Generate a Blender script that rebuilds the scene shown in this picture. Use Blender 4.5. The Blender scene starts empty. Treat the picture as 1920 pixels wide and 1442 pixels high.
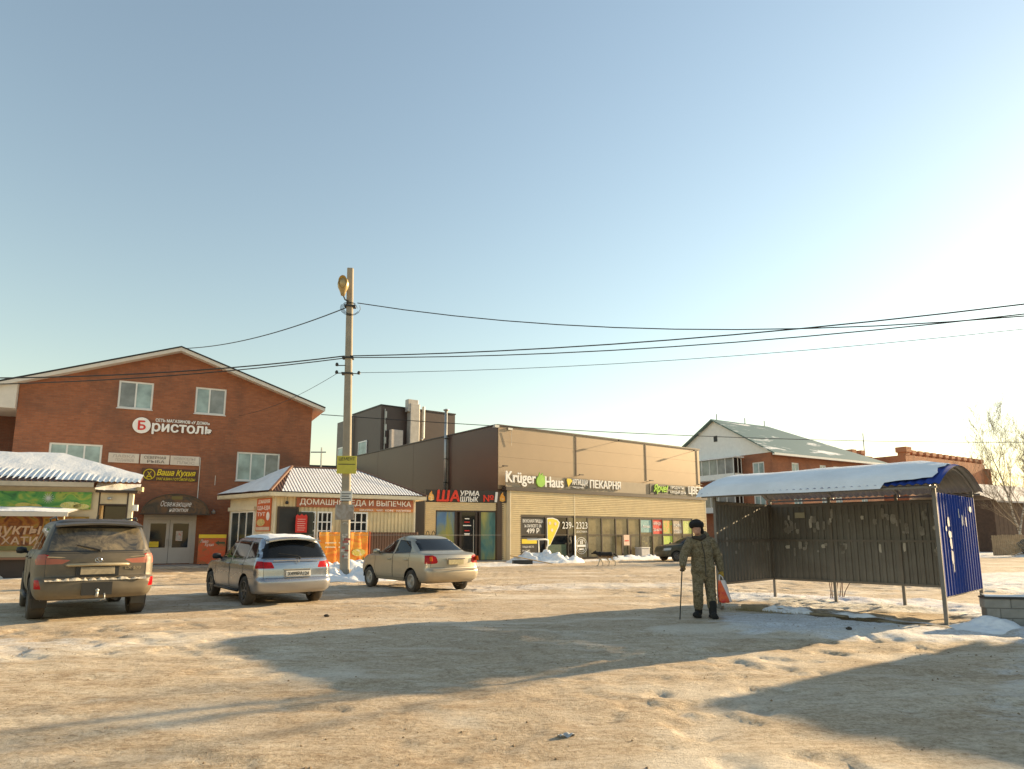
import bpy, bmesh, math, random
import numpy as np
from mathutils import Vector, Matrix
from mathutils.bvhtree import BVHTree
random.seed(11)
R = math.radians
SC = bpy.context.scene
COL = SC.collection

# ------------------------------------------------------------------ camera
cam_d = bpy.data.cameras.new('camera')
cam = bpy.data.objects.new('camera', cam_d)
COL.objects.link(cam)
cam.location = (0, 0, 1.55)
cam.rotation_euler = (R(90 + 9.0), 0, 0)
cam_d.sensor_width = 36.0
cam_d.lens = 23.316
cam_d.shift_y = 0.0443
cam_d.clip_end = 3000
SC.camera = cam

# ------------------------------------------------------------------ light
SUN_AZ, SUN_EL = 60.0, 15.0            # degrees right of +Y, above the horizon
world = bpy.data.worlds.new('World')
SC.world = world
world.use_nodes = True
nt = world.node_tree
bg = nt.nodes['Background']
sky = nt.nodes.new('ShaderNodeTexSky')
sky.sky_type = 'NISHITA'
sky.sun_disc = False
sky.sun_elevation = R(SUN_EL)
sky.sun_rotation = R(SUN_AZ)
sky.altitude = 100
sky.air_density = 1.6
sky.dust_density = 0.35
sky.ozone_density = 1.3
hs = nt.nodes.new('ShaderNodeHueSaturation')     # thin winter haze: a paler, flatter sky all round
hs.inputs['Saturation'].default_value = 0.88
gm = nt.nodes.new('ShaderNodeGamma')
gm.inputs['Gamma'].default_value = 1.0
nt.links.new(sky.outputs[0], gm.inputs[0])
nt.links.new(gm.outputs[0], hs.inputs['Color'])
nt.links.new(hs.outputs[0], bg.inputs[0])
bg.inputs[1].default_value = 0.086
sun_d = bpy.data.lights.new('sun', 'SUN')
sun_d.energy = 5.0
sun_d.angle = R(0.6)
sun_d.color = (1.0, 0.74, 0.42)
sun = bpy.data.objects.new('sun', sun_d)
COL.objects.link(sun)
sd = Vector((math.sin(R(SUN_AZ)) * math.cos(R(SUN_EL)), math.cos(R(SUN_AZ)) * math.cos(R(SUN_EL)), math.sin(R(SUN_EL))))
sun.rotation_euler = sd.to_track_quat('Z', 'Y').to_euler()
sun.location = (40, 25, 30)
SC.view_settings.view_transform = 'Standard'
SC.view_settings.look = 'None'
SC.view_settings.gamma = 1.0
SC.view_settings.use_curve_mapping = False
SC.view_settings.exposure = 1.40
SC.cycles.max_bounces = 6
SC.cycles.transparent_max_bounces = 8

# ------------------------------------------------------------------ materials
MATS = {}
def _nodes(name):
    m = bpy.data.materials.new(name)
    m.use_nodes = True
    t = m.node_tree
    return m, t, t.nodes['Principled BSDF']

def _ramp(t, fac, stops):
    r = t.nodes.new('ShaderNodeValToRGB')
    e = r.color_ramp.elements
    while len(e) < len(stops):
        e.new(0.5)
    for i, (p, c) in enumerate(stops):
        e[i].position = p
        e[i].color = (c[0], c[1], c[2], 1)
    t.links.new(fac, r.inputs[0])
    return r.outputs[0]

def _noise(t, vec, scale, detail=4, rough=0.55, dist=0.0):
    n = t.nodes.new('ShaderNodeTexNoise')
    n.inputs['Scale'].default_value = scale
    n.inputs['Detail'].default_value = detail
    n.inputs['Roughness'].default_value = rough
    n.inputs['Distortion'].default_value = dist
    if vec is not None:
        t.links.new(vec, n.inputs['Vector'])
    return n.outputs['Fac']

def _mix(t, fac, a, b, mode='MIX'):
    m = t.nodes.new('ShaderNodeMix')
    m.data_type = 'RGBA'
    m.blend_type = mode
    for sock, val in ((m.inputs[0], fac), (m.inputs[6], a), (m.inputs[7], b)):
        if hasattr(val, 'is_output'):
            t.links.new(val, sock)
        elif isinstance(val, (int, float)):
            sock.default_value = val
        else:
            sock.default_value = (val[0], val[1], val[2], 1)
    return m.outputs[2]

def _math(t, op, a, b=None, clamp=False):
    m = t.nodes.new('ShaderNodeMath')
    m.operation = op
    m.use_clamp = clamp
    for i, val in enumerate((a, b)):
        if val is None:
            continue
        if hasattr(val, 'is_output'):
            t.links.new(val, m.inputs[i])
        else:
            m.inputs[i].default_value = val
    return m.outputs[0]

def _bump(t, bsdf, height, strength, dist=0.02):
    b = t.nodes.new('ShaderNodeBump')
    b.inputs['Strength'].default_value = strength
    b.inputs['Distance'].default_value = dist
    t.links.new(height, b.inputs['Height'])
    t.links.new(b.outputs[0], bsdf.inputs['Normal'])

def _coord(t, kind='Object', scale=None):
    c = t.nodes.new('ShaderNodeTexCoord').outputs[kind]
    if scale is not None:
        mp = t.nodes.new('ShaderNodeMapping')
        mp.inputs['Scale'].default_value = scale
        t.links.new(c, mp.inputs[0])
        c = mp.outputs[0]
    return c

def _geo_pos(t, scale=None):
    c = t.nodes.new('ShaderNodeNewGeometry').outputs['Position']
    if scale is not None:
        mp = t.nodes.new('ShaderNodeMapping')
        mp.inputs['Scale'].default_value = scale
        t.links.new(c, mp.inputs[0])
        c = mp.outputs[0]
    return c

def mat(name, col, rough=0.6, metal=0.0, var=0.15, vscale=3.0, bump=0.0, bscale=40.0, spec=0.5, coat=0.0, dirt=None, dirt_amt=0.35, dscale=1.5):
    """painted / plain surface with tonal variation, optional blotchy dirt of its own colour"""
    if name in MATS:
        return MATS[name]
    m, t, b = _nodes(name)
    v = _coord(t)
    n = _noise(t, v, vscale, 5)
    c = _ramp(t, n, [(0.25, [x * (1 - var) for x in col]), (0.75, [min(1, x * (1 + var)) for x in col])])
    if dirt is not None:
        dn = _noise(t, v, dscale, 6, 0.65, 0.6)
        f = _math(t, 'MULTIPLY', _ramp(t, dn, [(0.42, (0, 0, 0)), (0.68, (1, 1, 1))]), dirt_amt)
        c = _mix(t, f, c, dirt)
    t.links.new(c, b.inputs['Base Color'])
    b.inputs['Roughness'].default_value = rough
    b.inputs['Metallic'].default_value = metal
    b.inputs['Specular IOR Level'].default_value = spec
    b.inputs['Coat Weight'].default_value = coat
    if bump:
        _bump(t, b, _noise(t, v, bscale, 4), bump, 0.01)
    MATS[name] = m
    return m

def mat_brick(name, c1, c2, mortar, bw=0.26, bh=0.075, stain=(0.10, 0.06, 0.045)):
    m, t, b = _nodes(name)
    uv = _coord(t, 'UV')
    br = t.nodes.new('ShaderNodeTexBrick')
    br.inputs['Color1'].default_value = (*c1, 1)
    br.inputs['Color2'].default_value = (*c2, 1)
    br.inputs['Mortar'].default_value = (*mortar, 1)
    br.inputs['Scale'].default_value = 1.0
    br.inputs['Mortar Size'].default_value = 0.007
    br.inputs['Bias'].default_value = -0.1
    br.inputs['Brick Width'].default_value = bw
    br.inputs['Row Height'].default_value = bh
    t.links.new(uv, br.inputs['Vector'])
    v = _coord(t)
    n1 = _noise(t, v, 0.5, 5, 0.6, 0.4)
    n2 = _noise(t, v, 9.0, 3)
    c = _mix(t, _ramp(t, n2, [(0.3, (0, 0, 0)), (0.8, (0.35, 0.35, 0.35))]), br.outputs[0], [x * 0.55 for x in c1])
    f = _math(t, 'MULTIPLY', _ramp(t, n1, [(0.46, (0, 0, 0)), (0.70, (1, 1, 1))]), 0.6)
    c = _mix(t, f, c, stain)
    t.links.new(c, b.inputs['Base Color'])
    b.inputs['Roughness'].default_value = 0.85
    _bump(t, b, _math(t, 'SUBTRACT', 1.0, br.outputs['Fac']), 0.5, 0.006)
    MATS[name] = m
    return m

def mat_glass(name, col=(0.03, 0.035, 0.04), rough=0.04, smear=0.0, smear_col=(0.35, 0.3, 0.2), spec=0.6):
    """window pane seen from outside: dark, mirror-like, slightly wavy"""
    if name in MATS:
        return MATS[name]
    m, t, b = _nodes(name)
    v = _coord(t)
    n = _noise(t, v, 1.3, 4)
    c = _ramp(t, n, [(0.3, [x * 0.6 for x in col]), (0.7, [x * 1.3 for x in col])])
    if smear:
        s = _noise(t, v, 3.0, 6, 0.7, 1.0)
        c = _mix(t, _math(t, 'MULTIPLY', _ramp(t, s, [(0.35, (0, 0, 0)), (0.7, (1, 1, 1))]), smear), c, smear_col)
    t.links.new(c, b.inputs['Base Color'])
    b.inputs['Roughness'].default_value = rough
    b.inputs['Specular IOR Level'].default_value = spec
    _bump(t, b, _noise(t, v, 0.9, 2), 0.05, 0.02)
    MATS[name] = m
    return m

def mat_snow(name, col=(0.80, 0.81, 0.83), bump=0.35):
    if name in MATS:
        return MATS[name]
    m, t, b = _nodes(name)
    v = _geo_pos(t)
    n = _noise(t, v, 1.7, 6, 0.6)
    c = _ramp(t, n, [(0.3, [x * 0.86 for x in col]), (0.65, col)])
    t.links.new(c, b.inputs['Base Color'])
    b.inputs['Roughness'].default_value = 0.75
    b.inputs['Specular IOR Level'].default_value = 0.25
    _bump(t, b, _noise(t, v, 9.0, 8, 0.65), bump, 0.05)
    MATS[name] = m
    return m

def mat_splash(name, cols, scale=3.0, rough=0.5, stretch=(1, 1, 1), dist=1.5):
    """printed picture made of soft colour fields"""
    if name in MATS:
        return MATS[name]
    m, t, b = _nodes(name)
    v = _coord(t, 'Object', stretch)
    n = _noise(t, v, scale, 3, 0.5, dist)
    k = len(cols)
    c = _ramp(t, n, [(0.28 + 0.44 * i / max(1, k - 1), cols[i]) for i in range(k)])
    t.links.new(c, b.inputs['Base Color'])
    b.inputs['Roughness'].default_value = rough
    MATS[name] = m
    return m

# ------------------------------------------------------------------ mesh helpers
class MB:
    def __init__(self):
        self.v, self.f, self.mi = [], [], []
    def add(self, verts, faces, mi=0):
        o = len(self.v)
        self.v.extend([tuple(p) for p in verts])
        for q in faces:
            self.f.append(tuple(i + o for i in q))
            self.mi.append(mi)
        return self
    def box(self, x0, x1, y0, y1, z0, z1, mi=0, M=None):
        vs = [(x0, y0, z0), (x1, y0, z0), (x1, y1, z0), (x0, y1, z0), (x0, y0, z1), (x1, y0, z1), (x1, y1, z1), (x0, y1, z1)]
        if M is not None:
            vs = [tuple(M @ Vector(p)) for p in vs]
        return self.add(vs, [(0, 3, 2, 1), (4, 5, 6, 7), (0, 1, 5, 4), (1, 2, 6, 5), (2, 3, 7, 6), (3, 0, 4, 7)], mi)
    def quad(self, a, b, c, d, mi=0):
        return self.add([a, b, c, d], [(0, 1, 2, 3)], mi)
    def prism(self, pts, y0, y1, mi=0, M=None):
        """polygon in (x, z), counter-clockwise seen from -y, extruded from y0 (front) to y1"""
        n = len(pts)
        vs = [(p[0], y0, p[1]) for p in pts] + [(p[0], y1, p[1]) for p in pts]
        if M is not None:
            vs = [tuple(M @ Vector(p)) for p in vs]
        fs = [tuple(range(n)), tuple(range(2 * n - 1, n - 1, -1))]
        for i in range(n):
            j = (i + 1) % n
            fs.append((i, i + n, j + n, j))
        return self.add(vs, fs, mi)
    def slab(self, pts, z0, z1, mi=0):
        """polygon in (x, y), counter-clockwise from above"""
        n = len(pts)
        vs = [(p[0], p[1], z0) for p in pts] + [(p[0], p[1], z1) for p in pts]
        fs = [tuple(range(n - 1, -1, -1)), tuple(range(n, 2 * n))]
        for i in range(n):
            j = (i + 1) % n
            fs.append((i, j, j + n, i + n))
        return self.add(vs, fs, mi)
    def tube(self, pts, r, n=6, mi=0, cap=True):
        pts = [Vector(p) for p in pts]
        rs = r if isinstance(r, (list, tuple)) else [r] * len(pts)
        rings = []
        prev = None
        for i, p in enumerate(pts):
            if i == 0:
                d = pts[1] - p
            elif i == len(pts) - 1:
                d = p - pts[i - 1]
            else:
                d = (pts[i + 1] - pts[i - 1])
            d = d.normalized() if d.length > 1e-9 else Vector((0, 0, 1))
            if prev is None:
                a = d.orthogonal().normalized()
            else:
                a = prev - d * prev.dot(d)
                a = a.normalized() if a.length > 1e-6 else d.orthogonal().normalized()
            prev = a
            b = d.cross(a)
            rings.append([tuple(p + (a * math.cos(2 * math.pi * k / n) + b * math.sin(2 * math.pi * k / n)) * rs[i]) for k in range(n)])
        vs = [q for ring in rings for q in ring]
        fs = []
        for i in range(len(pts) - 1):
            for k in range(n):
                k2 = (k + 1) % n
                fs.append((i * n + k, i * n + k2, (i + 1) * n + k2, (i + 1) * n + k))
        if cap:
            fs.append(tuple(range(n - 1, -1, -1)))
            fs.append(tuple(range((len(pts) - 1) * n, len(pts) * n)))
        return self.add(vs, fs, mi)
    def lathe(self, prof, n=24, axis='z', mi=0, M=None):
        """profile of (radius, height) turned round the axis"""
        vs = []
        for r, h in prof:
            for k in range(n):
                a = 2 * math.pi * k / n
                p = (r * math.cos(a), r * math.sin(a), h)
                if axis == 'y':
                    p = (p[0], h, p[1])
                elif axis == 'x':
                    p = (h, p[0], p[1])
                vs.append(p)
        if M is not None:
            vs = [tuple(M @ Vector(p)) for p in vs]
        fs = []
        flip = axis == 'y'
        for i in range(len(prof) - 1):
            for k in range(n):
                k2 = (k + 1) % n
                q = (i * n + k, i * n + k2, (i + 1) * n + k2, (i + 1) * n + k)
                fs.append(q[::-1] if flip else q)
        return self.add(vs, fs, mi)
    def grid(self, fn, nu, nv, mi=0, flip=False):
        vs = [fn(i / nu, j / nv) for j in range(nv + 1) for i in range(nu + 1)]
        fs = []
        for j in range(nv):
            for i in range(nu):
                a = j * (nu + 1) + i
                q = (a, a + 1, a + nu + 2, a + nu + 1)
                fs.append(q[::-1] if flip else q)
        return self.add(vs, fs, mi)
    def build(self, name, m, parent=None, smooth=False, bevel=0.0, uv=True):
        me = bpy.data.meshes.new(name)
        me.from_pydata(self.v, [], self.f)
        ms = m if isinstance(m, (list, tuple)) else [m]
        for x in ms:
            me.materials.append(x)
        if len(ms) > 1:
            me.polygons.foreach_set('material_index', self.mi)
        if smooth:
            me.polygons.foreach_set('use_smooth', [True] * len(me.polygons))
        if uv:
            ul = me.uv_layers.new(name='UVMap')
            data = []
            for p in me.polygons:
                nx, ny, nz = (abs(c) for c in p.normal)
                for vi in p.vertices:
                    co = me.vertices[vi].co
                    if nz > 0.75:
                        data += (co.x, co.y)
                    elif nx > ny:
                        data += (co.y, co.z)
                    else:
                        data += (co.x, co.z)
            ul.data.foreach_set('uv', data)
        me.update()
        o = bpy.data.objects.new(name, me)
        COL.objects.link(o)
        if parent is not None:
            o.parent = parent
        if bevel:
            bv = o.modifiers.new('bevel', 'BEVEL')
            bv.width = bevel
            bv.segments = 2
            bv.limit_method = 'ANGLE'
        return o

def tag(o, label=None, cat=None, group=None, kind=None):
    if label:
        o['label'] = label
    if cat:
        o['category'] = cat
    if group:
        o['group'] = group
    if kind:
        o['kind'] = kind
    return o

def thing(name, label, cat, loc=(0, 0, 0), rz=0.0, group=None):
    o = bpy.data.objects.new(name, None)
    COL.objects.link(o)
    o.empty_display_size = 0.3
    o.location = loc
    o.rotation_euler = (0, 0, R(rz))
    return tag(o, label, cat, group)

def copy_tree(o, parent=None):
    c = o.copy()
    COL.objects.link(c)
    if parent is not None:
        c.parent = parent
    for ch in list(o.children):
        copy_tree(ch, c)
    return c

_txt_cache = {}
def text_mesh(s, size, depth=0.02, bold=0.0, shear=0.0, width=None, spacing=1.0, line=0.85, heavy=0.0):
    """lettering as a mesh in (x, z), front towards -y, origin at its centre; width squeezes it to a given length"""
    cu = bpy.data.curves.new('lettering', 'FONT')
    cu.body = s
    cu.size = size
    cu.extrude = depth / 2
    cu.offset = bold * size
    cu.shear = shear
    cu.space_character = spacing
    cu.space_line = line
    cu.align_x = 'CENTER'
    cu.resolution_u = 3
    o = bpy.data.objects.new('lettering', cu)
    COL.objects.link(o)
    dg = bpy.context.evaluated_depsgraph_get()
    me = bpy.data.meshes.new_from_object(o.evaluated_get(dg))
    bpy.data.objects.remove(o)
    bpy.data.curves.remove(cu)
    n = len(me.vertices)
    co = np.empty(n * 3)
    me.vertices.foreach_get('co', co)
    co = co.reshape(-1, 3)
    lo, hi = co.min(0), co.max(0)
    c = (lo + hi) / 2
    sx = 1.0 if not width else width / max(1e-6, hi[0] - lo[0])
    out = np.stack([(co[:, 0] - c[0]) * sx, -co[:, 2], co[:, 1] - c[1]], 1)
    me.vertices.foreach_set('co', out.reshape(-1))
    me.materials.clear()
    me.update()
    if heavy:
        # bold face: the same glyphs struck three times, each a hair behind the last
        fs = [tuple(p.vertices) for p in me.polygons]
        vs, fc = [], []
        for k, (dx, dz) in enumerate(((0, 0), (-1, 0.25), (1, -0.25), (0, 0.8), (0, -0.8))):
            o_ = len(vs)
            vs += [(p[0] * (1 - 0.0) + dx * heavy * size, p[1] + 0.0015 * k, p[2] + dz * heavy * size) for p in out]
            fc += [tuple(i + o_ for i in f) for f in fs]
        me2 = bpy.data.meshes.new('lettering')
        me2.from_pydata(vs, [], fc)
        me2.update()
        bpy.data.meshes.remove(me)
        return me2
    return me

def letters(name, s, size, m, parent, x, y, z, **kw):
    me = text_mesh(s, size, **kw)
    me.materials.append(m)
    o = bpy.data.objects.new(name, me)
    COL.objects.link(o)
    o.parent = parent
    o.location = (x, y, z)
    return o

def clip_poly(pts, a, b, c):
    """keep a*x + b*z <= c"""
    out = []
    n = len(pts)
    for i in range(n):
        p, q = pts[i], pts[(i + 1) % n]
        dp, dq = a * p[0] + b * p[1] - c, a * q[0] + b * q[1] - c
        if dp <= 0:
            out.append(p)
        if dp * dq < 0:
            t = dp / (dp - dq)
            out.append((p[0] + (q[0] - p[0]) * t, p[1] + (q[1] - p[1]) * t))
    return out

def facade(mb, u0, u1, z0, z1, holes, v=0.0, depth=0.16, clips=(), mi=0):
    """front face at y = v with real openings and their reveals"""
    us = sorted({u0, u1, *[h[0] for h in holes], *[h[1] for h in holes]})
    zs = sorted({z0, z1, *[h[2] for h in holes], *[h[3] for h in holes]})
    for i in range(len(us) - 1):
        for j in range(len(zs) - 1):
            um, zm = (us[i] + us[i + 1]) / 2, (zs[j] + zs[j + 1]) / 2
            if any(h[0] < um < h[1] and h[2] < zm < h[3] for h in holes):
                continue
            p = [(us[i], zs[j]), (us[i + 1], zs[j]), (us[i + 1], zs[j + 1]), (us[i], zs[j + 1])]
            for cl in clips:
                p = clip_poly(p, *cl)
                if len(p) < 3:
                    break
            if len(p) >= 3:
                mb.add([(a, v, b) for a, b in p], [tuple(range(len(p)))], mi)
    for a, b, c, d in holes:
        w = v + depth
        mb.quad((a, v, c), (a, w, c), (b, w, c), (b, v, c), mi)
        mb.quad((a, v, d), (b, v, d), (b, w, d), (a, w, d), mi)
        mb.quad((a, v, c), (a, v, d), (a, w, d), (a, w, c), mi)
        mb.quad((b, v, c), (b, w, c), (b, w, d), (b, v, d), mi)
    return mb

def corr(mb, P, U, V, N, width, height, pitch=0.2, depth=0.03, kind='trap', mi=0, steps=1):
    """corrugated sheet: ribs run along V, waves stand out along N"""
    P, U, V, N = Vector(P), Vector(U).normalized(), Vector(V).normalized(), Vector(N).normalized()
    if kind == 'trap':
        prof = [(0.0, 0), (0.32, 0), (0.42, 1), (0.9, 1), (1.0, 0)]
    elif kind == 'slat':
        prof = [(0.0, 0), (0.44, 0), (0.50, 1), (0.94, 1), (1.0, 0)]
    elif kind == 'rib':
        prof = [(0.0, 0), (0.78, 0), (0.84, 1), (0.94, 1), (1.0, 0)]
    else:
        prof = [(k / 8, 0.5 - 0.5 * math.cos(2 * math.pi * k / 8)) for k in range(9)]
    n = max(1, int(round(width / pitch)))
    pt = width / n
    xs = []
    for i in range(n):
        for a, h in prof[:-1]:
            xs.append(((i + a) * pt, h * depth))
    xs.append((width, 0))
    k = len(xs)
    vs, fs = [], []
    for j in range(steps + 1):
        for x, h in xs:
            vs.append(tuple(P + U * x + V * (height * j / steps) + N * h))
    for j in range(steps):
        for i in range(k - 1):
            a = j * k + i
            fs.append((a, a + 1, a + k + 1, a + k))
    return mb.add(vs, fs, mi)

def window(parent, u0, u1, z0, z1, v, cols=(0.5,), rows=(), fm=None, gm=None, fw=0.06, proud=0.0, name='window', sill=False):
    """frame with mullions, one pane for each light; v is the face of the frame"""
    mb = MB()
    d = 0.07
    mb.box(u0, u0 + fw, v, v + d, z0, z1)
    mb.box(u1 - fw, u1, v, v + d, z0, z1)
    mb.box(u0 + fw, u1 - fw, v, v + d, z0, z0 + fw)
    mb.box(u0 + fw, u1 - fw, v, v + d, z1 - fw, z1)
    ce = [u0] + [u0 + (u1 - u0) * c for c in cols] + [u1]
    re = [z0] + [z0 + (z1 - z0) * c for c in rows] + [z1]
    h = fw * 0.4
    for c in ce[1:-1]:
        mb.box(c - h, c + h, v + 0.003, v + d, z0 + fw, z1 - fw)
    for c in re[1:-1]:
        mb.box(u0 + fw, u1 - fw, v + 0.006, v + d - 0.003, c - h, c + h)
    if sill:
        mb.box(u0 - 0.04, u1 + 0.04, v - 0.1, v - 0.002, z0 - 0.035, z0 - 0.004)
    w = mb.build(name, fm or M_FRAME, parent)
    for i in range(len(ce) - 1):
        for j in range(len(re) - 1):
            a0 = ce[i] + (fw if i == 0 else h)
            a1 = ce[i + 1] - (fw if i == len(ce) - 2 else h)
            b0 = re[j] + (fw if j == 0 else h)
            b1 = re[j + 1] - (fw if j == len(re) - 2 else h)
            g = gm[(i + j) % len(gm)] if isinstance(gm, (list, tuple)) else (gm or M_GLASS)
            MB().box(a0 - .005, a1 + .005, v + 0.03, v + 0.042, b0 - .005, b1 + .005).build('pane', g, w)
    return w

M_FRAME = mat('white_upvc', (0.72, 0.72, 0.70), 0.4, var=0.05)
M_GLASS = mat_glass('window_glass', (0.05, 0.06, 0.06))
M_GLASS_PALE = mat_glass('pale_teal_window_glass', (0.30, 0.40, 0.40), 0.08)  # panes tinted a pale teal
M_GLASS_GREY = mat_glass('window_glass_with_blind', (0.22, 0.24, 0.24), 0.08)
M_GLASS_DARK = mat_glass('dark_glass', (0.012, 0.013, 0.014), 0.05)
M_GLASS_OLIVE = mat_glass('shop_glass', (0.20, 0.17, 0.10), 0.09, 0.5, (0.34, 0.29, 0.17))  # olive tone paints in the reflection of the sunlit ground
M_WHITE = mat('white_plastic', (0.80, 0.79, 0.76), 0.45, var=0.04)
M_BLACK = mat('black_paint', (0.02, 0.02, 0.02), 0.5, var=0.2)
M_STEEL = mat('galvanised_steel', (0.42, 0.42, 0.40), 0.45, 0.7, var=0.15)
M_SNOW = mat_snow('fresh_snow')
M_SNOW_DIRTY = mat_snow('old_snow', (0.66, 0.63, 0.58), 0.6)
# ================================================================== ground
_rt = np.random.RandomState(5).rand(256, 256)
def vnoise(x, y, seed=0):
    x = np.asarray(x) + seed * 17.3
    y = np.asarray(y) + seed * 9.1
    xi, yi = np.floor(x).astype(int), np.floor(y).astype(int)
    fx, fy = x - xi, y - yi
    fx, fy = fx * fx * (3 - 2 * fx), fy * fy * (3 - 2 * fy)
    a = _rt[xi & 255, yi & 255]
    b = _rt[(xi + 1) & 255, yi & 255]
    c = _rt[xi & 255, (yi + 1) & 255]
    d = _rt[(xi + 1) & 255, (yi + 1) & 255]
    return (a * (1 - fx) + b * fx) * (1 - fy) + (c * (1 - fx) + d * fx) * fy
def fbm(x, y, seed=0, o=4):
    s, a, k = 0, 1.0, 0
    for i in range(o):
        s = s + a * vnoise(x * 2 ** i, y * 2 ** i, seed + i)
        k += a
        a *= 0.5
    return s / k
def sstep(a, b, x):
    t = np.clip((x - a) / (b - a), 0, 1)
    return t * t * (3 - 2 * t)
def ell(x, y, cx, cy, rx, ry, ang, soft=0.35):
    c, s = math.cos(R(ang)), math.sin(R(ang))
    dx, dy = x - cx, y - cy
    u, v = (dx * c + dy * s) / rx, (-dx * s + dy * c) / ry
    return 1 - sstep(1 - soft, 1 + soft, np.sqrt(u * u + v * v))

def clean_mask(x, y):
    """where the snow is not driven over"""
    w = (fbm(x * 0.8, y * 0.8, 3, 4) - 0.5)
    xx, yy = x + w * 1.6, y + w * 1.6
    m = ell(xx, yy, 8.4, 15.3, 3.9, 1.9, -45)             # bank round the shelter
    m = np.maximum(m, 0.75 * ell(xx, yy, 5.6, 11.6, 2.4, 1.3, -42))  # apron in front of it
    m = np.maximum(m, ell(xx, yy, 10.5, 11.3, 3.6, 1.6, 35))   # by the block wall
    m = np.maximum(m, 0.9 * ell(xx, yy, 10.0, 9.0, 3.2, 1.5, 38))
    m = np.maximum(m, 0.52 * ell(xx, yy, 8.2, 7.6, 5.0, 2.2, 36, 0.6))
    m = np.maximum(m, 0.46 * ell(xx, yy, 1.5, 20.5, 7.0, 1.6, 12, 0.6))
    m = np.maximum(m, 0.44 * ell(xx, yy, -8.0, 9.2, 4.5, 1.0, 14, 0.6))
    m = np.maximum(m, ell(xx, yy, 20, 22, 8, 5, 40))
    m = np.maximum(m, 0.9 * ell(xx, yy, 44, 56, 16, 7, 30))
    m = np.maximum(m, 0.9 * ell(xx, yy, 4.5, 41.0, 9.5, 1.3, 38))
    m = np.maximum(m, 0.9 * ell(xx, yy, -4.5, 33.0, 7, 1.4, 22))
    m = np.maximum(m, 0.85 * ell(xx, yy, -19.5, 24.3, 4.5, 0.9, 10))
    m = np.maximum(m, 0.5 * ell(xx, yy, -15, 32.3, 4.5, 0.5, 27))
    far = sstep(70, 110, np.sqrt(x * x + y * y))
    return np.clip(np.maximum(m, far * 0.8), 0, 1)

def ground_z(x, y):
    x = np.asarray(x, float)
    y = np.asarray(y, float)
    ca, sa = math.cos(R(14)), math.sin(R(14))
    u, v = x * ca + y * sa, -x * sa + y * ca
    z = 0.022 * (fbm(u * 0.6, v * 1.2, 1, 4) - 0.5)          # driven, streaky
    z = z + 0.026 * (fbm(u * 2.0, v * 3.6, 11, 4) - 0.5)
    lump = sstep(0.50, 0.75, fbm(x * 0.35, y * 0.35, 31, 3))
    z = z + 0.036 * (0.22 + lump) * (fbm(x * 4.2, y * 5.0, 21, 3) - 0.5)
    tr_ = sstep(0.54, 0.66, fbm(x * 2.6, y * 3.1, 27, 2)) * sstep(0.40, 0.62, fbm(x * 0.3 + 3, y * 0.3, 29, 2))
    z = z - 0.028 * tr_
    cl = clean_mask(x, y)
    z = z + cl * (0.05 + 0.16 * (fbm(x * 1.3, y * 1.3, 41, 5) - 0.45))
    # ruts
    for off, amp in ((0.0, 0.026), (1.6, 0.024), (5.2, 0.024), (6.8, 0.020), (9.4, 0.022), (11.0, 0.020)):
        d = v - (3.2 + off) + 0.5 * (vnoise(u * 0.12, u * 0 + off, 7) - 0.5)
        z = z - amp * np.exp(-(d / 0.22) ** 2) * (0.4 + 0.6 * vnoise(u * 0.5, u * 0 + 3.0 + off, 9))
    flat = 1 - np.clip(ell(x, y, 3.7, 13.0, 0.7, 0.6, 0), 0, 1)
    return z * flat

def axis(lo, hi, a, b, step, grow):
    m = list(np.arange(a, b, step))
    x, s = b, step
    r = []
    while x < hi:
        r.append(x)
        s *= grow
        x += s
    r.append(hi)
    x, s = a, step
    l = []
    while x > lo:
        s *= grow
        x -= s
        l.append(max(x, lo))
    return np.array(sorted(set(l)) + m + r)

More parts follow.
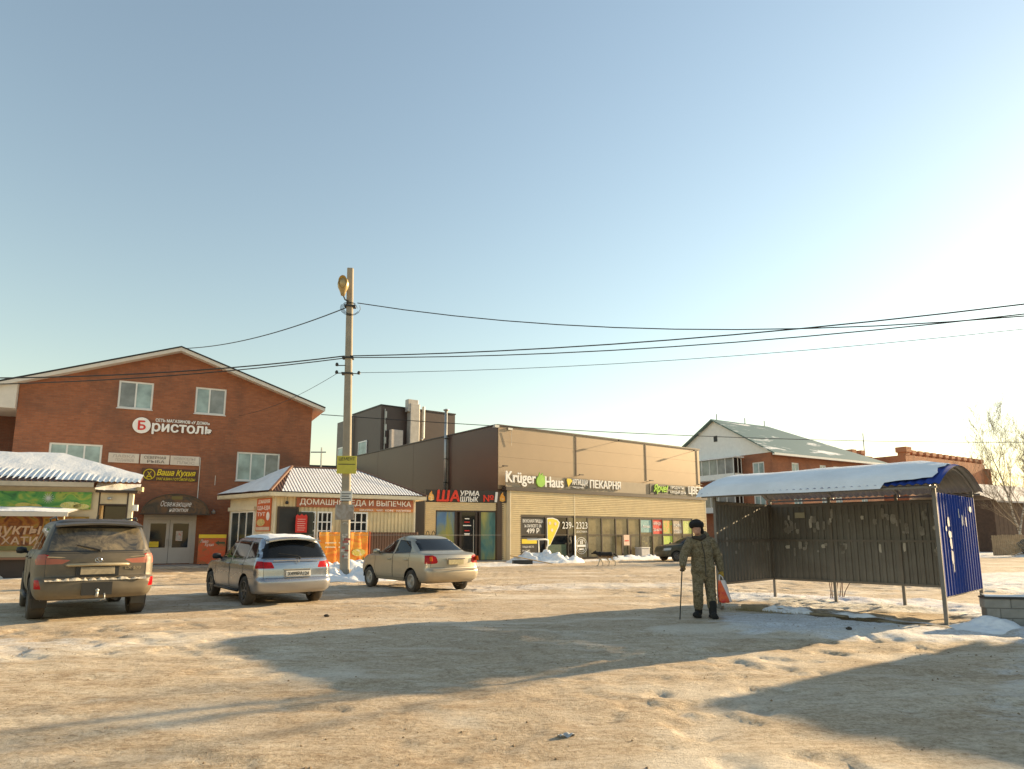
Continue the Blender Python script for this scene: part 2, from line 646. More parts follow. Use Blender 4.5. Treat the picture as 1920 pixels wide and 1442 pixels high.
def mat_ground():
    m, t, b = _nodes('packed_dirty_snow')
    at = t.nodes.new('ShaderNodeAttribute')
    at.attribute_name = 'clean'
    p = _geo_pos(t)
    mp = t.nodes.new('ShaderNodeMapping')
    mp.inputs['Rotation'].default_value = (0, 0, R(-14))
    mp.inputs['Scale'].default_value = (0.6, 1.35, 1)
    t.links.new(p, mp.inputs[0])
    st = mp.outputs[0]
    big = _noise(t, p, 0.22, 5, 0.6, 0.6)
    mid = _noise(t, st, 1.6, 7, 0.66, 0.5)
    fine = _noise(t, st, 9.0, 8, 0.72)
    grit = _noise(t, p, 55.0, 5, 0.75)
    c = _ramp(t, mid, [(0.28, (0.42, 0.32, 0.205)), (0.45, (0.62, 0.50, 0.355)), (0.62, (0.74, 0.64, 0.49)), (0.8, (0.82, 0.75, 0.63))])
    c = _mix(t, _ramp(t, big, [(0.40, (0, 0, 0)), (0.72, (0.55, 0.55, 0.55))]), c, (0.46, 0.345, 0.225))
    c = _mix(t, _ramp(t, fine, [(0.47, (0, 0, 0)), (0.66, (0.7, 0.7, 0.7))]), c, (0.27, 0.18, 0.10))
    wide = _noise(t, p, 0.11, 4, 0.55, 0.8)
    c = _mix(t, _ramp(t, wide, [(0.42, (0, 0, 0)), (0.62, (0.65, 0.65, 0.65))]), c, (0.44, 0.34, 0.235))
    blot = _noise(t, p, 2.7, 8, 0.72, 0.8)
    c = _mix(t, _ramp(t, blot, [(0.50, (0, 0, 0)), (0.70, (0.5, 0.5, 0.5))]), c, (0.32, 0.215, 0.115))
    c = _mix(t, _ramp(t, _noise(t, p, 6.5, 7, 0.75, 0.5), [(0.56, (0, 0, 0)), (0.72, (0.55, 0.55, 0.55))]), c, (0.80, 0.70, 0.54))
    c = _mix(t, _ramp(t, grit, [(0.57, (0, 0, 0)), (0.70, (0.7, 0.7, 0.7))]), c, (0.15, 0.11, 0.075))
    c = _mix(t, _ramp(t, _noise(t, st, 5.0, 5, 0.6, 0.3), [(0.58, (0, 0, 0)), (0.74, (0.55, 0.55, 0.55))]), c, (0.80, 0.73, 0.62))
    white = _ramp(t, _noise(t, p, 3.5, 7, 0.65), [(0.32, (0.60, 0.59, 0.58)), (0.55, (0.78, 0.79, 0.81))])
    cl = _math(t, 'ADD', at.outputs['Fac'], _math(t, 'MULTIPLY', _math(t, 'SUBTRACT', _noise(t, st, 2.6, 7, 0.7), 0.5), 0.9))
    c = _mix(t, _ramp(t, cl, [(0.30, (0, 0, 0)), (0.62, (1, 1, 1))]), c, white)
    so = t.nodes.new('ShaderNodeAttribute')
    so.attribute_name = 'soil'
    sf = _math(t, 'ADD', so.outputs['Fac'], _math(t, 'MULTIPLY', _math(t, 'SUBTRACT', _noise(t, p, 5.0, 7, 0.7), 0.5), 1.1))
    c = _mix(t, _ramp(t, sf, [(0.50, (0, 0, 0)), (0.66, (1, 1, 1))]), c, _ramp(t, grit, [(0.35, (0.09, 0.06, 0.03)), (0.65, (0.22, 0.155, 0.075))]))
    t.links.new(c, b.inputs['Base Color'])
    b.inputs['Roughness'].default_value = 0.72
    b.inputs['Specular IOR Level'].default_value = 0.3
    crumb = _noise(t, p, 24.0, 8, 0.78, 0.4)
    c2 = _ramp(t, crumb, [(0.46, (1, 1, 1)), (0.60, (0.68, 0.64, 0.58))])
    ice = _ramp(t, _noise(t, st, 0.55, 5, 0.6, 0.7), [(0.50, (0, 0, 0)), (0.66, (0.75, 0.75, 0.75))])
    c = _mix(t, ice, c, (0.74, 0.67, 0.56))
    c = _mix(t, _math(t, 'SUBTRACT', 1.0, _math(t, 'MULTIPLY', ice, 0.6)), c, _mix(t, 1.0, c, c2, 'MULTIPLY'))
    t.links.new(c, b.inputs['Base Color'])
    h = _math(t, 'ADD', _math(t, 'ADD', _math(t, 'MULTIPLY', fine, 0.7), _math(t, 'MULTIPLY', grit, 0.3)), _math(t, 'MULTIPLY', crumb, 0.55))
    _bump(t, b, h, 1.0, 0.045)
    return m

def build_ground():
    xs = axis(-700, 700, -13.0, 13.0, 0.055, 1.035)
    ys = axis(-60, 1200, 2.2, 20.0, 0.055, 1.02)
    X, Y = np.meshgrid(xs, ys)
    Z = ground_z(X, Y)
    nx, ny = len(xs), len(ys)
    co = np.stack([X, Y, Z], -1).reshape(-1, 3)
    me = bpy.data.meshes.new('ground')
    me.vertices.add(nx * ny)
    me.vertices.foreach_set('co', co.astype(np.float32).reshape(-1))
    i, j = np.meshgrid(np.arange(nx - 1), np.arange(ny - 1))
    a = (j * nx + i).reshape(-1)
    q = np.stack([a, a + 1, a + nx + 1, a + nx], 1)
    k = len(q)
    me.loops.add(k * 4)
    me.loops.foreach_set('vertex_index', q.reshape(-1).astype(np.int32))
    me.polygons.add(k)
    me.polygons.foreach_set('loop_start', (np.arange(k) * 4).astype(np.int32))
    me.polygons.foreach_set('use_smooth', np.ones(k, bool))
    me.update()
    at = me.attributes.new('clean', 'FLOAT', 'POINT')
    at.data.foreach_set('value', clean_mask(X, Y).reshape(-1).astype(np.float32))
    sa_ = me.attributes.new('soil', 'FLOAT', 'POINT')
    sa_.data.foreach_set('value', (ell(X, Y, 5.95, 12.9, 2.2, 0.36, -57, 0.5)).reshape(-1).astype(np.float32))
    me.materials.append(mat_ground())
    o = bpy.data.objects.new('ground', me)
    COL.objects.link(o)
    tag(o, kind='structure')
build_ground()
def gz(x, y):
    return float(ground_z(np.array([x]), np.array([y]))[0])

def snow_pile(label, cx, cy, rx, ry, h, rz=0, n=34, seed=0, m=None, rough=0.25, group='snow heaps'):
    mb = MB()
    nu = 72
    A_, B_ = np.meshgrid(np.linspace(0, 1, nu + 1), np.linspace(0, 1, n + 1))
    th, r = A_ * 2 * math.pi, B_
    x, y = rx * r * np.cos(th), ry * r * np.sin(th)
    nz = np.clip((fbm(x * 2.3 + seed * 7, y * 2.3 + seed * 3, 50 + seed, 4) - 0.25) * 2.0, 0, 1)
    n2 = fbm(x * 6 + seed * 7, y * 6, 60 + seed, 4)
    prof = np.maximum(0.0, 1 - r ** 2.4) ** 0.85
    z = h * prof * (0.30 + 0.85 * nz) + np.where((r > 0) & (r < 0.97), 0.30 * h * (n2 - 0.5), 0) - 0.05 * (r > 0.97)
    P_ = np.stack([x, y, z], -1)
    mb.grid(lambda a, b: tuple(P_[int(round(b * n)), int(round(a * nu))]), nu, n, flip=True)
    o = mb.build('snow_pile', m or M_SNOW, None, smooth=True)
    o.location = (cx, cy, 0)
    o.rotation_euler = (0, 0, R(rz))
    tag(o, label, 'snow pile', group)
    return o
# ================================================================== brick shop building
M_BRICK = mat_brick('red_brick', (0.37, 0.135, 0.065), (0.28, 0.095, 0.046), (0.22, 0.13, 0.085), 0.26, 0.085)
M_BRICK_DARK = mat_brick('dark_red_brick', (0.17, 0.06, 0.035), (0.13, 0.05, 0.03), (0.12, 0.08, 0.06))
M_ROOF_DARK = mat('dark_roof_metal', (0.035, 0.035, 0.038), 0.4, 0.2)
M_SOFFIT = mat('white_soffit', (0.62, 0.58, 0.52), 0.6, var=0.08)
M_CONCRETE = mat('concrete', (0.36, 0.345, 0.32), 0.85, var=0.25, vscale=4, bump=0.3, bscale=30, dirt=(0.2, 0.17, 0.13))
M_GREY_DOOR = mat('grey_white_door', (0.50, 0.49, 0.48), 0.45, var=0.06)
M_CREAM = mat('cream_sheet', (0.68, 0.55, 0.33), 0.42, var=0.07, dirt=(0.40, 0.30, 0.18), dirt_amt=0.25)
M_CREAM_PALE = mat('pale_cream_board', (0.68, 0.60, 0.44), 0.6, var=0.08, dirt=(0.45, 0.36, 0.24), dirt_amt=0.3)
M_BROWN_SHEET = mat('brown_profiled_sheet', (0.13, 0.065, 0.04), 0.45, var=0.12)
M_BROWN_PANEL = mat('brown_sandwich_panel', (0.082, 0.050, 0.037), 0.38, 0.25, var=0.06, vscale=0.6, spec=0.6)
M_RED = mat('red_print', (0.62, 0.03, 0.02), 0.45, var=0.06)
M_ORANGE_RED = mat('orange_red_print', (0.55, 0.12, 0.04), 0.5, var=0.1)
M_YELLOW = mat('yellow_print', (0.80, 0.60, 0.03), 0.45, var=0.08)
M_GREEN = mat('green_print', (0.28, 0.55, 0.06), 0.45, var=0.1)
M_DKPRINT = mat('dark_print', (0.035, 0.028, 0.024), 0.4, var=0.2)
M_LETTER = mat('white_letters', (0.85, 0.83, 0.80), 0.4, var=0.03)

B0, BA = (-17.02, 33.73), 27.3
def frame_pt(o, ang, u, v):
    a = R(ang)
    return (o[0] + u * math.cos(a) - v * math.sin(a), o[1] + u * math.sin(a) + v * math.cos(a))
def on(o, ang, name, label, cat, u, z, v=0.0, group=None):
    x, y = frame_pt(o, ang, u, v)
    return thing(name, label, cat, (x, y, z), ang, group)

def brick_building():
    t = thing('brick_building', 'two storey red brick shop building with gable front and attic windows', 'building', (B0[0], B0[1], 0), BA)
    ul, ur, ur0, zr, ze = -6.95, 6.5, -0.3, 10.95, 8.6
    sl, sr = (zr - ze) / (ur0 - ul), (zr - ze) / (ur - ur0)
    holes = [(-2.94, -1.41, 7.8, 9.2), (0.53, 2.01, 7.8, 9.22), (-5.55, -3.39, 4.4, 5.9), (2.73, 4.9, 4.38, 5.92), (-1.36, 1.01, 0.12, 2.55)]
    clips = [(-sl, 1, zr - sl * ur0), (sr, 1, zr + sr * ur0)]
    mb = MB()
    facade(mb, ul, ur, -0.2, 11.2, holes, 0, 0.2, clips)
    mb.quad((ur, 0, -0.2), (ur, 14, -0.2), (ur, 14, ze), (ur, 0, ze))
    mb.quad((ul, 14, -0.2), (ul, 0, -0.2), (ul, 0, ze), (ul, 14, ze))
    mb.add([(ul, 14, -0.2), (ur, 14, -0.2), (ur, 14, ze), (ur0, 14, zr), (ul, 14, ze)], [(4, 3, 2, 1, 0)])
    mb.build('wall', M_BRICK, t)
    # dark room behind the openings
    MB().box(ul + 0.3, ur - 0.3, 0.35, 0.4, 0, 8.3).build('inner_wall', M_BLACK, t)
    wing = MB()
    wing.box(ul - 7, ul - 0.01, 2.4, 12, -0.2, 8.2)
    wing.build('side_wing', M_BRICK_DARK, t)
    # roof: two slopes with thickness, snow on the far side
    def slope(mb, u0, z0, u1, z1, v0, v1, th, lift=0.0):
        mb.prism([(u0, z0 + lift), (u1, z1 + lift), (u1, z1 + lift + th), (u0, z0 + lift + th)], v0, v1)
    eL, eR = ul - 2.6, ur + 0.6
    zL, zR_ = zr - sl * (ur0 - eL), zr - sr * (eR - ur0)
    rf = MB()
    slope(rf, eL, zL, ur0, zr, -0.55, 14.4, 0.10, 0.12)
    slope(rf, ur0, zr, eR, zR_, -0.55, 14.4, 0.10, 0.12)
    roof = rf.build('roof', M_ROOF_DARK, t)
    so = MB()
    slope(so, eL + 0.02, zL, ur0, zr, -0.50, 14.2, 0.115, 0.0)
    slope(so, ur0, zr, eR - 0.02, zR_, -0.50, 14.2, 0.115, 0.0)
    so.build('soffit', M_SOFFIT, roof)
    fb = MB()
    slope(fb, eL, zL, ur0, zr, -0.575, -0.553, 0.17, -0.03)
    slope(fb, ur0, zr, eR, zR_, -0.575, -0.553, 0.17, -0.03)
    fb.build('bargeboard', M_SOFFIT, roof)
    MB().prism([(eL, 7.35), (ul - 0.02, 7.35), (ul - 0.02, zr - sl * (ur0 - ul) - 0.02), (eL, zL - 0.02)], -0.40, 3).build('eave_box', M_SOFFIT, roof)
    tr = MB()
    slope(tr, eL - 0.01, zL, ur0, zr, -0.60, -0.58, 0.06, 0.16)
    slope(tr, ur0, zr, eR + 0.01, zR_, -0.60, -0.58, 0.06, 0.16)
    tr.build('roof_edge_trim', M_BLACK, roof)
    for h, cols, g in ((holes[0], (0.5,), [M_GLASS_GREY, M_GLASS_PALE]), (holes[1], (0.46,), [M_GLASS_PALE, M_GLASS_GREY]),
                       (holes[2], (0.33, 0.66), M_GLASS_PALE), (holes[3], (0.33, 0.66), [M_GLASS_PALE, M_GLASS_PALE, M_GLASS_GREY])):
        window(t, h[0], h[1], h[2], h[3], 0.04, cols, (), M_FRAME, g, 0.085, sill=True)
    # double door
    dr = MB()
    for a, b in ((-1.36, -1.18), (0.83, 1.01)):
        dr.box(a, b, 0.05, 0.18, 0.12, 2.55)
    dr.box(-1.18, 0.83, 0.05, 0.18, 2.3, 2.55)
    d = dr.build('door_frame', M_GREY_DOOR, t)
    for a, b, s in ((-1.175, -0.19, 1), (-0.17, 0.825, -1)):
        lf = MB()
        lf.box(a, b, 0.075, 0.13, 0.14, 0.92)
        lf.box(a, a + 0.14, 0.075, 0.13, 0.92, 2.29)
        lf.box(b - 0.14, b, 0.075, 0.13, 0.92, 2.29)
        lf.box(a + 0.14, b - 0.14, 0.075, 0.13, 2.12, 2.29)
        lf.box(a + 0.12, b - 0.12, 0.066, 0.074, 0.24, 0.82)
        leaf = lf.build('door_leaf', M_GREY_DOOR, d)
        MB().box(a + 0.14, b - 0.14, 0.10, 0.108, 0.92, 2.12).build('door_pane', M_GLASS_DARK, leaf)
        hx = b - 0.06 if s == 1 else a + 0.06
        MB().tube([(hx, 0.04, 1.0), (hx, 0.04, 1.35)], 0.015).build('door_handle', M_STEEL, leaf)
    MB().box(-1.06, -0.62, 0.085, 0.092, 0.95, 1.22).build('door_sticker', M_YELLOW, d)
    MB().box(0.12, 0.42, 0.085, 0.092, 1.25, 1.75).build('door_poster', mat_splash('door_poster_print', [(0.5, 0.05, 0.04), (0.6, 0.6, 0.58), (0.3, 0.3, 0.3)], 9), d)
    # pipe on the wall
    MB().tube([(0.98, -0.03, 5.5), (0.98, -0.03, 2.9)], 0.02).build('wall_conduit', M_SOFFIT, t)
    MB().tube([(1.75, -0.03, 4.6), (1.75, -0.03, 4.1)], 0.015).build('wall_conduit', M_SOFFIT, t)
    # arched canopy over the door, printed front
    cx, w, z0, rise = 0.03, 1.47, 2.62, 0.92
    arc = [(cx + w * math.cos(math.pi * k / 20), z0 + rise * math.sin(math.pi * k / 20)) for k in range(21)]
    cf = MB()
    cf.prism([(cx + w, z0 - 0.06)] + arc + [(cx - w, z0 - 0.06)], -0.95, -0.92)
    cn = cf.build('door_canopy', mat_splash('canopy_print', [(0.03, 0.025, 0.02), (0.05, 0.04, 0.03), (0.14, 0.07, 0.03), (0.05, 0.035, 0.025)], 1.6), t)
    cs = MB()
    for k in range(20):
        a, b = arc[k], arc[k + 1]
        cs.quad((a[0], -0.95, a[1]), (a[0], 0, a[1]), (b[0], 0, b[1]), (b[0], -0.95, b[1]))
        cs.quad((b[0], -0.95, b[1] - 0.02), (b[0], 0, b[1] - 0.02), (a[0], 0, a[1] - 0.02), (a[0], -0.95, a[1] - 0.02))
    cs.build('canopy_sheet', mat('canopy_brown', (0.05, 0.035, 0.03), 0.4), cn)
    rim = MB()
    rim.tube([(a, -0.965, b) for a, b in arc], 0.028)
    rim.tube([(cx - w - .1, -0.96, z0 - 0.07), (cx + w + .1, -0.96, z0 - 0.07)], 0.035)
    rim.tube([(cx - w, -0.95, z0 - .05), (cx - w, 0, z0 - .05)], 0.025)
    rim.tube([(cx + w, -0.95, z0 - .05), (cx + w, 0, z0 - .05)], 0.025)
    rim.build('canopy_rim', mat('canopy_rim_metal', (0.09, 0.075, 0.06), 0.4, 0.5), cn)
    letters('canopy_lettering', 'Освежающие', 0.36, M_LETTER, cn, 0.02, -0.962, z0 + 0.42, shear=0.35, width=1.35, depth=0.006, bold=-0.006)
    letters('canopy_lettering', 'напитки', 0.30, M_LETTER, cn, 0.15, -0.962, z0 + 0.13, shear=0.35, width=0.85, depth=0.006)
    MB().box(-0.2, 0.28, -0.96, -0.955, z0 + 0.66, z0 + 0.82).build('canopy_emblem', mat('olive_emblem', (0.16, 0.12, 0.03), 0.5), cn)
    lamp = MB()
    lamp.lathe([(0.0, 0), (0.09, 0.02), (0.11, 0.12), (0.03, 0.2), (0, 0.2)], 12, M=Matrix.Translation((1.75, -0.5, 2.6)))
    lamp.tube([(1.75, -0.5, 2.8), (1.75, 0, 2.85)], 0.02)
    lamp.build('wall_lamp', M_STEEL, t)
    # paved step
    s = MB().box(-3.4, 4.6, -2.6, -0.02, -0.1, 0.10).build('entrance_slab', M_CONCRETE, t, bevel=0.02)
    # logo sign
    g = on(B0, BA, 'shop_sign', 'white round and lettered shop sign high on the brick gable', 'sign', 0, 0, -0.02)
    dsc = MB()
    n = 40
    dsc.prism([(-1.8 + 0.40 * math.cos(2 * math.pi * k / n), 6.98 + 0.40 * math.sin(2 * math.pi * k / n)) for k in range(n)], -0.10, -0.02)
    dsc.build('round_panel', M_LETTER, g)
    letters('letter', 'Б', 0.62, M_RED, g, -1.79, -0.112, 6.98, heavy=0.03, depth=0.02)
    letters('lettering', 'ристоль', 0.72, M_LETTER, g, 0.05, -0.05, 6.86, heavy=0.028, width=2.75, depth=0.06)
    letters('small_lettering', 'СЕТЬ МАГАЗИНОВ «У ДОМА»', 0.21, M_LETTER, g, 0.05, -0.04, 7.29, heavy=0.028, width=2.5, depth=0.04)
    # three plates
    fl = mat('faded_lettering', (0.42, 0.36, 0.32), 0.7)
    dk = mat('grey_lettering', (0.13, 0.11, 0.10), 0.7)
    M_PLATE = mat('weathered_white_plate', (0.62, 0.55, 0.48), 0.65, var=0.1)
    for a, b, tx, m_, lb in ((-3.1, -1.79, ('ЛАВКА', 'ПОДАРКОВ'), fl, 'leftmost of three weathered white plates above the yellow sign, lettering faded'),
                             (-1.73, -0.44, ('СЕВЕРНАЯ', 'РЫБА'), dk, 'middle one of three weathered white plates, its lettering still dark'),
                             (-0.40, 0.94, ('НОВОСЕЛЬЕ', 'ПЛЮС'), fl, 'rightmost of three weathered white plates on the brick wall, lettering pale')):
        g = on(B0, BA, 'name_plate', lb, 'sign', (a + b) / 2, 5.30, -0.01, 'white plates on the brick wall')
        h = (b - a) / 2
        MB().box(-h, h, -0.06, -0.005, -0.235, 0.235).build('board', M_PLATE, g, bevel=0.005)
        letters('lettering', tx[0], 0.19, m_, g, 0, -0.064, 0.09, width=h * 1.5, depth=0.006, bold=0.01)
        letters('lettering', tx[1], 0.19, m_, g, 0.05, -0.064, -0.11, width=h * 1.2, depth=0.006, bold=0.01)
    g = on(B0, BA, 'shop_sign', 'yellow script sign with round plate emblem above the shop door', 'sign', 0, 0, -0.01)
    my = mat('yellow_letters', (0.75, 0.58, 0.02), 0.4, var=0.05)
    MB().box(-1.62, 0.9, -0.03, -0.005, 4.22, 4.86).build('board', mat('dark_brown_board', (0.09, 0.04, 0.025), 0.6), g)
    rg = MB()
    rg.tube([(-1.28 + 0.25 * math.cos(k * math.pi / 12), -0.05, 4.55 + 0.25 * math.sin(k * math.pi / 12)) for k in range(25)], 0.02)
    rg.tube([(-1.38, -0.05, 4.42), (-1.2, -0.05, 4.7)], 0.016)
    rg.tube([(-1.18, -0.05, 4.42), (-1.36, -0.05, 4.68)], 0.016)
    rg.tube([(-1.40, -0.05, 4.38), (-1.28, -0.05, 4.45), (-1.15, -0.05, 4.38)], 0.022)
    rg.build('emblem', my, g)
    letters('lettering', 'Ваша Кухня', 0.40, my, g, -0.07, -0.045, 4.62, shear=0.3, heavy=0.022, width=1.75, depth=0.03)
    letters('small_lettering', 'МАГАЗИН ГОТОВОЙ ЕДЫ', 0.17, my, g, -0.07, -0.045, 4.34, shear=0.1, bold=0.01, width=1.75, depth=0.02)
brick_building()

# red and yellow advert board leaning by the kiosk
t = thing('advert_board', 'red advert board with yellow top strip beside the shop door', 'sign', (-14.75, 33.1, 0.1), 20)
MB().box(-0.62, 0.62, 0, 0.05, 0.05, 1.30).build('board', mat_splash('red_food_print', [(0.55, 0.07, 0.02), (0.62, 0.10, 0.03), (0.45, 0.12, 0.04), (0.12, 0.14, 0.05)], 2.6), t)
MB().box(-0.62, 0.62, -0.006, 0.056, 1.30, 1.47).build('top_strip', M_YELLOW, t)
letters('lettering', 'Пиво', 0.2, M_LETTER, t, -0.35, -0.008, 1.14, width=0.34, shear=0.2, depth=0.008)
letters('lettering', 'Кухня', 0.2, M_LETTER, t, -0.12, -0.008, 0.96, width=0.4, shear=0.2, depth=0.008)
MB().prism([(0.12, 1.06), (0.3, 0.96), (0.3, 1.02), (0.58, 1.02), (0.58, 1.11), (0.3, 1.11), (0.3, 1.17)], -0.012, -0.002).build('arrow', mat('dark_green_print', (0.03, 0.07, 0.03), 0.5), t)
lg = MB()
lg.box(-0.5, -0.45, 0.0, 0.05, -0.1, 0.05)
lg.box(0.45, 0.5, 0.0, 0.05, -0.1, 0.05)
lg.build('leg', M_BLACK, t)

# ================================================================== food kiosk with the hipped roof
K0, KA = (-11.03, 31.0), 32.0
def kiosk():
    t = thing('food_kiosk', 'cream corrugated food kiosk with snow striped brown hipped roof', 'kiosk', (K0[0], K0[1], 0), KA)
    FL, FR, BR_, BL = (0, 0), (7.02, 0), (7.02, 4.6), (-1.27, 4.09)
    wl = MB()
    corr(wl, (0, 0, 0), (1, 0, 0), (0, 0, 1), (0, -1, 0), 7.02, 3.5, 0.19, 0.035)
    wl.build('front_wall', M_CREAM, t)
    wl = MB()
    wl.quad((*BL, 0), (*FL, 0), (*FL, 3.5), (*BL, 3.5))
    wl.quad((*FR, 0), (*BR_, 0), (*BR_, 3.5), (*FR, 3.5))
    wl.quad((*BR_, 0), (*BL, 0), (*BL, 3.5), (*BR_, 3.5))
    wl.build('side_wall', M_CREAM_PALE, t)
    cp = MB()
    for x in (-0.03, 6.97):
        cp.box(x, x + 0.09, -0.055, 0.04, 0, 3.5)
    cp.build('corner_post', M_CREAM_PALE, t)
    # roof
    ez, rz_ = 3.52, 4.93
    E = [(-0.32, -0.45), (7.5, -0.45), (7.5, 4.95), (-1.85, 4.5)]
    R1, R2 = (1.25, 2.3), (4.7, 2.3)
    fs = MB()
    for i in range(4):
        a, b = Vector((*E[i], 0)), Vector((*E[(i + 1) % 4], 0))
        d = (b - a).normalized()
        nrm = Vector((d.y, -d.x, 0))
        q = [a, b, b - nrm * 0.03, a - nrm * 0.03]
        fs.add([(*p.xy, ez - 0.2) for p in q] + [(*p.xy, ez - 0.01) for p in q], [(0, 1, 5, 4), (1, 2, 6, 5), (2, 3, 7, 6), (3, 0, 4, 7), (0, 3, 2, 1), (4, 5, 6, 7)])
    sf = MB()
    sf.slab(E, ez - 0.18, ez - 0.165)
    roof = MB()
    def hip(P, Q, A, B, pitch, dep, m):
        """slope from eave P-Q up to ridge A-B, ribbed; A above P, B above Q"""
        P, Q, A, B = (Vector(x) for x in (P, Q, A, B))
        ud = (Q - P).normalized()
        n = int((Q - P).length / pitch)
        nrm = ud.cross(A - P).normalized()
        vs, fcs = [], []
        K = 6
        k = 0
        up = (A - P) - ud * (A - P).dot(ud)
        ul = up.length
        upn = up.normalized()
        sa, sb = (A - P).dot(ud), (B - P).dot(ud)
        W = (Q - P).length
        for i in range(n * K + 1):
            s = W * i / (n * K)
            if s < sa:
                h = ul * s / sa if sa > 0 else ul
            elif s > sb:
                h = ul * (W - s) / (W - sb)
            else:
                h = ul
            wv = 0.5 - 0.5 * math.cos(2 * math.pi * i / K)
            p0 = P + ud * s + nrm * wv * dep
            p1 = P + ud * s + upn * max(h, 0.0) + nrm * wv * dep
            vs += [tuple(p0), tuple(p1)]
            if i:
                fcs.append((2 * i - 2, 2 * i, 2 * i + 1, 2 * i - 1))
        m.add(vs, fcs)
        return nrm
    e3 = [(*p, ez) for p in E]
    r1, r2 = (*R1, rz_), (*R2, rz_)
    nf = hip(e3[0], e3[1], r1, r2, 0.145, 0.05, roof)
    hip(e3[2], e3[3], r2, r1, 0.19, 0.05, roof)
    hip(e3[1], e3[2], r2, (R2[0], R2[1] + 0.001, rz_), 0.19, 0.05, roof)
    hip(e3[3], e3[0], r1, (R1[0], R1[1] + 0.001, rz_), 0.19, 0.05, roof)
    ro = roof.build('roof', M_BROWN_SHEET, t, smooth=True)
    fs.build('fascia', M_CREAM_PALE, ro)
    sf.build('soffit', M_CREAM_PALE, ro)
    # snow lying in the troughs of the front slope, thick on the left slope
    sn = MB()
    up = (Vector(r1) - Vector(e3[0]))
    lift = nf * 0.040
    pts = [Vector(e3[0]) + Vector((0.5, 0, 0)) , Vector(e3[1]) + Vector((-0.25, 0, 0)), Vector(r2), Vector(r1)]
    q = [p + lift for p in pts]
    sn.add([tuple(p) for p in q], [(0, 1, 2, 3)])
    sn.build('snow_in_troughs', M_SNOW, ro)
    sl = MB()
    a, b, c = Vector(e3[3]), Vector(e3[0]), Vector(r1)
    nl = (b - a).cross(c - a).normalized()
    def fn(u, v):
        p = a.lerp(b, u).lerp(c, v) if v < 1 else c.copy()
        w = fbm(np.array([p.x * 1.5]), np.array([p.y * 1.5]), 71, 3)[0]
        edge = min(1.0, u * 8 + 0.15, (1 - u) * 9 + 0.25, v * 7 + 0.35)
        return tuple(p + nl * (0.07 + 0.09 * w * edge))
    sl.grid(fn, 24, 16, flip=False)
    sl.build('snow_slope', M_SNOW, ro, smooth=True)
    rc = MB()
    rc.tube([tuple(Vector(e3[0]) + Vector((0, 0, .05))), tuple(Vector(r1) + Vector((0, 0, .07)))], 0.075, 6)
    rc.tube([tuple(Vector(r1) + Vector((0, 0, .05))), tuple(Vector(r2) + Vector((0, 0, .05)))], 0.05, 6)
    rc.tube([tuple(Vector(e3[1]) + Vector((0, 0, .03))), tuple(Vector(r2) + Vector((0, 0, .05)))], 0.05, 6)
    rc.build('ridge_cap', M_BROWN_SHEET, ro)
    # windows with grilles
    for a, b in ((1.30, 1.84), (2.06, 2.62), (3.62, 4.40)):
        window(t, a - .08, b + .08, 1.35, 2.66, -0.075, (1 / 3, 2 / 3), (0.3, 0.62), M_WHITE, M_GLASS_DARK, 0.07)
    # left face window, in its own frame along the slanted wall
    ang = math.degrees(math.atan2(BL[1], BL[0])) + 180
    def leftface(name, u0, u1, z0, z1, v0, v1, m, par=t):
        mb = MB()
        mb.box(u0, u1, v0, v1, z0, z1)
        o = mb.build(name, m, par)
        o.location = (BL[0], BL[1], 0)
        o.rotation_euler = (0, 0, R(ang))
        return o
    L = math.hypot(*BL)
    w = window(t, 0.25, 2.55, 0.3, 2.72, -0.06, (0.36, 0.68), (), M_WHITE, M_GLASS, 0.09, sill=True)
    w.location = (BL[0], BL[1], 0)
    w.rotation_euler = (0, 0, R(ang))
    leftface('window_shutter_box', 0.1, 2.65, 2.72, 2.9, -0.16, -0.002, M_CREAM_PALE)
    # doorway with open dark leaf and lamp
    dw = MB()
    dw.box(0.22, 1.02, -0.05, -0.037, 0.35, 2.78)
    d = dw.build('doorway', M_BLACK, t)
    lf = MB()
    lf.box(0, 0.75, -0.02, 0.02, 0.3, 2.62)
    lo = lf.build('door_leaf', mat('dark_green_door', (0.02, 0.03, 0.022), 0.4), d)
    lo.location = (1.02, -0.07, 0)
    lo.rotation_euler = (0, 0, R(-24))
    fr = MB()
    fr.box(0.12, 0.22, -0.09, -0.036, 0.3, 2.86)
    fr.box(1.02, 1.1, -0.08, -0.036, 0.3, 2.86)
    fr.box(0.22, 1.02, -0.09, -0.036, 2.78, 2.86)
    fr.build('door_frame', mat('dark_brown_trim', (0.05, 0.03, 0.02), 0.5), d)
    lp = MB()
    lp.tube([(0.5, -0.2, 3.3), (0.5, -0.2, 3.12)], 0.012)
    lp.lathe([(0, 0.14), (0.07, 0.12), (0.09, 0.02), (0.0, -0.03)], 12, M=Matrix.Translation((0.5, -0.2, 2.98)))
    lp.build('hanging_lamp', M_BLACK, t)
    # step
    MB().box(0.0, 1.5, -1.2, -0.06, -0.1, 0.3).build('door_step', M_CONCRETE, t)
    # sign boards
    g = on(K0, KA, 'kiosk_sign', 'long red brown sign for home food and baking under kiosk eaves', 'sign', 0, 0, -0.06)
    ms = mat('red_brown_sign', (0.34, 0.10, 0.045), 0.5, var=0.12)
    MB().box(0.97, 6.90, -0.045, -0.005, 2.86, 3.30).build('board', ms, g)
    MB().box(3.4, 6.90, -0.042, -0.006, 2.70, 2.858).build('lower_board', mat('orange_sign', (0.55, 0.20, 0.05), 0.5), g)
    letters('lettering', 'ДОМАШНЯЯ ЕДА И ВЫПЕЧКА', 0.36, M_LETTER, g, 3.94, -0.055, 3.09, heavy=0.012, width=5.65, depth=0.012)
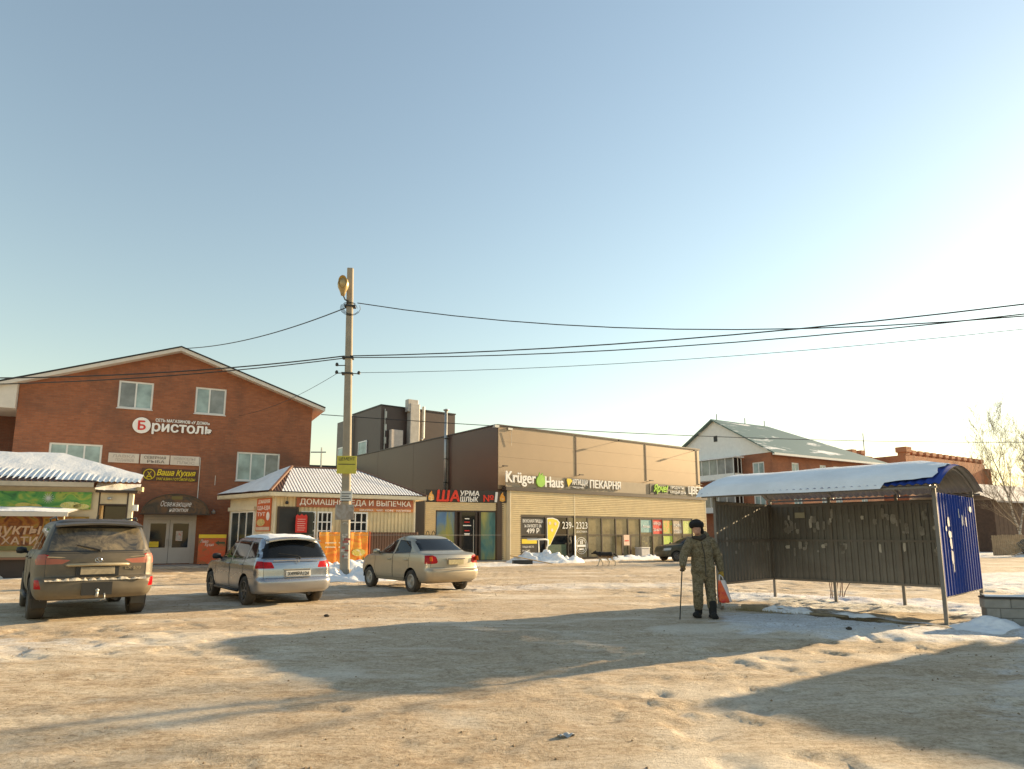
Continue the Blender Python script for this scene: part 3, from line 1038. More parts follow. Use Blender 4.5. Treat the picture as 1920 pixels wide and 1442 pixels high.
    letters('small_lettering', 'ШАУРМА · ЧАЙ · КОФЕ · НАПИТКИ', 0.13, M_LETTER, g, 5.4, -0.05, 2.78, bold=0.012, width=2.7, depth=0.008)
    g = thing('vertical_banner', 'tall red food banner at the corner of the cream kiosk', 'banner', (*frame_pt(K0, KA, BL[0], BL[1]), 0), KA + ang)
    MB().box(2.75, 4.05, -0.05, -0.02, 1.72, 3.26).build('board', M_ORANGE_RED, g)
    for k, (z, s) in enumerate(((3.10, 'ДОМАШНЯЯ'), (2.80, 'ЕДА-ЕДА'), (2.52, 'ТУТ'))):
        letters('lettering', s, 0.24, M_LETTER, g, 3.4 - (0.2 if k == 2 else 0), -0.056, z, width=(1.05, 1.12, 0.7)[k], heavy=0.015, depth=0.008)
    MB().prism([(3.2 + 0.36 * math.cos(k * .3142), 2.13 + 0.17 * math.sin(k * .3142)) for k in range(20)], -0.062, -0.051).build('dish_picture', mat_splash('dish_print', [(0.6, 0.45, 0.1), (0.7, 0.55, 0.25), (0.25, 0.25, 0.05)], 9), g)
    MB().prism([(3.82 + 0.14 * math.cos(k * .3142), 2.42 + 0.2 * math.sin(k * .3142)) for k in range(20)], -0.062, -0.051).build('price_badge', M_LETTER, g)
    MB().box(2.80, 4.0, -0.056, -0.051, 1.76, 1.92).build('lower_strip', mat('pale_strip', (0.62, 0.5, 0.4), 0.5), g)
    # red menu board on the door leaf
    x, y = frame_pt(K0, KA, 1.15, -0.42)
    g = thing('menu_board', 'small bright red menu board hanging at the kiosk doorway', 'sign', (x, y, 0), KA - 4)
    MB().box(-0.26, 0.26, -0.02, 0.02, 1.66, 2.42).build('board', M_RED, g)
    MB().add([(-0.26, -0.02, 2.42), (0.26, -0.02, 2.42), (0.2, -0.02, 2.5), (0.1, -0.02, 2.44), (0, -0.02, 2.52), (-0.1, -0.02, 2.44), (-0.2, -0.02, 2.5)], [(0, 1, 2, 3, 4, 5, 6)]).build('crest', M_RED, g)
    for k in range(6):
        MB().box(-0.18, 0.18 - 0.04 * (k % 2), -0.026, -0.0205, 2.26 - k * 0.1, 2.285 - k * 0.1).build('text_line', mat('pink_text', (0.75, 0.45, 0.4), 0.5), g)
    MB().tube([(0, 0, 0.0), (0, 0, 1.66)], 0.02).build('post', M_BLACK, g)
kiosk()

# banner fence and brown sheet fence in front of the kiosk
x, y = frame_pt(K0, KA, 1.92, -0.75)
g = thing('banner_fence', 'orange printed banner stretched on the fence before the kiosk', 'banner', (x, y, 0), KA)
mo = mat_splash('orange_banner_print', [(0.82, 0.17, 0.015), (0.86, 0.24, 0.02), (0.88, 0.38, 0.04), (0.80, 0.13, 0.012)], 0.8, 0.55, (1, 1, 2.5))
bn = MB()
bn.grid(lambda u, v: (2.36 * u, -0.03 + 0.012 * math.sin(u * 37) + 0.01 * math.sin(u * 11 + v * 5), 0.1 + 1.58 * v), 60, 10)
b_ = bn.build('banner_sheet', mo, g, smooth=True)
for z, w in ((1.18, 1.5), (0.98, 1.3)):
    for xx in (0.55, 1.2):
        MB().box(xx - 0.28, xx + 0.28 * w * 0.6, -0.062, -0.052, z - 0.025, z + 0.03).build('text_line', mat('cream_text', (0.85, 0.7, 0.45), 0.5), b_)
MB().prism([(1.9 + 0.34 * math.cos(k * .3142), 0.72 + 0.18 * math.sin(k * .3142)) for k in range(20)], -0.06, -0.05).build('food_picture', mat_splash('food_print', [(0.35, 0.4, 0.05), (0.75, 0.55, 0.1), (0.8, 0.7, 0.5)], 7), b_)
bt = MB()
bt.box(2.12, 2.2, -0.06, -0.05, 0.12, 0.42)
bt.box(2.145, 2.175, -0.06, -0.05, 0.42, 0.52)
bt.build('bottle_picture', mat('bottle_green', (0.05, 0.12, 0.04), 0.4), b_)
for xx in (0.0, 1.15, 2.34):
    MB().tube([(xx, 0.03, -0.1), (xx, 0.03, 1.7)], 0.025).build('post', M_BROWN_SHEET, g)
x, y = frame_pt(K0, KA, 4.45, -0.62)
g = thing('sheet_fence', 'low brown corrugated fence between orange banner and pale sedan', 'fence', (x, y, 0), KA)
mb = MB()
corr(mb, (0, 0, 0.0), (1, 0, 0), (0, 0, 1), (0, -1, 0), 2.5, 1.68, 0.14, 0.03)
mb.build('sheet', M_BROWN_SHEET, g)
MB().box(-0.07, 0.0, -0.05, 0.03, 0, 1.72).build('post', M_ORANGE_RED, g)
MB().tube([(2.5, 0.02, 0), (2.5, 0.02, 1.7)], 0.03).build('post', M_BROWN_SHEET, g)
# ================================================================== brown panel shop building
N0, NA = (-0.32, 40.5), 37.2
M_SUNLIT_PANEL = mat('sunlit_sandwich_panel', (0.30, 0.225, 0.155), 0.42, 0.45, var=0.06, vscale=0.6, spec=0.6)  # the brown panel again, lightened: grazing sun on the front put into the colour
def brown_building():
    t = thing('panel_building', 'long brown panel shop building with cream ribbed ground floor', 'building', (N0[0], N0[1], 0), NA)
    W, D, H = 18.9, 21.4, 8.15
    core = MB()
    core.box(-0.60, W - 0.05, 0.06, D, 0.0, H - 0.05)
    core.build('wall', M_BROWN_PANEL, t)
    # sandwich panels of the lit front, four rows in three bays
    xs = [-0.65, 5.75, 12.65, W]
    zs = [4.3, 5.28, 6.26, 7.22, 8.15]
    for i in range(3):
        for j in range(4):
            MB().box(xs[i] + 0.006, xs[i + 1] - 0.006, 0.0, 0.058, zs[j] + 0.002, zs[j + 1] - 0.002).build('wall_panel', M_SUNLIT_PANEL, t, bevel=0.003)
    ys = [0.065, 5.3, 10.6, 16.5, D]
    for i in range(4):
        MB().box(-0.66, -0.602, ys[i] + 0.008, ys[i + 1] - 0.008, 0.0, 8.2).build('side_panel', M_BROWN_PANEL, t, bevel=0.006)
    cp = MB()
    cp.box(-0.72, W + 0.06, -0.05, 0.2, H + 0.001, H + 0.1)
    cp.box(-0.72, -0.5, 0.2, D, H + 0.055, H + 0.13)
    cp.build('parapet_cap', mat('dark_brown_metal', (0.05, 0.035, 0.03), 0.45), t)
    # drain pipes on the front
    for x in (5.75, 12.65, 18.6):
        p = MB()
        p.box(x - 0.045, x + 0.045, -0.024, -0.002, 5.45, H - 0.05)
        p.build('drain_pipe', mat('brown_pipe', (0.13, 0.085, 0.06), 0.35), t)
    # flood lamps on arms
    for x, z in ((-0.45, 5.62), (5.8, 5.42), (12.7, 5.38), (18.3, 5.35), (9.6, 8.05), (17.9, 7.95)):
        p = MB()
        p.tube([(x, 0, z), (x, -0.40, z + 0.04)], 0.014)
        p.box(x - 0.18, x + 0.18, -0.50, -0.38, z + 0.02, z + 0.07)
        p.build('flood_lamp', M_BLACK, t)
    cm = MB()
    cm.box(-0.98, -0.66, -0.12, 0.12, 8.02, 8.18)
    cm.box(0.05, 0.4, -0.08, -0.01, 7.97, 8.1)
    cm.tube([(0.3, -0.1, 7.95), (0.3, -0.06, 7.0)], 0.012)
    cm.build('camera_box', M_STEEL, t)
    # sign band and dark ledge
    MB().box(-0.35, W + 0.15, -0.40, -0.30, 4.42, 5.18).build('sign_band', mat('grey_brown_band', (0.30, 0.24, 0.17), 0.5, var=0.1), t)
    MB().box(-0.38, W + 0.18, -0.46, -0.02, 4.20, 4.42).build('ledge', mat('dark_brown_metal', (0.05, 0.035, 0.03), 0.45), t)
    # cream ribbed siding: each strip a real profile
    sd_ = MB()
    corr(sd_, (0.0, -0.34, 2.76), (0, 0, 1), (1, 0, 0), (0, -1, 0), 1.44, 5.2, 0.12, 0.042, 'slat')
    corr(sd_, (5.24, -0.34, 2.76), (0, 0, 1), (1, 0, 0), (0, -1, 0), 1.44, W - 5.24, 0.12, 0.042, 'slat')
    corr(sd_, (0.0, -0.34, 0.0), (0, 0, 1), (1, 0, 0), (0, -1, 0), 2.76, 0.78, 0.12, 0.042, 'slat')
    corr(sd_, (17.26, -0.34, 0.0), (0, 0, 1), (1, 0, 0), (0, -1, 0), 2.76, W - 17.26, 0.12, 0.042, 'slat')
    for k in range(len(sd_.f)):
        sd_.f[k] = sd_.f[k][::-1]
    sd_.build('ribbed_siding', M_CREAM, t)
    ed = MB()
    ed.box(-0.04, 0.02, -0.385, 0.0, 0, 4.2)
    ed.box(5.195, 5.245, -0.385, -0.33, 0, 4.2)
    ed.box(W - 0.02, W + 0.04, -0.385, 0.0, 0, 4.2)
    ed.build('corner_trim', M_CREAM_PALE, t)
    MB().quad((-0.0, 0.06, 0), (-0.0, -0.34, 0), (-0.0, -0.34, 4.2), (-0.0, 0.06, 4.2)).build('side_cheek', M_CREAM, t)
    MB().quad((W, -0.34, 0), (W, 0.06, 0), (W, 0.06, 4.2), (W, -0.34, 4.2)).build('side_cheek', M_CREAM, t)
    # shop front: mullions and one pane for each light
    ms = [0.80, 2.77, 4.65, 5.22, 6.4, 7.68, 9.01, 10.22, 11.47, 12.76, 13.86, 14.99, 16.1, 17.24]
    fr = MB()
    for x in ms:
        fr.box(x - 0.045, x + 0.045, -0.36, -0.22, 0.0, 2.74)
    fr.box(0.845, 17.2, -0.355, -0.23, 2.64, 2.742)
    fr.box(0.845, 17.2, -0.352, -0.23, 1.52, 1.58)
    fr.box(0.845, 17.2, -0.355, -0.23, 0.0, 0.14)
    sf = fr.build('shop_front', mat('brown_aluminium', (0.07, 0.05, 0.035), 0.4), t)
    for i in range(len(ms) - 1):
        dark = i in (2,)
        for j, (z0, z1) in enumerate(((0.14, 1.52), (1.58, 2.64))):
            m_ = M_GLASS_DARK if (dark and j == 0) or (i < 2) else M_GLASS_OLIVE
            MB().box(ms[i] + 0.045, ms[i + 1] - 0.045, -0.30, -0.288, z0, z1).build('pane', m_, sf)
    dl = MB()
    dl.box(-0.06, 0.06, -0.06, 0, 0.05, 1.5)
    o = dl.build('open_door', M_WHITE, sf)
    o.location = (5.18, -0.38, 0)
    o.rotation_euler = (0, 0, R(18))
    return t
brown_building()

def fsign(name, label, cat, u, z, v=-0.40, group=None):
    return on(N0, NA, name, label, cat, u, z, v, group)
g = fsign('shop_sign', 'white lettered beer shop sign with green hop emblem, left end of sign band', 'sign', 0, 0)
letters('lettering', 'Krüger', 0.95, M_LETTER, g, 0.75, -0.06, 4.92, width=2.3, heavy=0.022, depth=0.07)
letters('lettering', 'Haus', 0.95, M_LETTER, g, 3.42, -0.06, 4.86, width=1.5, heavy=0.022, depth=0.07)
hp = MB()
hp.prism([(2.28 + 0.34 * math.cos(k * .2618), 4.86 + 0.36 * math.sin(k * .2618)) for k in range(24)], -0.12, -0.02)
hp.prism([(2.12, 5.15), (2.28, 5.2), (2.2, 5.42)], -0.11, -0.03)
hp.prism([(2.26, 5.2), (2.42, 5.18), (2.46, 5.40)], -0.11, -0.03)
hp.prism([(2.38, 5.15), (2.52, 5.08), (2.62, 5.26)], -0.11, -0.03)
hp.build('hop_emblem', M_GREEN, g)
g = fsign('shop_sign', 'small pizza sign with yellow slice between two white signs', 'sign', 0, 0)
MB().box(4.40, 6.42, -0.035, -0.002, 4.50, 5.20).build('board', mat('grey_sign_board', (0.13, 0.115, 0.09), 0.5), g)
MB().prism([(4.62, 4.62), (4.98, 5.02), (4.85, 5.14), (4.55, 5.16), (4.5, 5.05)], -0.075, -0.036).build('slice_emblem', M_YELLOW, g)
letters('lettering', 'АРПИЦЦА?', 0.5, M_LETTER, g, 5.66, -0.06, 4.92, width=1.4, bold=0.01, depth=0.04)
letters('small_lettering', 'ПИЦЦЕРИЯ', 0.14, M_LETTER, g, 5.5, -0.05, 4.60, width=0.95, depth=0.02)
g = fsign('shop_sign', 'white block lettered bakery sign on the brown building', 'sign', 0, 0)
letters('lettering', 'ПЕКАРНЯ', 0.72, M_LETTER, g, 8.0, -0.06, 4.90, width=2.9, heavy=0.022, depth=0.07)
g = fsign('shop_sign', 'dark sign with slanted green lettering, right of the bakery sign', 'sign', 0, 0)
MB().box(12.5, 16.65, -0.05, -0.002, 4.44, 5.2).build('board', mat('dark_olive_board', (0.08, 0.07, 0.05), 0.5), g)
letters('lettering', 'Ярче!', 0.72, mat('lime_letters', (0.42, 0.72, 0.05), 0.4), g, 13.65, -0.075, 4.83, width=1.55, shear=0.35, heavy=0.022, depth=0.04)
letters('lettering', 'ПРОДУКТЫ', 0.27, M_LETTER, g, 15.5, -0.07, 5.0, width=1.5, bold=0.01, depth=0.02)
letters('lettering', 'КАЖДЫЙ ДЕНЬ', 0.27, M_LETTER, g, 15.6, -0.07, 4.68, width=1.8, bold=0.01, depth=0.02)
g = fsign('shop_sign', 'white block lettered flower shop sign at right end of band', 'sign', 0, 0)
letters('lettering', 'ЦВЕТЫ', 0.78, M_LETTER, g, 17.85, -0.06, 4.84, width=2.05, heavy=0.022, depth=0.07)
# window posters
PO = -0.315
g = fsign('window_poster', 'dark pizza price poster with white figures, leftmost shop window', 'poster', 0, 0, PO)
MB().box(0.86, 2.70, -0.004, 0.0, 1.60, 2.62).build('sheet', M_DKPRINT, g)
for z, s, h, w in ((2.38, 'ВКУСНАЯ ПИЦЦА', 0.27, 1.6), (2.10, '36 СМ ВСЕГО ЗА', 0.24, 1.35), (1.80, '499 Р', 0.42, 1.0)):
    letters('lettering', s, h, M_LETTER, g, 1.78, -0.009, z, width=w, bold=0.012, depth=0.006)
g = fsign('window_poster', 'yellow pizza slice poster in the shop window', 'poster', 0, 0, PO - 0.05)
sl = [(2.86, 2.60), (2.86, 0.98), (2.96, 0.84), (3.12, 0.92), (3.86, 2.08), (3.93, 2.34), (3.75, 2.52), (3.35, 2.62)]
MB().prism(sl[::1], -0.012, 0.0).build('white_border', M_LETTER, g)
cx_, cz_ = 3.3, 1.9
MB().prism([(cx_ + (x - cx_) * 0.87, cz_ + (z - cz_) * 0.92) for x, z in sl], -0.018, -0.013).build('slice', M_YELLOW, g)
for x, z in ((3.1, 2.28), (3.55, 2.24), (3.27, 1.85)):
    MB().prism([(x + 0.10 * math.cos(k * .52), z + 0.10 * math.sin(k * .52)) for k in range(12)], -0.024, -0.019).build('sausage_dot', mat('pale_pink', (0.8, 0.6, 0.5), 0.5), g)
g = fsign('window_lettering', 'white telephone number lettering across the shop window', 'lettering', 0, 0, PO - 0.05)
letters('lettering', '239-', 0.62, M_LETTER, g, 4.20, -0.01, 2.16, width=0.95, depth=0.006).location.x = 4.62
letters('lettering', '2323', 0.62, M_LETTER, g, 5.83, -0.01, 2.16, width=1.0, depth=0.006)
letters('small_lettering', 'ДОСТАВКА', 0.16, M_LETTER, g, 5.83, -0.01, 1.75, width=0.95, depth=0.006)
g = fsign('window_sticker', 'round white emblem sticker low on the shop window', 'sticker', 0, 0, PO)
em = MB()
for r_ in (0.52, 0.40):
    em.tube([(5.82 + r_ * math.cos(k * math.pi / 14), -0.012, 0.86 + r_ * math.sin(k * math.pi / 14)) for k in range(29)], 0.018, 4)
em.box(5.45, 6.2, -0.02, -0.006, 0.78, 0.92)
em.box(5.72, 5.80, -0.018, -0.006, 0.95, 1.18)
em.box(5.85, 5.93, -0.018, -0.006, 0.95, 1.22)
em.box(5.62, 6.02, -0.018, -0.006, 0.58, 0.68)
em.build('emblem', M_LETTER, g)
g = fsign('window_poster', 'yellow headed dark notice low in leftmost shop window', 'poster', 0, 0, PO)
MB().box(0.88, 2.1, -0.008, -0.003, 0.2, 1.42).build('sheet', M_DKPRINT, g)
MB().box(0.90, 2.08, -0.014, -0.009, 1.02, 1.30).build('heading', M_YELLOW, g)
letters('lettering', 'ПИЦЦА МЕСТО', 0.16, M_LETTER, g, 1.4, -0.012, 0.82, width=0.9, depth=0.004)
letters('lettering', 'И КОФЕ', 0.16, M_LETTER, g, 1.25, -0.012, 0.6, width=0.6, depth=0.004)
g = fsign('window_poster', 'dark green menu sheet beside the open shop door', 'poster', 0, 0, PO)
MB().box(2.9, 4.5, -0.006, -0.002, 0.2, 0.95).build('sheet', mat_splash('menu_print', [(0.012, 0.02, 0.014), (0.02, 0.06, 0.035), (0.05, 0.09, 0.05), (0.01, 0.015, 0.01)], 4), g)
for u0, u1, z0, z1, cols, lb, tx in (
        (11.55, 12.68, 1.72, 2.60, [(0.16, 0.36, 0.38), (0.25, 0.45, 0.45), (0.12, 0.25, 0.28)], 'teal striped poster in the shop window', None),
        (12.82, 13.80, 1.62, 2.66, [(0.66, 0.03, 0.02), (0.66, 0.03, 0.02)], 'bright red rental notice in the shop window', ('АРЕНДА', '26-66-94')),
        (13.92, 14.93, 1.64, 2.58, [(0.55, 0.5, 0.08), (0.3, 0.45, 0.08), (0.75, 0.3, 0.05), (0.4, 0.5, 0.2)], 'green and orange fruit poster right of red notice', None),
        (15.05, 16.04, 1.64, 2.58, [(0.38, 0.3, 0.22), (0.45, 0.36, 0.28)], 'beige poster with white oval, right part of shop window', ('КОФЕ', 'С СОБОЙ')),
        (16.16, 17.18, 1.64, 2.58, [(0.35, 0.5, 0.06), (0.6, 0.62, 0.2), (0.2, 0.4, 0.05)], 'lime green poster, rightmost in the shop window', None),
        (13.92, 14.93, 0.75, 1.48, [(0.5, 0.6, 0.08), (0.3, 0.5, 0.06)], 'lime poster low in window behind the dark car', None),
        (11.6, 12.66, 0.2, 1.45, [(0.03, 0.03, 0.02), (0.06, 0.055, 0.03), (0.2, 0.17, 0.06)], 'dark picture poster below the teal poster', None)):
    g = fsign('window_poster', lb, 'poster', 0, 0, PO)
    MB().box(u0, u1, -0.006, -0.001, z0, z1).build('sheet', mat_splash('poster_' + lb[:9].replace(' ', '_') + str(int(z0 * 10)), cols, 3.5), g)
    if tx:
        for k, s in enumerate(tx):
            letters('lettering', s, 0.3, M_LETTER, g, (u0 + u1) / 2, -0.012, z1 - 0.32 - 0.42 * k, width=(u1 - u0) * 0.86, heavy=0.015, depth=0.006)
    elif 'teal' in lb:
        letters('lettering', 'Аптека', 0.3, M_LETTER, g, (u0 + u1) / 2, -0.012, 2.15, width=0.8, shear=0.2, depth=0.006)
MBx = on(N0, NA, 'standing_sign', 'narrow pinkish notice board on brown posts at the shop window', 'sign', 9.6, 0, -0.75)
MB().box(-0.28, 0.28, -0.03, 0.0, 0.85, 1.55).build('board', mat('pale_pink_board', (0.7, 0.5, 0.38), 0.6), MBx)
for s in (-0.4, 0.4):
    MB().box(s - 0.05, s + 0.05, -0.02, 0.04, 0.0, 1.5).build('post', mat('brown_post', (0.06, 0.035, 0.025), 0.6), MBx)
MB().box(-0.2, 0.2, -0.036, -0.031, 1.12, 1.2).build('text_line', M_RED, MBx)

# ================================================================== grill annex
A0, AA = (-5.04, 38.96), 18.0
def annex():
    t = thing('grill_annex', 'small cream ribbed grill shop joined to the brown building', 'shop', (A0[0], A0[1], 0), AA)
    W = 4.92
    bk = MB()
    bk.box(0.02, W - 0.02, 0.3, 3.4, 0, 4.15)
    bk.build('wall', M_BROWN_PANEL, t)
    sd_ = MB()
    corr(sd_, (0.0, 0, 2.98), (0, 0, 1), (1, 0, 0), (0, -1, 0), 0.48, W, 0.12, 0.04, 'slat')
    corr(sd_, (0.0, 0, 0.0), (0, 0, 1), (1, 0, 0), (0, -1, 0), 2.98, 0.60, 0.12, 0.04, 'slat')
    corr(sd_, (4.44, 0, 0.0), (0, 0, 1), (1, 0, 0), (0, -1, 0), 2.98, W - 4.44, 0.12, 0.04, 'slat')
    for k in range(len(sd_.f)):
        sd_.f[k] = sd_.f[k][::-1]
    sd_.build('ribbed_siding', M_CREAM, t)
    MB().quad((0, 0.3, 0), (0, 0, 0), (0, 0, 4.15), (0, 0.3, 4.15)).build('side_cheek', M_CREAM, t)
    MB().quad((W, 0, 0), (W, 0.3, 0), (W, 0.3, 4.15), (W, 0, 4.15)).build('side_cheek', M_CREAM, t)
    fr = MB()
    for x in (0.6, 1.74, 2.04, 3.0, 3.22, 4.40):
        fr.box(x, x + (0.05 if x in (0.6, 4.40) else 0.12), -0.02, 0.12, 0.03, 2.98)
    fr.box(0.65, 4.40, -0.018, 0.12, 2.90, 2.98)
    fr.box(0.65, 4.40, -0.018, 0.12, 0.03, 0.10)
    f = fr.build('shop_front', mat('dark_brown_frame', (0.045, 0.028, 0.022), 0.4), t)
    MB().box(0.66, 1.74, 0.04, 0.05, 0.1, 2.9).build('picture_pane', mat_splash('city_print_blue', [(0.05, 0.14, 0.33), (0.08, 0.2, 0.4), (0.22, 0.26, 0.12), (0.30, 0.30, 0.08)], 0.75, 0.12, (1.6, 1, 0.55), 0.6), f)
    MB().box(3.34, 4.40, 0.04, 0.05, 0.1, 2.9).build('picture_pane', mat_splash('city_print_green', [(0.03, 0.08, 0.09), (0.08, 0.2, 0.2), (0.2, 0.26, 0.14), (0.38, 0.36, 0.12)], 0.8, 0.12, (1.6, 1, 0.5), 0.8), f)
    d = MB().box(2.16, 3.0, 0.02, 0.06, 0.1, 2.9).build('door', M_GLASS_DARK, f)
    MB().tube([(2.88, -0.05, 0.5), (2.88, -0.05, 2.45)], 0.025).build('door_handle', M_STEEL, d)
    for z, w, m_ in ((2.5, 0.28, M_LETTER), (2.3, 0.34, M_RED), (2.1, 0.5, M_LETTER), (1.8, 0.3, M_RED), (1.62, 0.34, M_LETTER), (1.55, 0.3, M_LETTER)):
        MB().box(2.5 - w / 2, 2.5 + w / 2, 0.008, 0.018, z - 0.03, z + 0.03).build('door_text', m_, d)
    g = on(A0, AA, 'shop_sign', 'dark grill shop sign with big red and white letters and flames', 'sign', 0, 0, 0)
    MB().box(-0.05, W + 0.0, -0.09, -0.03, 3.48, 4.18).build('board', M_DKPRINT, g)
    ml = mat('red_letters', (0.72, 0.045, 0.02), 0.4, var=0.05)
    letters('lettering', 'ША', 0.86, ml, g, 1.30, -0.13, 3.83, width=1.35, heavy=0.035, shear=0.1, depth=0.06)
    letters('lettering', 'УРМА', 0.40, M_LETTER, g, 2.62, -0.12, 4.0, width=1.15, heavy=0.028, shear=0.1, depth=0.04)
    letters('lettering', 'ШЛЫК', 0.40, M_LETTER, g, 2.58, -0.12, 3.65, width=1.1, heavy=0.028, shear=0.1, depth=0.04)
    letters('lettering', '№', 0.52, ml, g, 3.78, -0.12, 3.72, width=0.62, heavy=0.022, depth=0.04)
    letters('lettering', '1', 0.80, M_LETTER, g, 4.26, -0.12, 3.80, bold=0.04, shear=0.1, depth=0.05)
    mf = mat_splash('flame_print', [(0.75, 0.2, 0.02), (0.8, 0.4, 0.05), (0.75, 0.65, 0.4)], 5)
    for x in (0.30, 4.66):
        MB().prism([(x - 0.17, 3.58), (x, 3.52), (x + 0.17, 3.60), (x + 0.15, 3.82), (x + 0.05, 3.95), (x + 0.02, 4.12), (x - 0.1, 3.95), (x - 0.17, 3.78)], -0.11, -0.092).build('flame_emblem', mf, g)
    MB().box(0.0, W, -0.5, 0.0, -0.1, 0.05).build('step', M_CONCRETE, t)
    # bicycle rack
    g = on(A0, AA, 'bicycle_rack', 'small black looped rack against the grill shop wall', 'rack', 0.28, 0, -0.25)
    r_ = MB()
    for dx in (-0.18, 0.16):
        r_.tube([(dx - 0.1, 0, 0), (dx - 0.1, 0, 1.55), (dx - 0.06, 0, 1.72), (dx, 0, 1.78), (dx + 0.06, 0, 1.72), (dx + 0.1, 0, 1.55), (dx + 0.1, 0, 0)], 0.02)
    r_.build('loop', M_BLACK, g)
annex()
x, y = frame_pt(N0, NA, -0.66, 5.85)
g = thing('flue_pipe', 'tall thin steel flue pipe on the dark side wall', 'pipe', (x, y, 0), NA)
fp = MB()
fp.tube([(-0.16, 0, 3.5), (-0.16, 0, 9.9)], 0.10, 10)
fp.lathe([(0.0, 0.2), (0.2, 0.12), (0.2, 0.08), (0.1, 0.0)], 12, M=Matrix.Translation((-0.16, 0, 9.9)))
fp.build('pipe', M_STEEL, g, smooth=True)
for z in (5.0, 6.6, 8.0):
    MB().box(-0.27, 0.0, -0.11, 0.11, z, z + 0.05).build('bracket', M_BLACK, g)

# ================================================================== dark block behind
def rear_block():
    t = thing('rear_block', 'dark brown flat roofed block rising behind the panel building', 'building', (*frame_pt(N0, NA, 2.4, 22.5), 0), NA)
    MB().box(0, 8.0, 0, 6.3, 0, 13.3).build('wall', mat('dark_panel', (0.075, 0.05, 0.042), 0.5, var=0.08), t)
    MB().box(-0.06, 8.06, -0.06, 6.36, 13.3, 13.42).build('parapet_cap', M_BLACK, t)
    MB().box(0.2, 5.2, 6.32, 10.6, 0, 13.1).build('rear_wing', mat('grey_panel', (0.10, 0.085, 0.075), 0.5), t)
    w = window(t, 0, 1.9, 0, 1.9, 0, (), (), M_WHITE, M_GLASS_PALE, 0.12)
    w.rotation_euler = (0, 0, R(-90))
    w.location = (-0.09, 4.6, 8.5)
    w = window(t, 0, 1.7, 0, 2.0, 0, (), (), M_WHITE, M_GLASS_PALE, 0.12)
    w.rotation_euler = (0, 0, R(-90))
    w.location = (0.10, 10.0, 8.4)
    d = MB()
    d.box(2.6, 3.6, -0.8, -0.1, 6, 13.7)
    d.box(2.35, 3.45, -0.75, -0.15, 12.9, 14.1)
    d.build('air_duct', mat('zinc_duct', (0.42, 0.40, 0.37), 0.55, 0.2), t, bevel=0.05)
    MB().tube([(4.2, -0.4, 13.6), (4.2, -0.4, 10.6), (4.0, -0.4, 10.4)], 0.15, 10).build('flue', M_STEEL, t)
    MB().box(0.8, 2.0, -0.6, -0.05, 9.2, 11.1).build('air_unit', mat('pale_unit', (0.55, 0.48, 0.42), 0.5), t, bevel=0.03)
    lad = MB()
    lad.tube([(0.35, -0.12, 8), (0.35, -0.12, 13.0)], 0.05)
    for k in range(4):
        lad.box(0.3, 0.52, -0.15, -0.02, 8.6 + k * 1.2, 9.2 + k * 1.2)
    lad.build('cable_duct', M_STEEL, t)
    pp = MB()
    pp.tube([(-0.2, 6.1, 8), (-0.2, 6.1, 13.2)], 0.12, 8)
    pp.build('wall_pipe', M_STEEL, t)
rear_block()
t = thing('low_shed', 'dark flat shed seen in the gap right of the brick gable', 'shed', (-17.8, 60, 0), 20)
MB().box(-3, 6, 0, 5, 0, 7.6).build('wall', M_BLACK, t)
MB().box(-3.2, 6.2, -0.2, 5.2, 7.6, 7.8).build('roof', M_ROOF_DARK, t)
t = thing('mast', 'thin pale mast with crossbar right of the brick gable', 'mast', (-16.2, 56, 0), 0)
MB().tube([(0, 0, 0), (0, 0, 8.9)], 0.07).build('pole', M_STEEL, t)
MB().tube([(-0.9, 0, 8.5), (0.4, 0, 8.5)], 0.05).build('crossbar', M_STEEL, t)

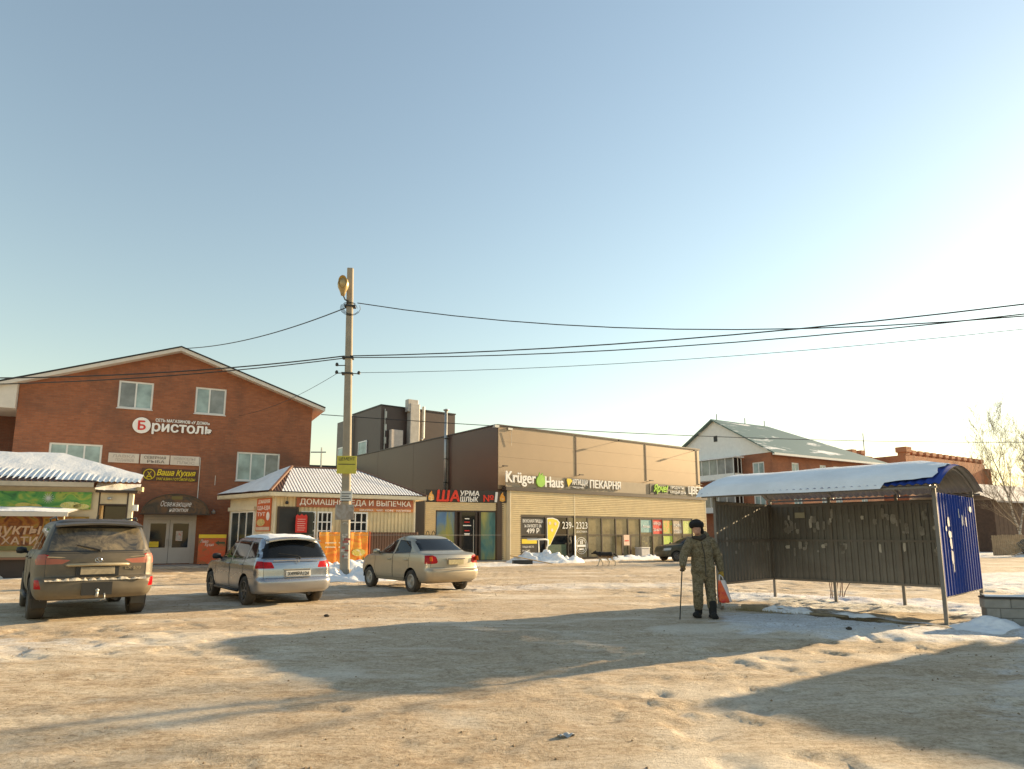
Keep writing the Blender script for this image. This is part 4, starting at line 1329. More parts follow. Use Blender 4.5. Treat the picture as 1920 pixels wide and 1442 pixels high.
# ================================================================== three storey brick house
def house():
    o, a = (24.38, 62.0), 31.8
    t = thing('brick_house', 'three storey red brick house with green hipped roof and white gable', 'house', (o[0], o[1], 0), a)
    mbk = mat_brick('house_brick', (0.42, 0.15, 0.07), (0.35, 0.12, 0.055), (0.3, 0.2, 0.14), 0.3, 0.1)
    L, D, H = 18.5, 13.2, 9.25
    holes = [(x, x + w, 7.05, 8.45) for x, w in ((3.0, 1.15), (7.45, 1.1), (9.75, 1.15), (14.3, 1.2))] + [(x, x + w, 3.9, 5.35) for x, w in ((3.05, 1.3), (7.45, 1.1), (9.75, 1.2), (14.3, 1.2))]
    mb = MB()
    facade(mb, 0, L, 0, H, holes, 0, 0.2)
    mb.quad((L, 0, 0), (L, D, 0), (L, D, H), (L, 0, H))
    mb.quad((L, D, 0), (0, D, 0), (0, D, H), (L, D, H))
    mb.build('wall', mbk, t)
    for h in holes:
        window(t, h[0], h[1], h[2], h[3], 0.06, (0.5,), (), M_FRAME, M_GLASS_PALE, 0.14)
    # gable side wall (local x = 0 plane), windows set on it
    gh = [(-2.2, -0.85, 6.95, 8.45), (-2.2, -0.85, 3.8, 5.3)]
    gw = MB()
    facade(gw, -D, 0, 0, H, gh, 0, 0.2)
    go = gw.build('end_wall', mbk, t)
    go.rotation_euler = (0, 0, R(-90))
    for h in gh:
        w = window(t, h[0], h[1], h[2], h[3], 0.06, (0.5,), (), M_FRAME, M_GLASS_PALE, 0.12)
        w.rotation_euler = (0, 0, R(-90))
    MB().box(0.3, L - 0.3, 0.4, 0.45, 0.2, H - 0.2).build('inner_wall', M_BLACK, t)
    # white gable and green roof hipped at the far end
    yr, zr = D / 2, 13.35
    gb = MB()
    gb.add([(-0.05, -0.4, H), (-0.05, D + 0.4, H), (-0.05, yr, zr - 0.1)], [(0, 2, 1)])
    gb.build('gable', mat('white_gable_boards', (0.78, 0.76, 0.72), 0.7, var=0.06), t)
    MB().box(-0.09, -0.055, yr - 0.35, yr + 0.1, 11.0, 11.6).build('vent', M_BLACK, t)
    rf = MB()
    A, B = (-0.5, yr, zr), (8.6, yr, zr)
    e = [(-0.5, -0.7, H - 0.1), (L + 0.6, -0.7, H - 0.1), (L + 0.6, D + 0.7, H - 0.1), (-0.5, D + 0.7, H - 0.1)]
    vs = [e[0], e[1], e[2], e[3], A, B]
    vs2 = [(x, y_, z - 0.14) for x, y_, z in vs]
    rf.add(vs, [(0, 1, 5, 4), (1, 2, 5), (2, 3, 4, 5)])
    rf.add(vs2, [(4, 5, 1, 0), (5, 2, 1), (5, 4, 3, 2)])
    rf.add(vs + vs2, [(0, 6, 7, 1), (1, 7, 8, 2), (2, 8, 9, 3), (3, 9, 10, 4), (4, 10, 6, 0)])
    m, tt, b = _nodes('green_roof_with_snow')
    v = _coord(tt, 'Object', (0.5, 1.6, 1.6))
    n = _noise(tt, v, 0.55, 6, 0.62, 0.4)
    c = _mix(tt, _ramp(tt, n, [(0.57, (0, 0, 0)), (0.66, (1, 1, 1))]), (0.10, 0.155, 0.14), (0.72, 0.72, 0.72))
    tt.links.new(c, b.inputs['Base Color'])
    b.inputs['Roughness'].default_value = 0.5
    ro = rf.build('roof', m, t)
    MB().box(-0.45, L + 0.5, -0.72, -0.5, H - 0.32, H - 0.12).build('gutter', M_WHITE, ro)
    ch = MB()
    ch.box(16.4, 17.6, 6, 6.9, 9, 11.6)
    ch.build('chimney', mbk, ro)
    for x in (0.4, 4.8, 8.0):
        MB().tube([(x, yr, zr - 0.1), (x, yr, zr + 0.6)], 0.06).build('roof_vent', M_STEEL, ro)
    # balconies on the end wall
    for z0, lb in ((6.95, 1), (3.7, 0)):
        bx = MB()
        bx.box(-1.25, -0.02, 3.3, 9.4, z0, z0 + 0.12)
        bx.box(-1.25, -1.18, 3.3, 9.4, z0 + 0.12, z0 + 0.55)
        bx.box(-1.25, -0.02, 3.3, 3.37, z0 + 0.12, z0 + 0.55)
        bo = bx.build('balcony', M_WHITE, t)
        k = 0
        yy = 3.37
        while yy < 9.3:
            MB().box(-1.25, -1.2, yy, yy + 0.07, z0 + 0.55, z0 + 2.05).build('balcony_post', M_WHITE, bo)
            MB().box(-1.23, -1.22, yy + 0.07, yy + 0.97, z0 + 0.56, z0 + 2.05).build('balcony_pane', M_GLASS_GREY, bo)
            yy += 1.0
        for xx in (-1.15, -0.65):
            MB().box(xx, xx + 0.4, 3.32, 3.34, z0 + 0.6, z0 + 2.0).build('balcony_pane', M_GLASS_DARK, bo)
            MB().box(xx + 0.4, xx + 0.5, 3.30, 3.37, z0 + 0.55, z0 + 2.05).build('balcony_post', M_WHITE, bo)
        MB().box(-1.45, 0.0, 3.1, 9.6, z0 + 2.05, z0 + 2.2).build('balcony_roof', M_SNOW if lb else M_WHITE, bo)
house()

# ================================================================== brick building with merlons
def merlon_building():
    o, a = (45.7, 78.0), 33.0
    t = thing('merlon_building', 'orange brick building with a row of flared parapet blocks', 'building', (o[0], o[1], 0), a)
    t.scale = (1.3, 1.3, 1.24)
    mbk = mat_brick('orange_brick', (0.50, 0.20, 0.09), (0.44, 0.165, 0.075), (0.34, 0.22, 0.15), 0.3, 0.1)
    mb = MB()
    mb.box(1.3, 17.3, 0, 9, 0, 8.9)
    mb.box(-2.2, 1.25, 3.0, 9, 0, 9.0)
    mb.build('wall', mbk, t)
    MB().box(16.95, 17.75, -0.35, 0.5, 0, 8.4).build('corner_pier', mbk, t)
    cap = MB()
    cap.slab([(-0.26, -0.26), (0.26, -0.26), (0.26, 0.26), (-0.26, 0.26)], 0, 0.2)
    cap.slab([(-0.34, -0.34), (0.34, -0.34), (0.34, 0.34), (-0.34, 0.34)], 0.2, 0.55)
    first = cap.build('merlon', mbk, t)
    n = 13
    for k in range(n):
        q = first if k == 0 else first.copy()
        if k:
            COL.objects.link(q)
            q.parent = t
        q.location = (1.75 + 15.2 * k / (n - 1), 0.36, 8.9)
        s = 1.45 if k == 0 else 1.0
        q.scale = (s, s, s)
    for x in (-1.7, -0.2):
        q = first.copy()
        COL.objects.link(q)
        q.parent = t
        q.location = (x, 3.4, 9.0)
        q.scale = (1, 1, 1)
    MB().tube([(0.6, 3.4, 9), (0.6, 3.4, 11.4)], 0.05).build('aerial', M_STEEL, t)
    MB().tube([(17.3, -0.42, 0.5), (17.3, -0.42, 8.3)], 0.08, 8).build('drain_pipe', mbk, t)
merlon_building()
# ================================================================== market stall at the left
S0, SA = (-16.15, 26.0), 18.0
def stall():
    t = thing('market_stall', 'produce stall with snow covered corrugated hipped roof at left edge', 'stall', (S0[0], S0[1], 0), SA)
    mp = mat('stall_boards', (0.60, 0.50, 0.34), 0.7, var=0.12)
    uL = -8.0
    bd = MB()
    bd.slab([(uL, 0.25), (-0.05, 0.25), (-2.1, 4.3), (uL, 4.3)], 0, 3.4)
    bd.build('wall', mp, t)
    # recessed entry bay
    eb = MB()
    eb.slab([(-0.045, 0.75), (1.0, 0.75), (-0.95, 4.3), (-0.045 - 2, 4.3)], 0, 3.4)
    eb.build('entry_wall', mp, t)
    MB().box(0.04, 0.88, 0.72, 0.745, 1.5, 2.72).build('entry_window', M_GLASS_DARK, t)
    tr = MB()
    for x in (-0.06, 0.93):
        tr.box(x, x + 0.05, 0.28, 0.34, 0, 3.25)
    tr.box(-0.01, 0.93, 0.28, 0.34, 2.70, 2.76)
    tr.build('entry_trim', mat('dark_brown_trim', (0.05, 0.03, 0.02), 0.5), t)
    MB().box(-0.01, 0.93, 0.30, 0.33, 2.76, 3.25).build('entry_header', mp, t)
    MB().box(0.98, 1.14, 0.3, 0.5, 0, 3.3).build('entry_post', M_CREAM_PALE, t)
    MB().box(1.14, 1.32, 0.32, 0.46, 2.5, 2.74).build('lamp_box', M_WHITE, t)
    lp = MB()
    lp.lathe([(0.0, 0.06), (0.07, 0.03), (0.09, -0.04), (0.0, -0.08)], 12, M=Matrix.Translation((0.33, 0.2, 2.98)))
    lp.build('entry_lamp', M_STEEL, t)
    # roof
    ez = 3.55
    E = [(uL - 0.4, -0.2), (-0.15, -0.2), (1.45, 0.9), (1.45, 4.8), (uL - 0.4, 4.8)]
    R1, R2 = (uL - 0.4, 2.2), (-1.95, 2.2)
    zr = 4.78
    pit, dep = 0.2, 0.05
    rf = MB()
    W = 1.45 - (uL - 0.4)
    n = int(W / pit) * 6
    def roofz(u, v):
        """front slope with hip at its right end"""
        f = (v + 0.2) / 2.4
        return ez + (zr - ez) * f
    def topv(u):
        if u <= R2[0]:
            return 2.2
        return max(2.2 - (u - R2[0]) / (1.45 - R2[0]) * 1.9, 0.3)
    def botv(u):
        return -0.2 if u <= -0.1 else min(topv(u), -0.2 + 0.02)
    vs, fs = [], []
    for i in range(n + 1):
        u = uL - 0.4 + W * i / n
        wv = (0.5 - 0.5 * math.cos(2 * math.pi * i / 6)) * dep
        for j in range(5):
            v = botv(u) + (topv(u) - botv(u)) * j / 4
            vs.append((u, v, roofz(u, v) + wv))
        if i:
            a = (i - 1) * 5
            for j in range(4):
                fs.append((a + j, a + 5 + j, a + 6 + j, a + 1 + j))
    rf.add(vs, fs)
    e2 = [(R2[0], 2.2, zr), (1.45, 0.3, roofz(1.45, 0.3)), (-1.0, 4.8, ez), (uL - 0.4, 4.8, ez), (uL - 0.4, 2.2, zr)]
    rf.add(e2, [(0, 1, 2), (0, 2, 3, 4)])
    ro = rf.build('roof', M_BROWN_SHEET, t, smooth=True)
    sn = MB()
    vs, fs = [], []
    m_ = 10
    for i in range(n + 1):
        u = uL - 0.4 + W * i / n
        wv = (0.5 - 0.5 * math.cos(2 * math.pi * i / 6))
        edge = 0.05 + 0.38 * (0.5 + 0.5 * math.cos(2 * math.pi * i / 6)) ** 0.8 * (1 if u < -1.5 else 0.3) * (0.6 + 0.8 * vnoise(np.array([u * 1.1]), np.array([2.0]), 8)[0])
        for j in range(m_ + 1):
            b0 = botv(u) + edge * (1 if u < -0.1 else 0)
            v = b0 + max(topv(u) - b0, 0.0) * j / m_ - (0.02 if j == 0 else 0)
            th = 0.07 * min(1, j * 0.5) + 0.02
            vs.append((u, v, roofz(u, v) + wv * dep * (0.95 if j < 2 else 0.0) + (0.03 if j >= 2 else 0.0) + th * (0.75 + 0.5 * vnoise(np.array([u * 2.0]), np.array([v * 2.0]), 4)[0]) + 0.012))
        if i:
            a = (i - 1) * (m_ + 1)
            for j in range(m_):
                fs.append((a + j, a + m_ + 1 + j, a + m_ + 2 + j, a + 1 + j))
    sn.add(vs, fs)
    sn.add([(x, y_, z + 0.06) for x, y_, z in e2], [(0, 1, 2), (0, 2, 3, 4)])
    sn.build('roof_snow', M_SNOW, ro, smooth=True)
    fa = MB()
    fa.box(uL - 0.4, -0.15, -0.225, -0.2, 3.38, 3.56)
    fa.build('fascia', mat('weathered_fascia', (0.50, 0.43, 0.33), 0.7, var=0.15), ro)
    # torn snowy gutter over the entry
    gt = MB()
    gt.grid(lambda a, b: (-0.15 + 1.45 * a, -0.02 + 0.5 * a + 0.28 * b, 3.30 + 0.26 * b + 0.05 * vnoise(np.array([a * 9.0]), np.array([b * 3.0]), 5)[0] - (0.07 * vnoise(np.array([a * 14.0]), np.array([1.0]), 6)[0] if b == 0 else 0)), 30, 6)
    gt.build('entry_roof_snow', M_SNOW, ro, smooth=True)
    MB().prism([(-0.15, 3.20), (1.3, 3.20), (1.34, 3.30), (-0.15, 3.30)], 0.1, 0.7).build('entry_roof_edge', mat('dark_brown_trim', (0.05, 0.03, 0.02), 0.5), ro)
    MB().box(1.2, 1.42, 0.4, 0.7, 3.28, 3.46).build('bracket_block', M_CREAM, ro)
    # awning with snow
    aw = MB()
    aw.grid(lambda a, b: (uL + (7.42) * a, -0.1 - 1.15 * (1 - b), 2.36 + 0.15 * b + 0.02 * math.sin(a * 60)), 80, 3)
    ao = aw.build('awning', mat('awning_canvas', (0.5, 0.47, 0.42), 0.7), t)
    asn = MB()
    asn.grid(lambda a, b: (uL + 7.38 * a, -0.1 - 1.18 * (1 - b), 2.37 + 0.15 * b + 0.09 * min(1, (1 - a) * 6 + 0.15) * (0.8 + 0.4 * vnoise(np.array([a * 12]), np.array([b * 2.0]), 12)[0]) * (0.25 if b == 0 else 1)), 70, 6)
    asn.build('awning_snow', M_SNOW, ao, smooth=True)
    fr = MB()
    fr.box(uL, -0.62, -1.28, -1.255, 2.22, 2.38)
    fr.build('awning_edge', M_SOFFIT, ao)
    for x in (uL + 1.0, -3.0, -0.75):
        MB().tube([(x, -1.2, 0), (x, -1.2, 2.36)], 0.03).build('awning_post', mp, ao)
    # counter and base
    ct = MB()
    ct.box(uL, -0.4, -1.15, 0.24, 0.66, 0.72)
    ct.build('counter', mat('brown_counter', (0.16, 0.08, 0.05), 0.5), t)
    MB().box(uL, -0.45, -1.0, 0.24, 0.0, 0.655).build('counter_base', mat('dark_base_boards', (0.035, 0.022, 0.018), 0.6), t)
    # banners
    g = on(S0, SA, 'produce_banner', 'green vegetable print banner above the snowy awning of the stall', 'banner', 0, 0, 0.2)
    MB().box(uL, -0.28, -0.05, 0.0, 2.53, 3.2).build('sheet', mat_splash('vegetable_print', [(0.02, 0.12, 0.03), (0.05, 0.24, 0.05), (0.14, 0.34, 0.06), (0.34, 0.40, 0.06), (0.05, 0.2, 0.04)], 1.5, 0.5, (1, 1, 1.3), 2.2), g)
    for x, z, r_, c in ((-2.5, 2.66, 0.2, 'gourd_print'), (-2.15, 2.62, 0.18, 'gourd_print'), (-0.95, 2.68, 0.26, 'onion_print'), (-0.6, 2.64, 0.2, 'onion_print')):
        MB().prism([(x + r_ * 1.4 * math.cos(k * .4488), z + r_ * 0.55 * math.sin(k * .4488)) for k in range(14)], -0.056, -0.051).build('vegetable_picture', mat_splash(c, [(0.45, 0.40, 0.08), (0.6, 0.5, 0.1), (0.55, 0.36, 0.2)] if c[0] == 'g' else [(0.5, 0.45, 0.06), (0.66, 0.6, 0.25), (0.2, 0.25, 0.05)], 7), g)
    st = MB()
    for k in range(14):
        a = k * 2 * math.pi / 14
        st.tube([(-1.72, -0.056, 2.94), (-1.72 + 0.2 * math.cos(a), -0.058, 2.94 + 0.2 * math.sin(a))], [0.018, 0.006], 4)
    st.build('starburst_picture', mat('pale_star_print', (0.6, 0.6, 0.55), 0.5), g)
    g = on(S0, SA, 'produce_banner', 'autumn coloured banner with raised lettering below the stall awning', 'banner', 0, 0, 0.2)
    MB().box(uL, -0.3, -0.05, 0.0, 1.0, 2.25).build('sheet', mat_splash('autumn_print', [(0.10, 0.03, 0.015), (0.16, 0.05, 0.02), (0.34, 0.13, 0.03), (0.38, 0.24, 0.05), (0.15, 0.11, 0.03)], 2.0), g)
    mt = mat('cream_lettering', (0.62, 0.46, 0.36), 0.5)
    letters('lettering', 'Продукты', 0.55, mt, g, -3.15, -0.07, 1.72, width=2.6, shear=0.15, heavy=0.022, depth=0.02)
    letters('lettering', 'ХАТИ', 0.38, mt, g, -2.5, -0.07, 1.34, width=1.15, heavy=0.022, depth=0.02)
    MB().box(uL, -0.32, -0.062, -0.051, 0.98, 1.14).build('lower_stripe', mat('olive_stripe', (0.22, 0.2, 0.07), 0.5), g)
stall()

# ================================================================== concrete lamp pole and wires
def pole_tree(label, x, y, lean=(0.0, 0.0), main=True):
    t = thing('utility_pole', label, 'pole', (x, y, 0), 8)
    mc = mat('pole_concrete', (0.29, 0.26, 0.21), 0.85, var=0.18, vscale=2, bump=0.3, bscale=25, dirt=(0.25, 0.2, 0.15))
    a, b = 0.165, 0.115
    ch = 0.035
    def ring(s, z):
        return [(-s, -s + ch, z), (-s + ch, -s, z), (s - ch, -s, z), (s, -s + ch, z), (s, s - ch, z), (s - ch, s, z), (-s + ch, s, z), (-s, s - ch, z)]
    mb = MB()
    vs = [(p[0] + lean[0] * z / 11.6, p[1] + lean[1] * z / 11.6, p[2]) for s, z in ((a, -0.3), (a * 0.9, 4), (b * 1.1, 8), (b, 11.55)) for p in ring(s, z)]
    fs = [(i * 8 + k, i * 8 + (k + 1) % 8, i * 8 + 8 + (k + 1) % 8, i * 8 + 8 + k) for i in range(3) for k in range(8)] + [tuple(range(24, 32))]
    mb.add(vs, fs)
    mb.build('shaft', mc, t)
    return t
pt = pole_tree('tall concrete lamp pole with wires, standing between the parked cars', -5.93, 24.0, (-0.22, 0))
mb = MB()
mb.tube([(-0.1, 0.0, 10.2), (-0.35, -0.2, 10.25), (-0.42, -0.28, 10.4)], 0.03)
mb.build('lamp_bracket', M_BLACK, pt)
hd = MB()
prof = [(0.0, -0.02), (0.07, 0.0), (0.10, 0.10), (0.13, 0.18), (0.19, 0.30), (0.21, 0.45), (0.17, 0.60), (0.09, 0.68), (0.0, 0.70)]
hd.lathe(prof, 16, M=Matrix.Translation((-0.42, -0.30, 10.36)) @ Matrix.Rotation(R(8), 4, 'X'))
hd.build('lamp_head', mat('old_lamp_shell', (0.36, 0.27, 0.13), 0.35, 0.3), pt, smooth=True)
gl = MB()
gl.lathe([(0.0, 0), (0.10, 0.015), (0.155, 0.06), (0.16, 0.1)], 16, M=Matrix.Translation((-0.42, -0.46, 10.83)) @ Matrix.Rotation(R(95), 4, 'X') @ Matrix.Scale(1.5, 4, (0, 1, 0)))
gl.build('lamp_glass', mat('amber_glass', (0.5, 0.33, 0.08), 0.15), pt, smooth=True)
cl = MB()
for z in (10.05, 8.05, 7.45):
    MB().box(-0.38, 0.03, -0.16, 0.14, z - 0.03, z + 0.03).build('wire_clamp', M_BLACK, pt)
for k in range(4):
    a0 = k * 0.9
    MB().tube([(-0.15 + (0.25 + 0.04 * k) * math.cos(a0 + s * 0.5), -0.14, 9.95 + (0.2 + 0.03 * k) * math.sin(a0 + s * 0.5)) for s in range(9)], 0.010, 5).build('wire_loop', M_BLACK, pt)
for z, s in ((7.46, -1), (7.46, 1), (7.75, -1)):
    i_ = MB()
    i_.tube([(-0.15, -0.1, z), (-0.15 + s * 0.38, -0.15, z - 0.03)], 0.018)
    i_.lathe([(0.0, -0.06), (0.05, -0.05), (0.06, 0.02), (0.035, 0.07), (0, 0.08)], 8, M=Matrix.Translation((-0.15 + s * 0.4, -0.15, z)))
    i_.build('insulator', M_BLACK, pt)
# papers pasted on the shaft
mpap = mat('pasted_paper', (0.50, 0.47, 0.42), 0.8, var=0.2, vscale=9)
rnd = random.Random(4)
for k in range(22):
    z = rnd.uniform(0.7, 2.3)
    w, h = rnd.uniform(0.05, 0.11), rnd.uniform(0.04, 0.1)
    x = rnd.uniform(-0.08, 0.08)
    MB().box(x - w, x + w, -0.175, -0.166, z, z + h).build('pasted_paper', mpap if k % 3 else mat('red_paper', (0.4, 0.1, 0.08), 0.7), pt)
def pole_sign(label, z0, z1, x0, x1, m_, txt=None, lines=0, tm=None):
    g = thing('pole_sign', label, 'sign', (-5.93, 23.77, 0), 5, None)
    MB().box(x0, x1, -0.03, -0.01, z0, z1).build('board', m_, g)
    if txt:
        letters('lettering', txt, 0.15, tm or M_BLACK, g, (x0 + x1) / 2, -0.034, z1 - 0.12, width=(x1 - x0) * 0.82, bold=0.01, depth=0.004)
    for k in range(lines):
        z = z1 - (0.3 if txt else 0.1) - k * 0.085
        MB().box(x0 + 0.05, x1 - 0.05 - 0.06 * (k % 2), -0.036, -0.031, z - 0.014, z + 0.014).build('text_line', M_BLACK, g)
pole_sign('yellow cement advert plate high on the lamp pole', 3.72, 4.36, -0.36, 0.33, mat('dull_yellow', (0.50, 0.45, 0.06), 0.6, var=0.1), 'ЦЕМЕНТ', 1)
pole_sign('white lined notice tied to the lamp pole', 2.74, 3.10, -0.20, 0.22, mat('grey_white_notice', (0.55, 0.55, 0.53), 0.6), None, 4)
pole_sign('worn grey brown board across the lamp pole', 2.08, 2.62, -0.35, 0.30, mat_splash('worn_board', [(0.2, 0.16, 0.13), (0.27, 0.23, 0.2), (0.34, 0.32, 0.3), (0.2, 0.2, 0.13)], 3), None, 0)
# a pole out of frame that carries the other ends
pole_tree('plain concrete pole at the far right carrying the wires', 31.0, 13.0)
def wire(label, pts, r, sag=0.0, group='overhead wires'):
    out = []
    for i in range(len(pts) - 1):
        a, b = Vector(pts[i]), Vector(pts[i + 1])
        n = 20
        for k in range(n + (1 if i == len(pts) - 2 else 0)):
            s = k / n
            p = a.lerp(b, s)
            p.z -= 4 * sag * s * (1 - s)
            out.append(tuple(p))
    o = MB().tube(out, r, 5).build('overhead_wire', M_WIRE, None, uv=False)
    tag(o, label, 'wire', group)
M_WIRE = mat('black_cable', (0.02, 0.02, 0.02), 0.5)
P_ = Vector((-6.1, 23.9, 0))
wire('cable from lamp pole up to the ridge of the brick gable', [(-6.2, 23.9, 10.0), (-17.4, 34.0, 11.3)], 0.022, 0.35)
wire('topmost cable sagging from the pole across the sky to the right', [(-5.8, 23.85, 10.15), (31.0, 13.0, 9.6)], 0.018, 2.25)
wire('upper strand of the thick cable pair right of the pole', [(-6.0, 23.85, 8.1), (31.0, 13.0, 9.55)], 0.021, 0.95)
wire('lower strand of the thick cable pair right of the pole', [(-6.0, 23.85, 8.04), (31.0, 13.0, 9.35)], 0.018, 1.1)
wire('upper strand of the cable pair left of the pole', [(-6.2, 23.85, 8.1), (-26.0, 21.0, 6.9)], 0.024, 0.55)
wire('lower strand of the cable pair left of the pole', [(-6.2, 23.85, 8.02), (-26.0, 21.0, 6.5)], 0.02, 0.5)
wire('thin bare wire right of the pole below the thick pair', [(-5.7, 23.8, 7.45), (31.0, 13.4, 8.8)], 0.009, 0.9)
wire('thin bare wire left of the pole below the cable pair', [(-6.45, 23.8, 7.42), (-14.0, 33.5, 7.6)], 0.009, 0.25)
wire('long thin wire low over the roofs of the shops', [(-11.0, 37.6, 8.4), (60.0, 55.0, 9.6)], 0.022, 0.9)

# ================================================================== bus shelter
def shelter():
    F0 = Vector((4.47, 14.70, 0))
    F1 = F0 + 4.22 * Vector((math.cos(R(-46)), math.sin(R(-46)), 0))
    ax = (F1 - F0).normalized()
    L = (F1 - F0).length
    ang = math.degrees(math.atan2(ax.y, ax.x))
    t = thing('bus_shelter', 'grey bus shelter of profiled sheets with snowy vaulted roof', 'shelter', (F0.x, F0.y, 0), ang)
    # local: x along the open front from the left post, y to the back wall
    D = 2.7
    mg = mat('grey_steel_paint', (0.15, 0.14, 0.13), 0.5, 0.1, var=0.15, dirt=(0.12, 0.08, 0.05))
    mi = mat('grey_sheet_inside', (0.155, 0.15, 0.14), 0.55, 0.05, var=0.12, vscale=2.0, dirt=(0.10, 0.09, 0.08), dirt_amt=0.5)
    mblue = mat('blue_sheet', (0.018, 0.05, 0.27), 0.75, 0.0, var=0.1, spec=0.12, dirt=(0.05, 0.06, 0.12), dirt_amt=0.3)
    zt, zb, zw = 2.42, 0.50, 2.29
    for x, y_ in ((0.0, 0.0), (L, 0.0), (0.0, D), (1.42, D), (2.83, D), (L, D)):
        MB().box(x - 0.03, x + 0.03, y_ - 0.03, y_ + 0.03, -0.1, zt).build('post', mg, t, bevel=0.005)
    for x, y_ in ((0.0, 0.0), (L, 0.0), (1.42, D), (2.83, D)):
        MB().box(x - 0.07, x + 0.07, y_ - 0.07, y_ + 0.07, -0.02, 0.05).build('foot_plate', mg, t)
    rl = MB()
    for z in (zb, 1.42, zw - 0.05):
        rl.box(0.031, L - 0.031, D - 0.045, D - 0.012, z - 0.025, z + 0.025)
        rl.box(-0.02, 0.02, 0.031, D - 0.046, z - 0.025, z + 0.025)
        rl.box(L - 0.02, L + 0.02, 0.031, D - 0.046, z - 0.025, z + 0.025)
    rl.box(0.031, L - 0.031, -0.025, 0.025, zt - 0.05, zt)
    rl.build('rail', mg, t)
    def panel(P, U, N, w, name='wall_sheet', kind='in'):
        """sheet with a grey inner face and a blue outer face"""
        a = MB()
        corr(a, P, U, (0, 0, 1), N, w, zw - zb, 0.145, 0.022)
        o1 = a.build(name, mi, t)
        Pb = Vector(P) + Vector(N) * -0.004
        b = MB()
        corr(b, Pb, U, (0, 0, 1), N, w, zw - zb, 0.145, 0.022)
        b.f = [q[::-1] for q in b.f]
        b.build('outer_face', mblue, o1)
        return o1
    # back wall in three sheets: inner side looks to -y
    for k, (a, b) in enumerate(((0.03, 1.41), (1.42, 2.82), (2.83, L - 0.03))):
        panel((a, D + 0.0 - 0.005 * (k % 2), zb), (1, 0, 0), (0, -1, 0), b - a)
    panel((-0.022, D - 0.03, zb), (0, -1, 0), (1, 0, 0), D - 0.06, 'end_sheet')
    # right end: we look at its blue outer side
    a = MB()
    corr(a, (L + 0.022, 0.03, zb), (0, 1, 0), (0, 0, 1), (1, 0, 0), D - 0.06, zw - zb, 0.19, 0.018, 'rib')
    e = a.build('end_sheet', mblue, t)
    b = MB()
    corr(b, (L + 0.016, 0.03, zb), (0, 1, 0), (0, 0, 1), (1, 0, 0), D - 0.06, zw - zb, 0.19, 0.018, 'rib')
    b.f = [q[::-1] for q in b.f]
    b.build('inner_face', mi, e)
    # vaulted roof, ribs across the axis
    x0, x1, y0, y1, rise = -0.22, L + 0.16, -0.28, D + 0.28, 0.43
    def arc(v):
        yy = y0 + (y1 - y0) * v
        s = (2 * v - 1)
        return yy, zt + rise * (1 - s * s) * (1 - 0.12 * s * s) - 0.02
    def vault(off, flip, name, m_, par):
        n = 34 * 6
        mb = MB()
        vs, fs = [], []
        for i in range(n + 1):
            x = x0 + (x1 - x0) * i / n
            w = (0.5 - 0.5 * math.cos(2 * math.pi * i / 6)) * 0.03
            for j in range(25):
                yy, z = arc(j / 24)
                vs.append((x, yy, z + w + off))
            if i:
                a_ = (i - 1) * 25
                for j in range(24):
                    q = (a_ + j, a_ + 25 + j, a_ + 26 + j, a_ + j + 1)
                    fs.append(q[::-1] if flip else q)
        mb.add(vs, fs)
        return mb.build(name, m_, par, smooth=True)
    ro = vault(0.012, False, 'roof', mblue, t)
    vault(0.0, True, 'roof_inner_face', mi, ro)
    rb = MB()
    for x in (x0 + 0.1, 1.42, 2.83, L):
        pts = [(x, *arc(j / 24)) for j in range(25)]
        rb.tube([(p[0], p[1], p[2] - 0.022) for p in pts], 0.018, 6)
    rb.box(x0 + .05, x1 - .05, y0 + 0.02, y0 + 0.05, zt - 0.07, zt - 0.03)
    rb.box(x0 + .05, x1 - .05, y1 - 0.05, y1 - 0.02, zt - 0.07, zt - 0.03)
    rb.build('roof_rib', mg, ro)
    sn = MB()
    def fs_(a_, b_):
        w = float(vnoise(np.array([a_ * 3.2]), np.array([b_ * 3.0]), 14)[0])
        w2 = float(fbm(np.array([a_ * 9.0]), np.array([b_ * 6.0]), 15, 3)[0])
        jag = 0.13 * float(vnoise(np.array([b_ * 17.0]), np.array([0.3]), 16)[0])
        xe = x1 - 0.07 - jag
        x = x0 - 0.05 + (xe - x0 + 0.05) * a_
        lo = 0.0 if a_ < 0.84 else (0.055 * (a_ - 0.84) / 0.16) * (1 + 0.25 * math.sin(a_ * 45))
        v = lo + (1 - lo) * b_
        yy, z = arc(min(max(v, 0), 1))
        edge = min(1.0, (1 - a_) * 10 + 0.05, a_ * 14 + 0.25, b_ * 12 + 0.35, (1 - b_) * 8 + 0.1)
        if b_ == 0 and a_ < 0.84:
            yy -= 0.05
        return (x, yy, z + 0.05 + (0.05 + 0.09 * w * (1.15 - 0.6 * a_) + 0.02 * w2) * edge - (0.11 if (b_ == 0 and a_ < 0.84) else 0))
    sn.grid(fs_, 70, 26)
    sn.build('roof_snow', M_SNOW, ro, smooth=True)
    # torn papers on the sheets
    mp = [mat('torn_paper', (0.50, 0.48, 0.44), 0.8, var=0.2, vscale=12), mat('torn_paper_grey', (0.30, 0.29, 0.27), 0.8, var=0.25, vscale=12), mat('glue_marks', (0.23, 0.22, 0.20), 0.7, var=0.2, vscale=15)]
    rn = random.Random(8)
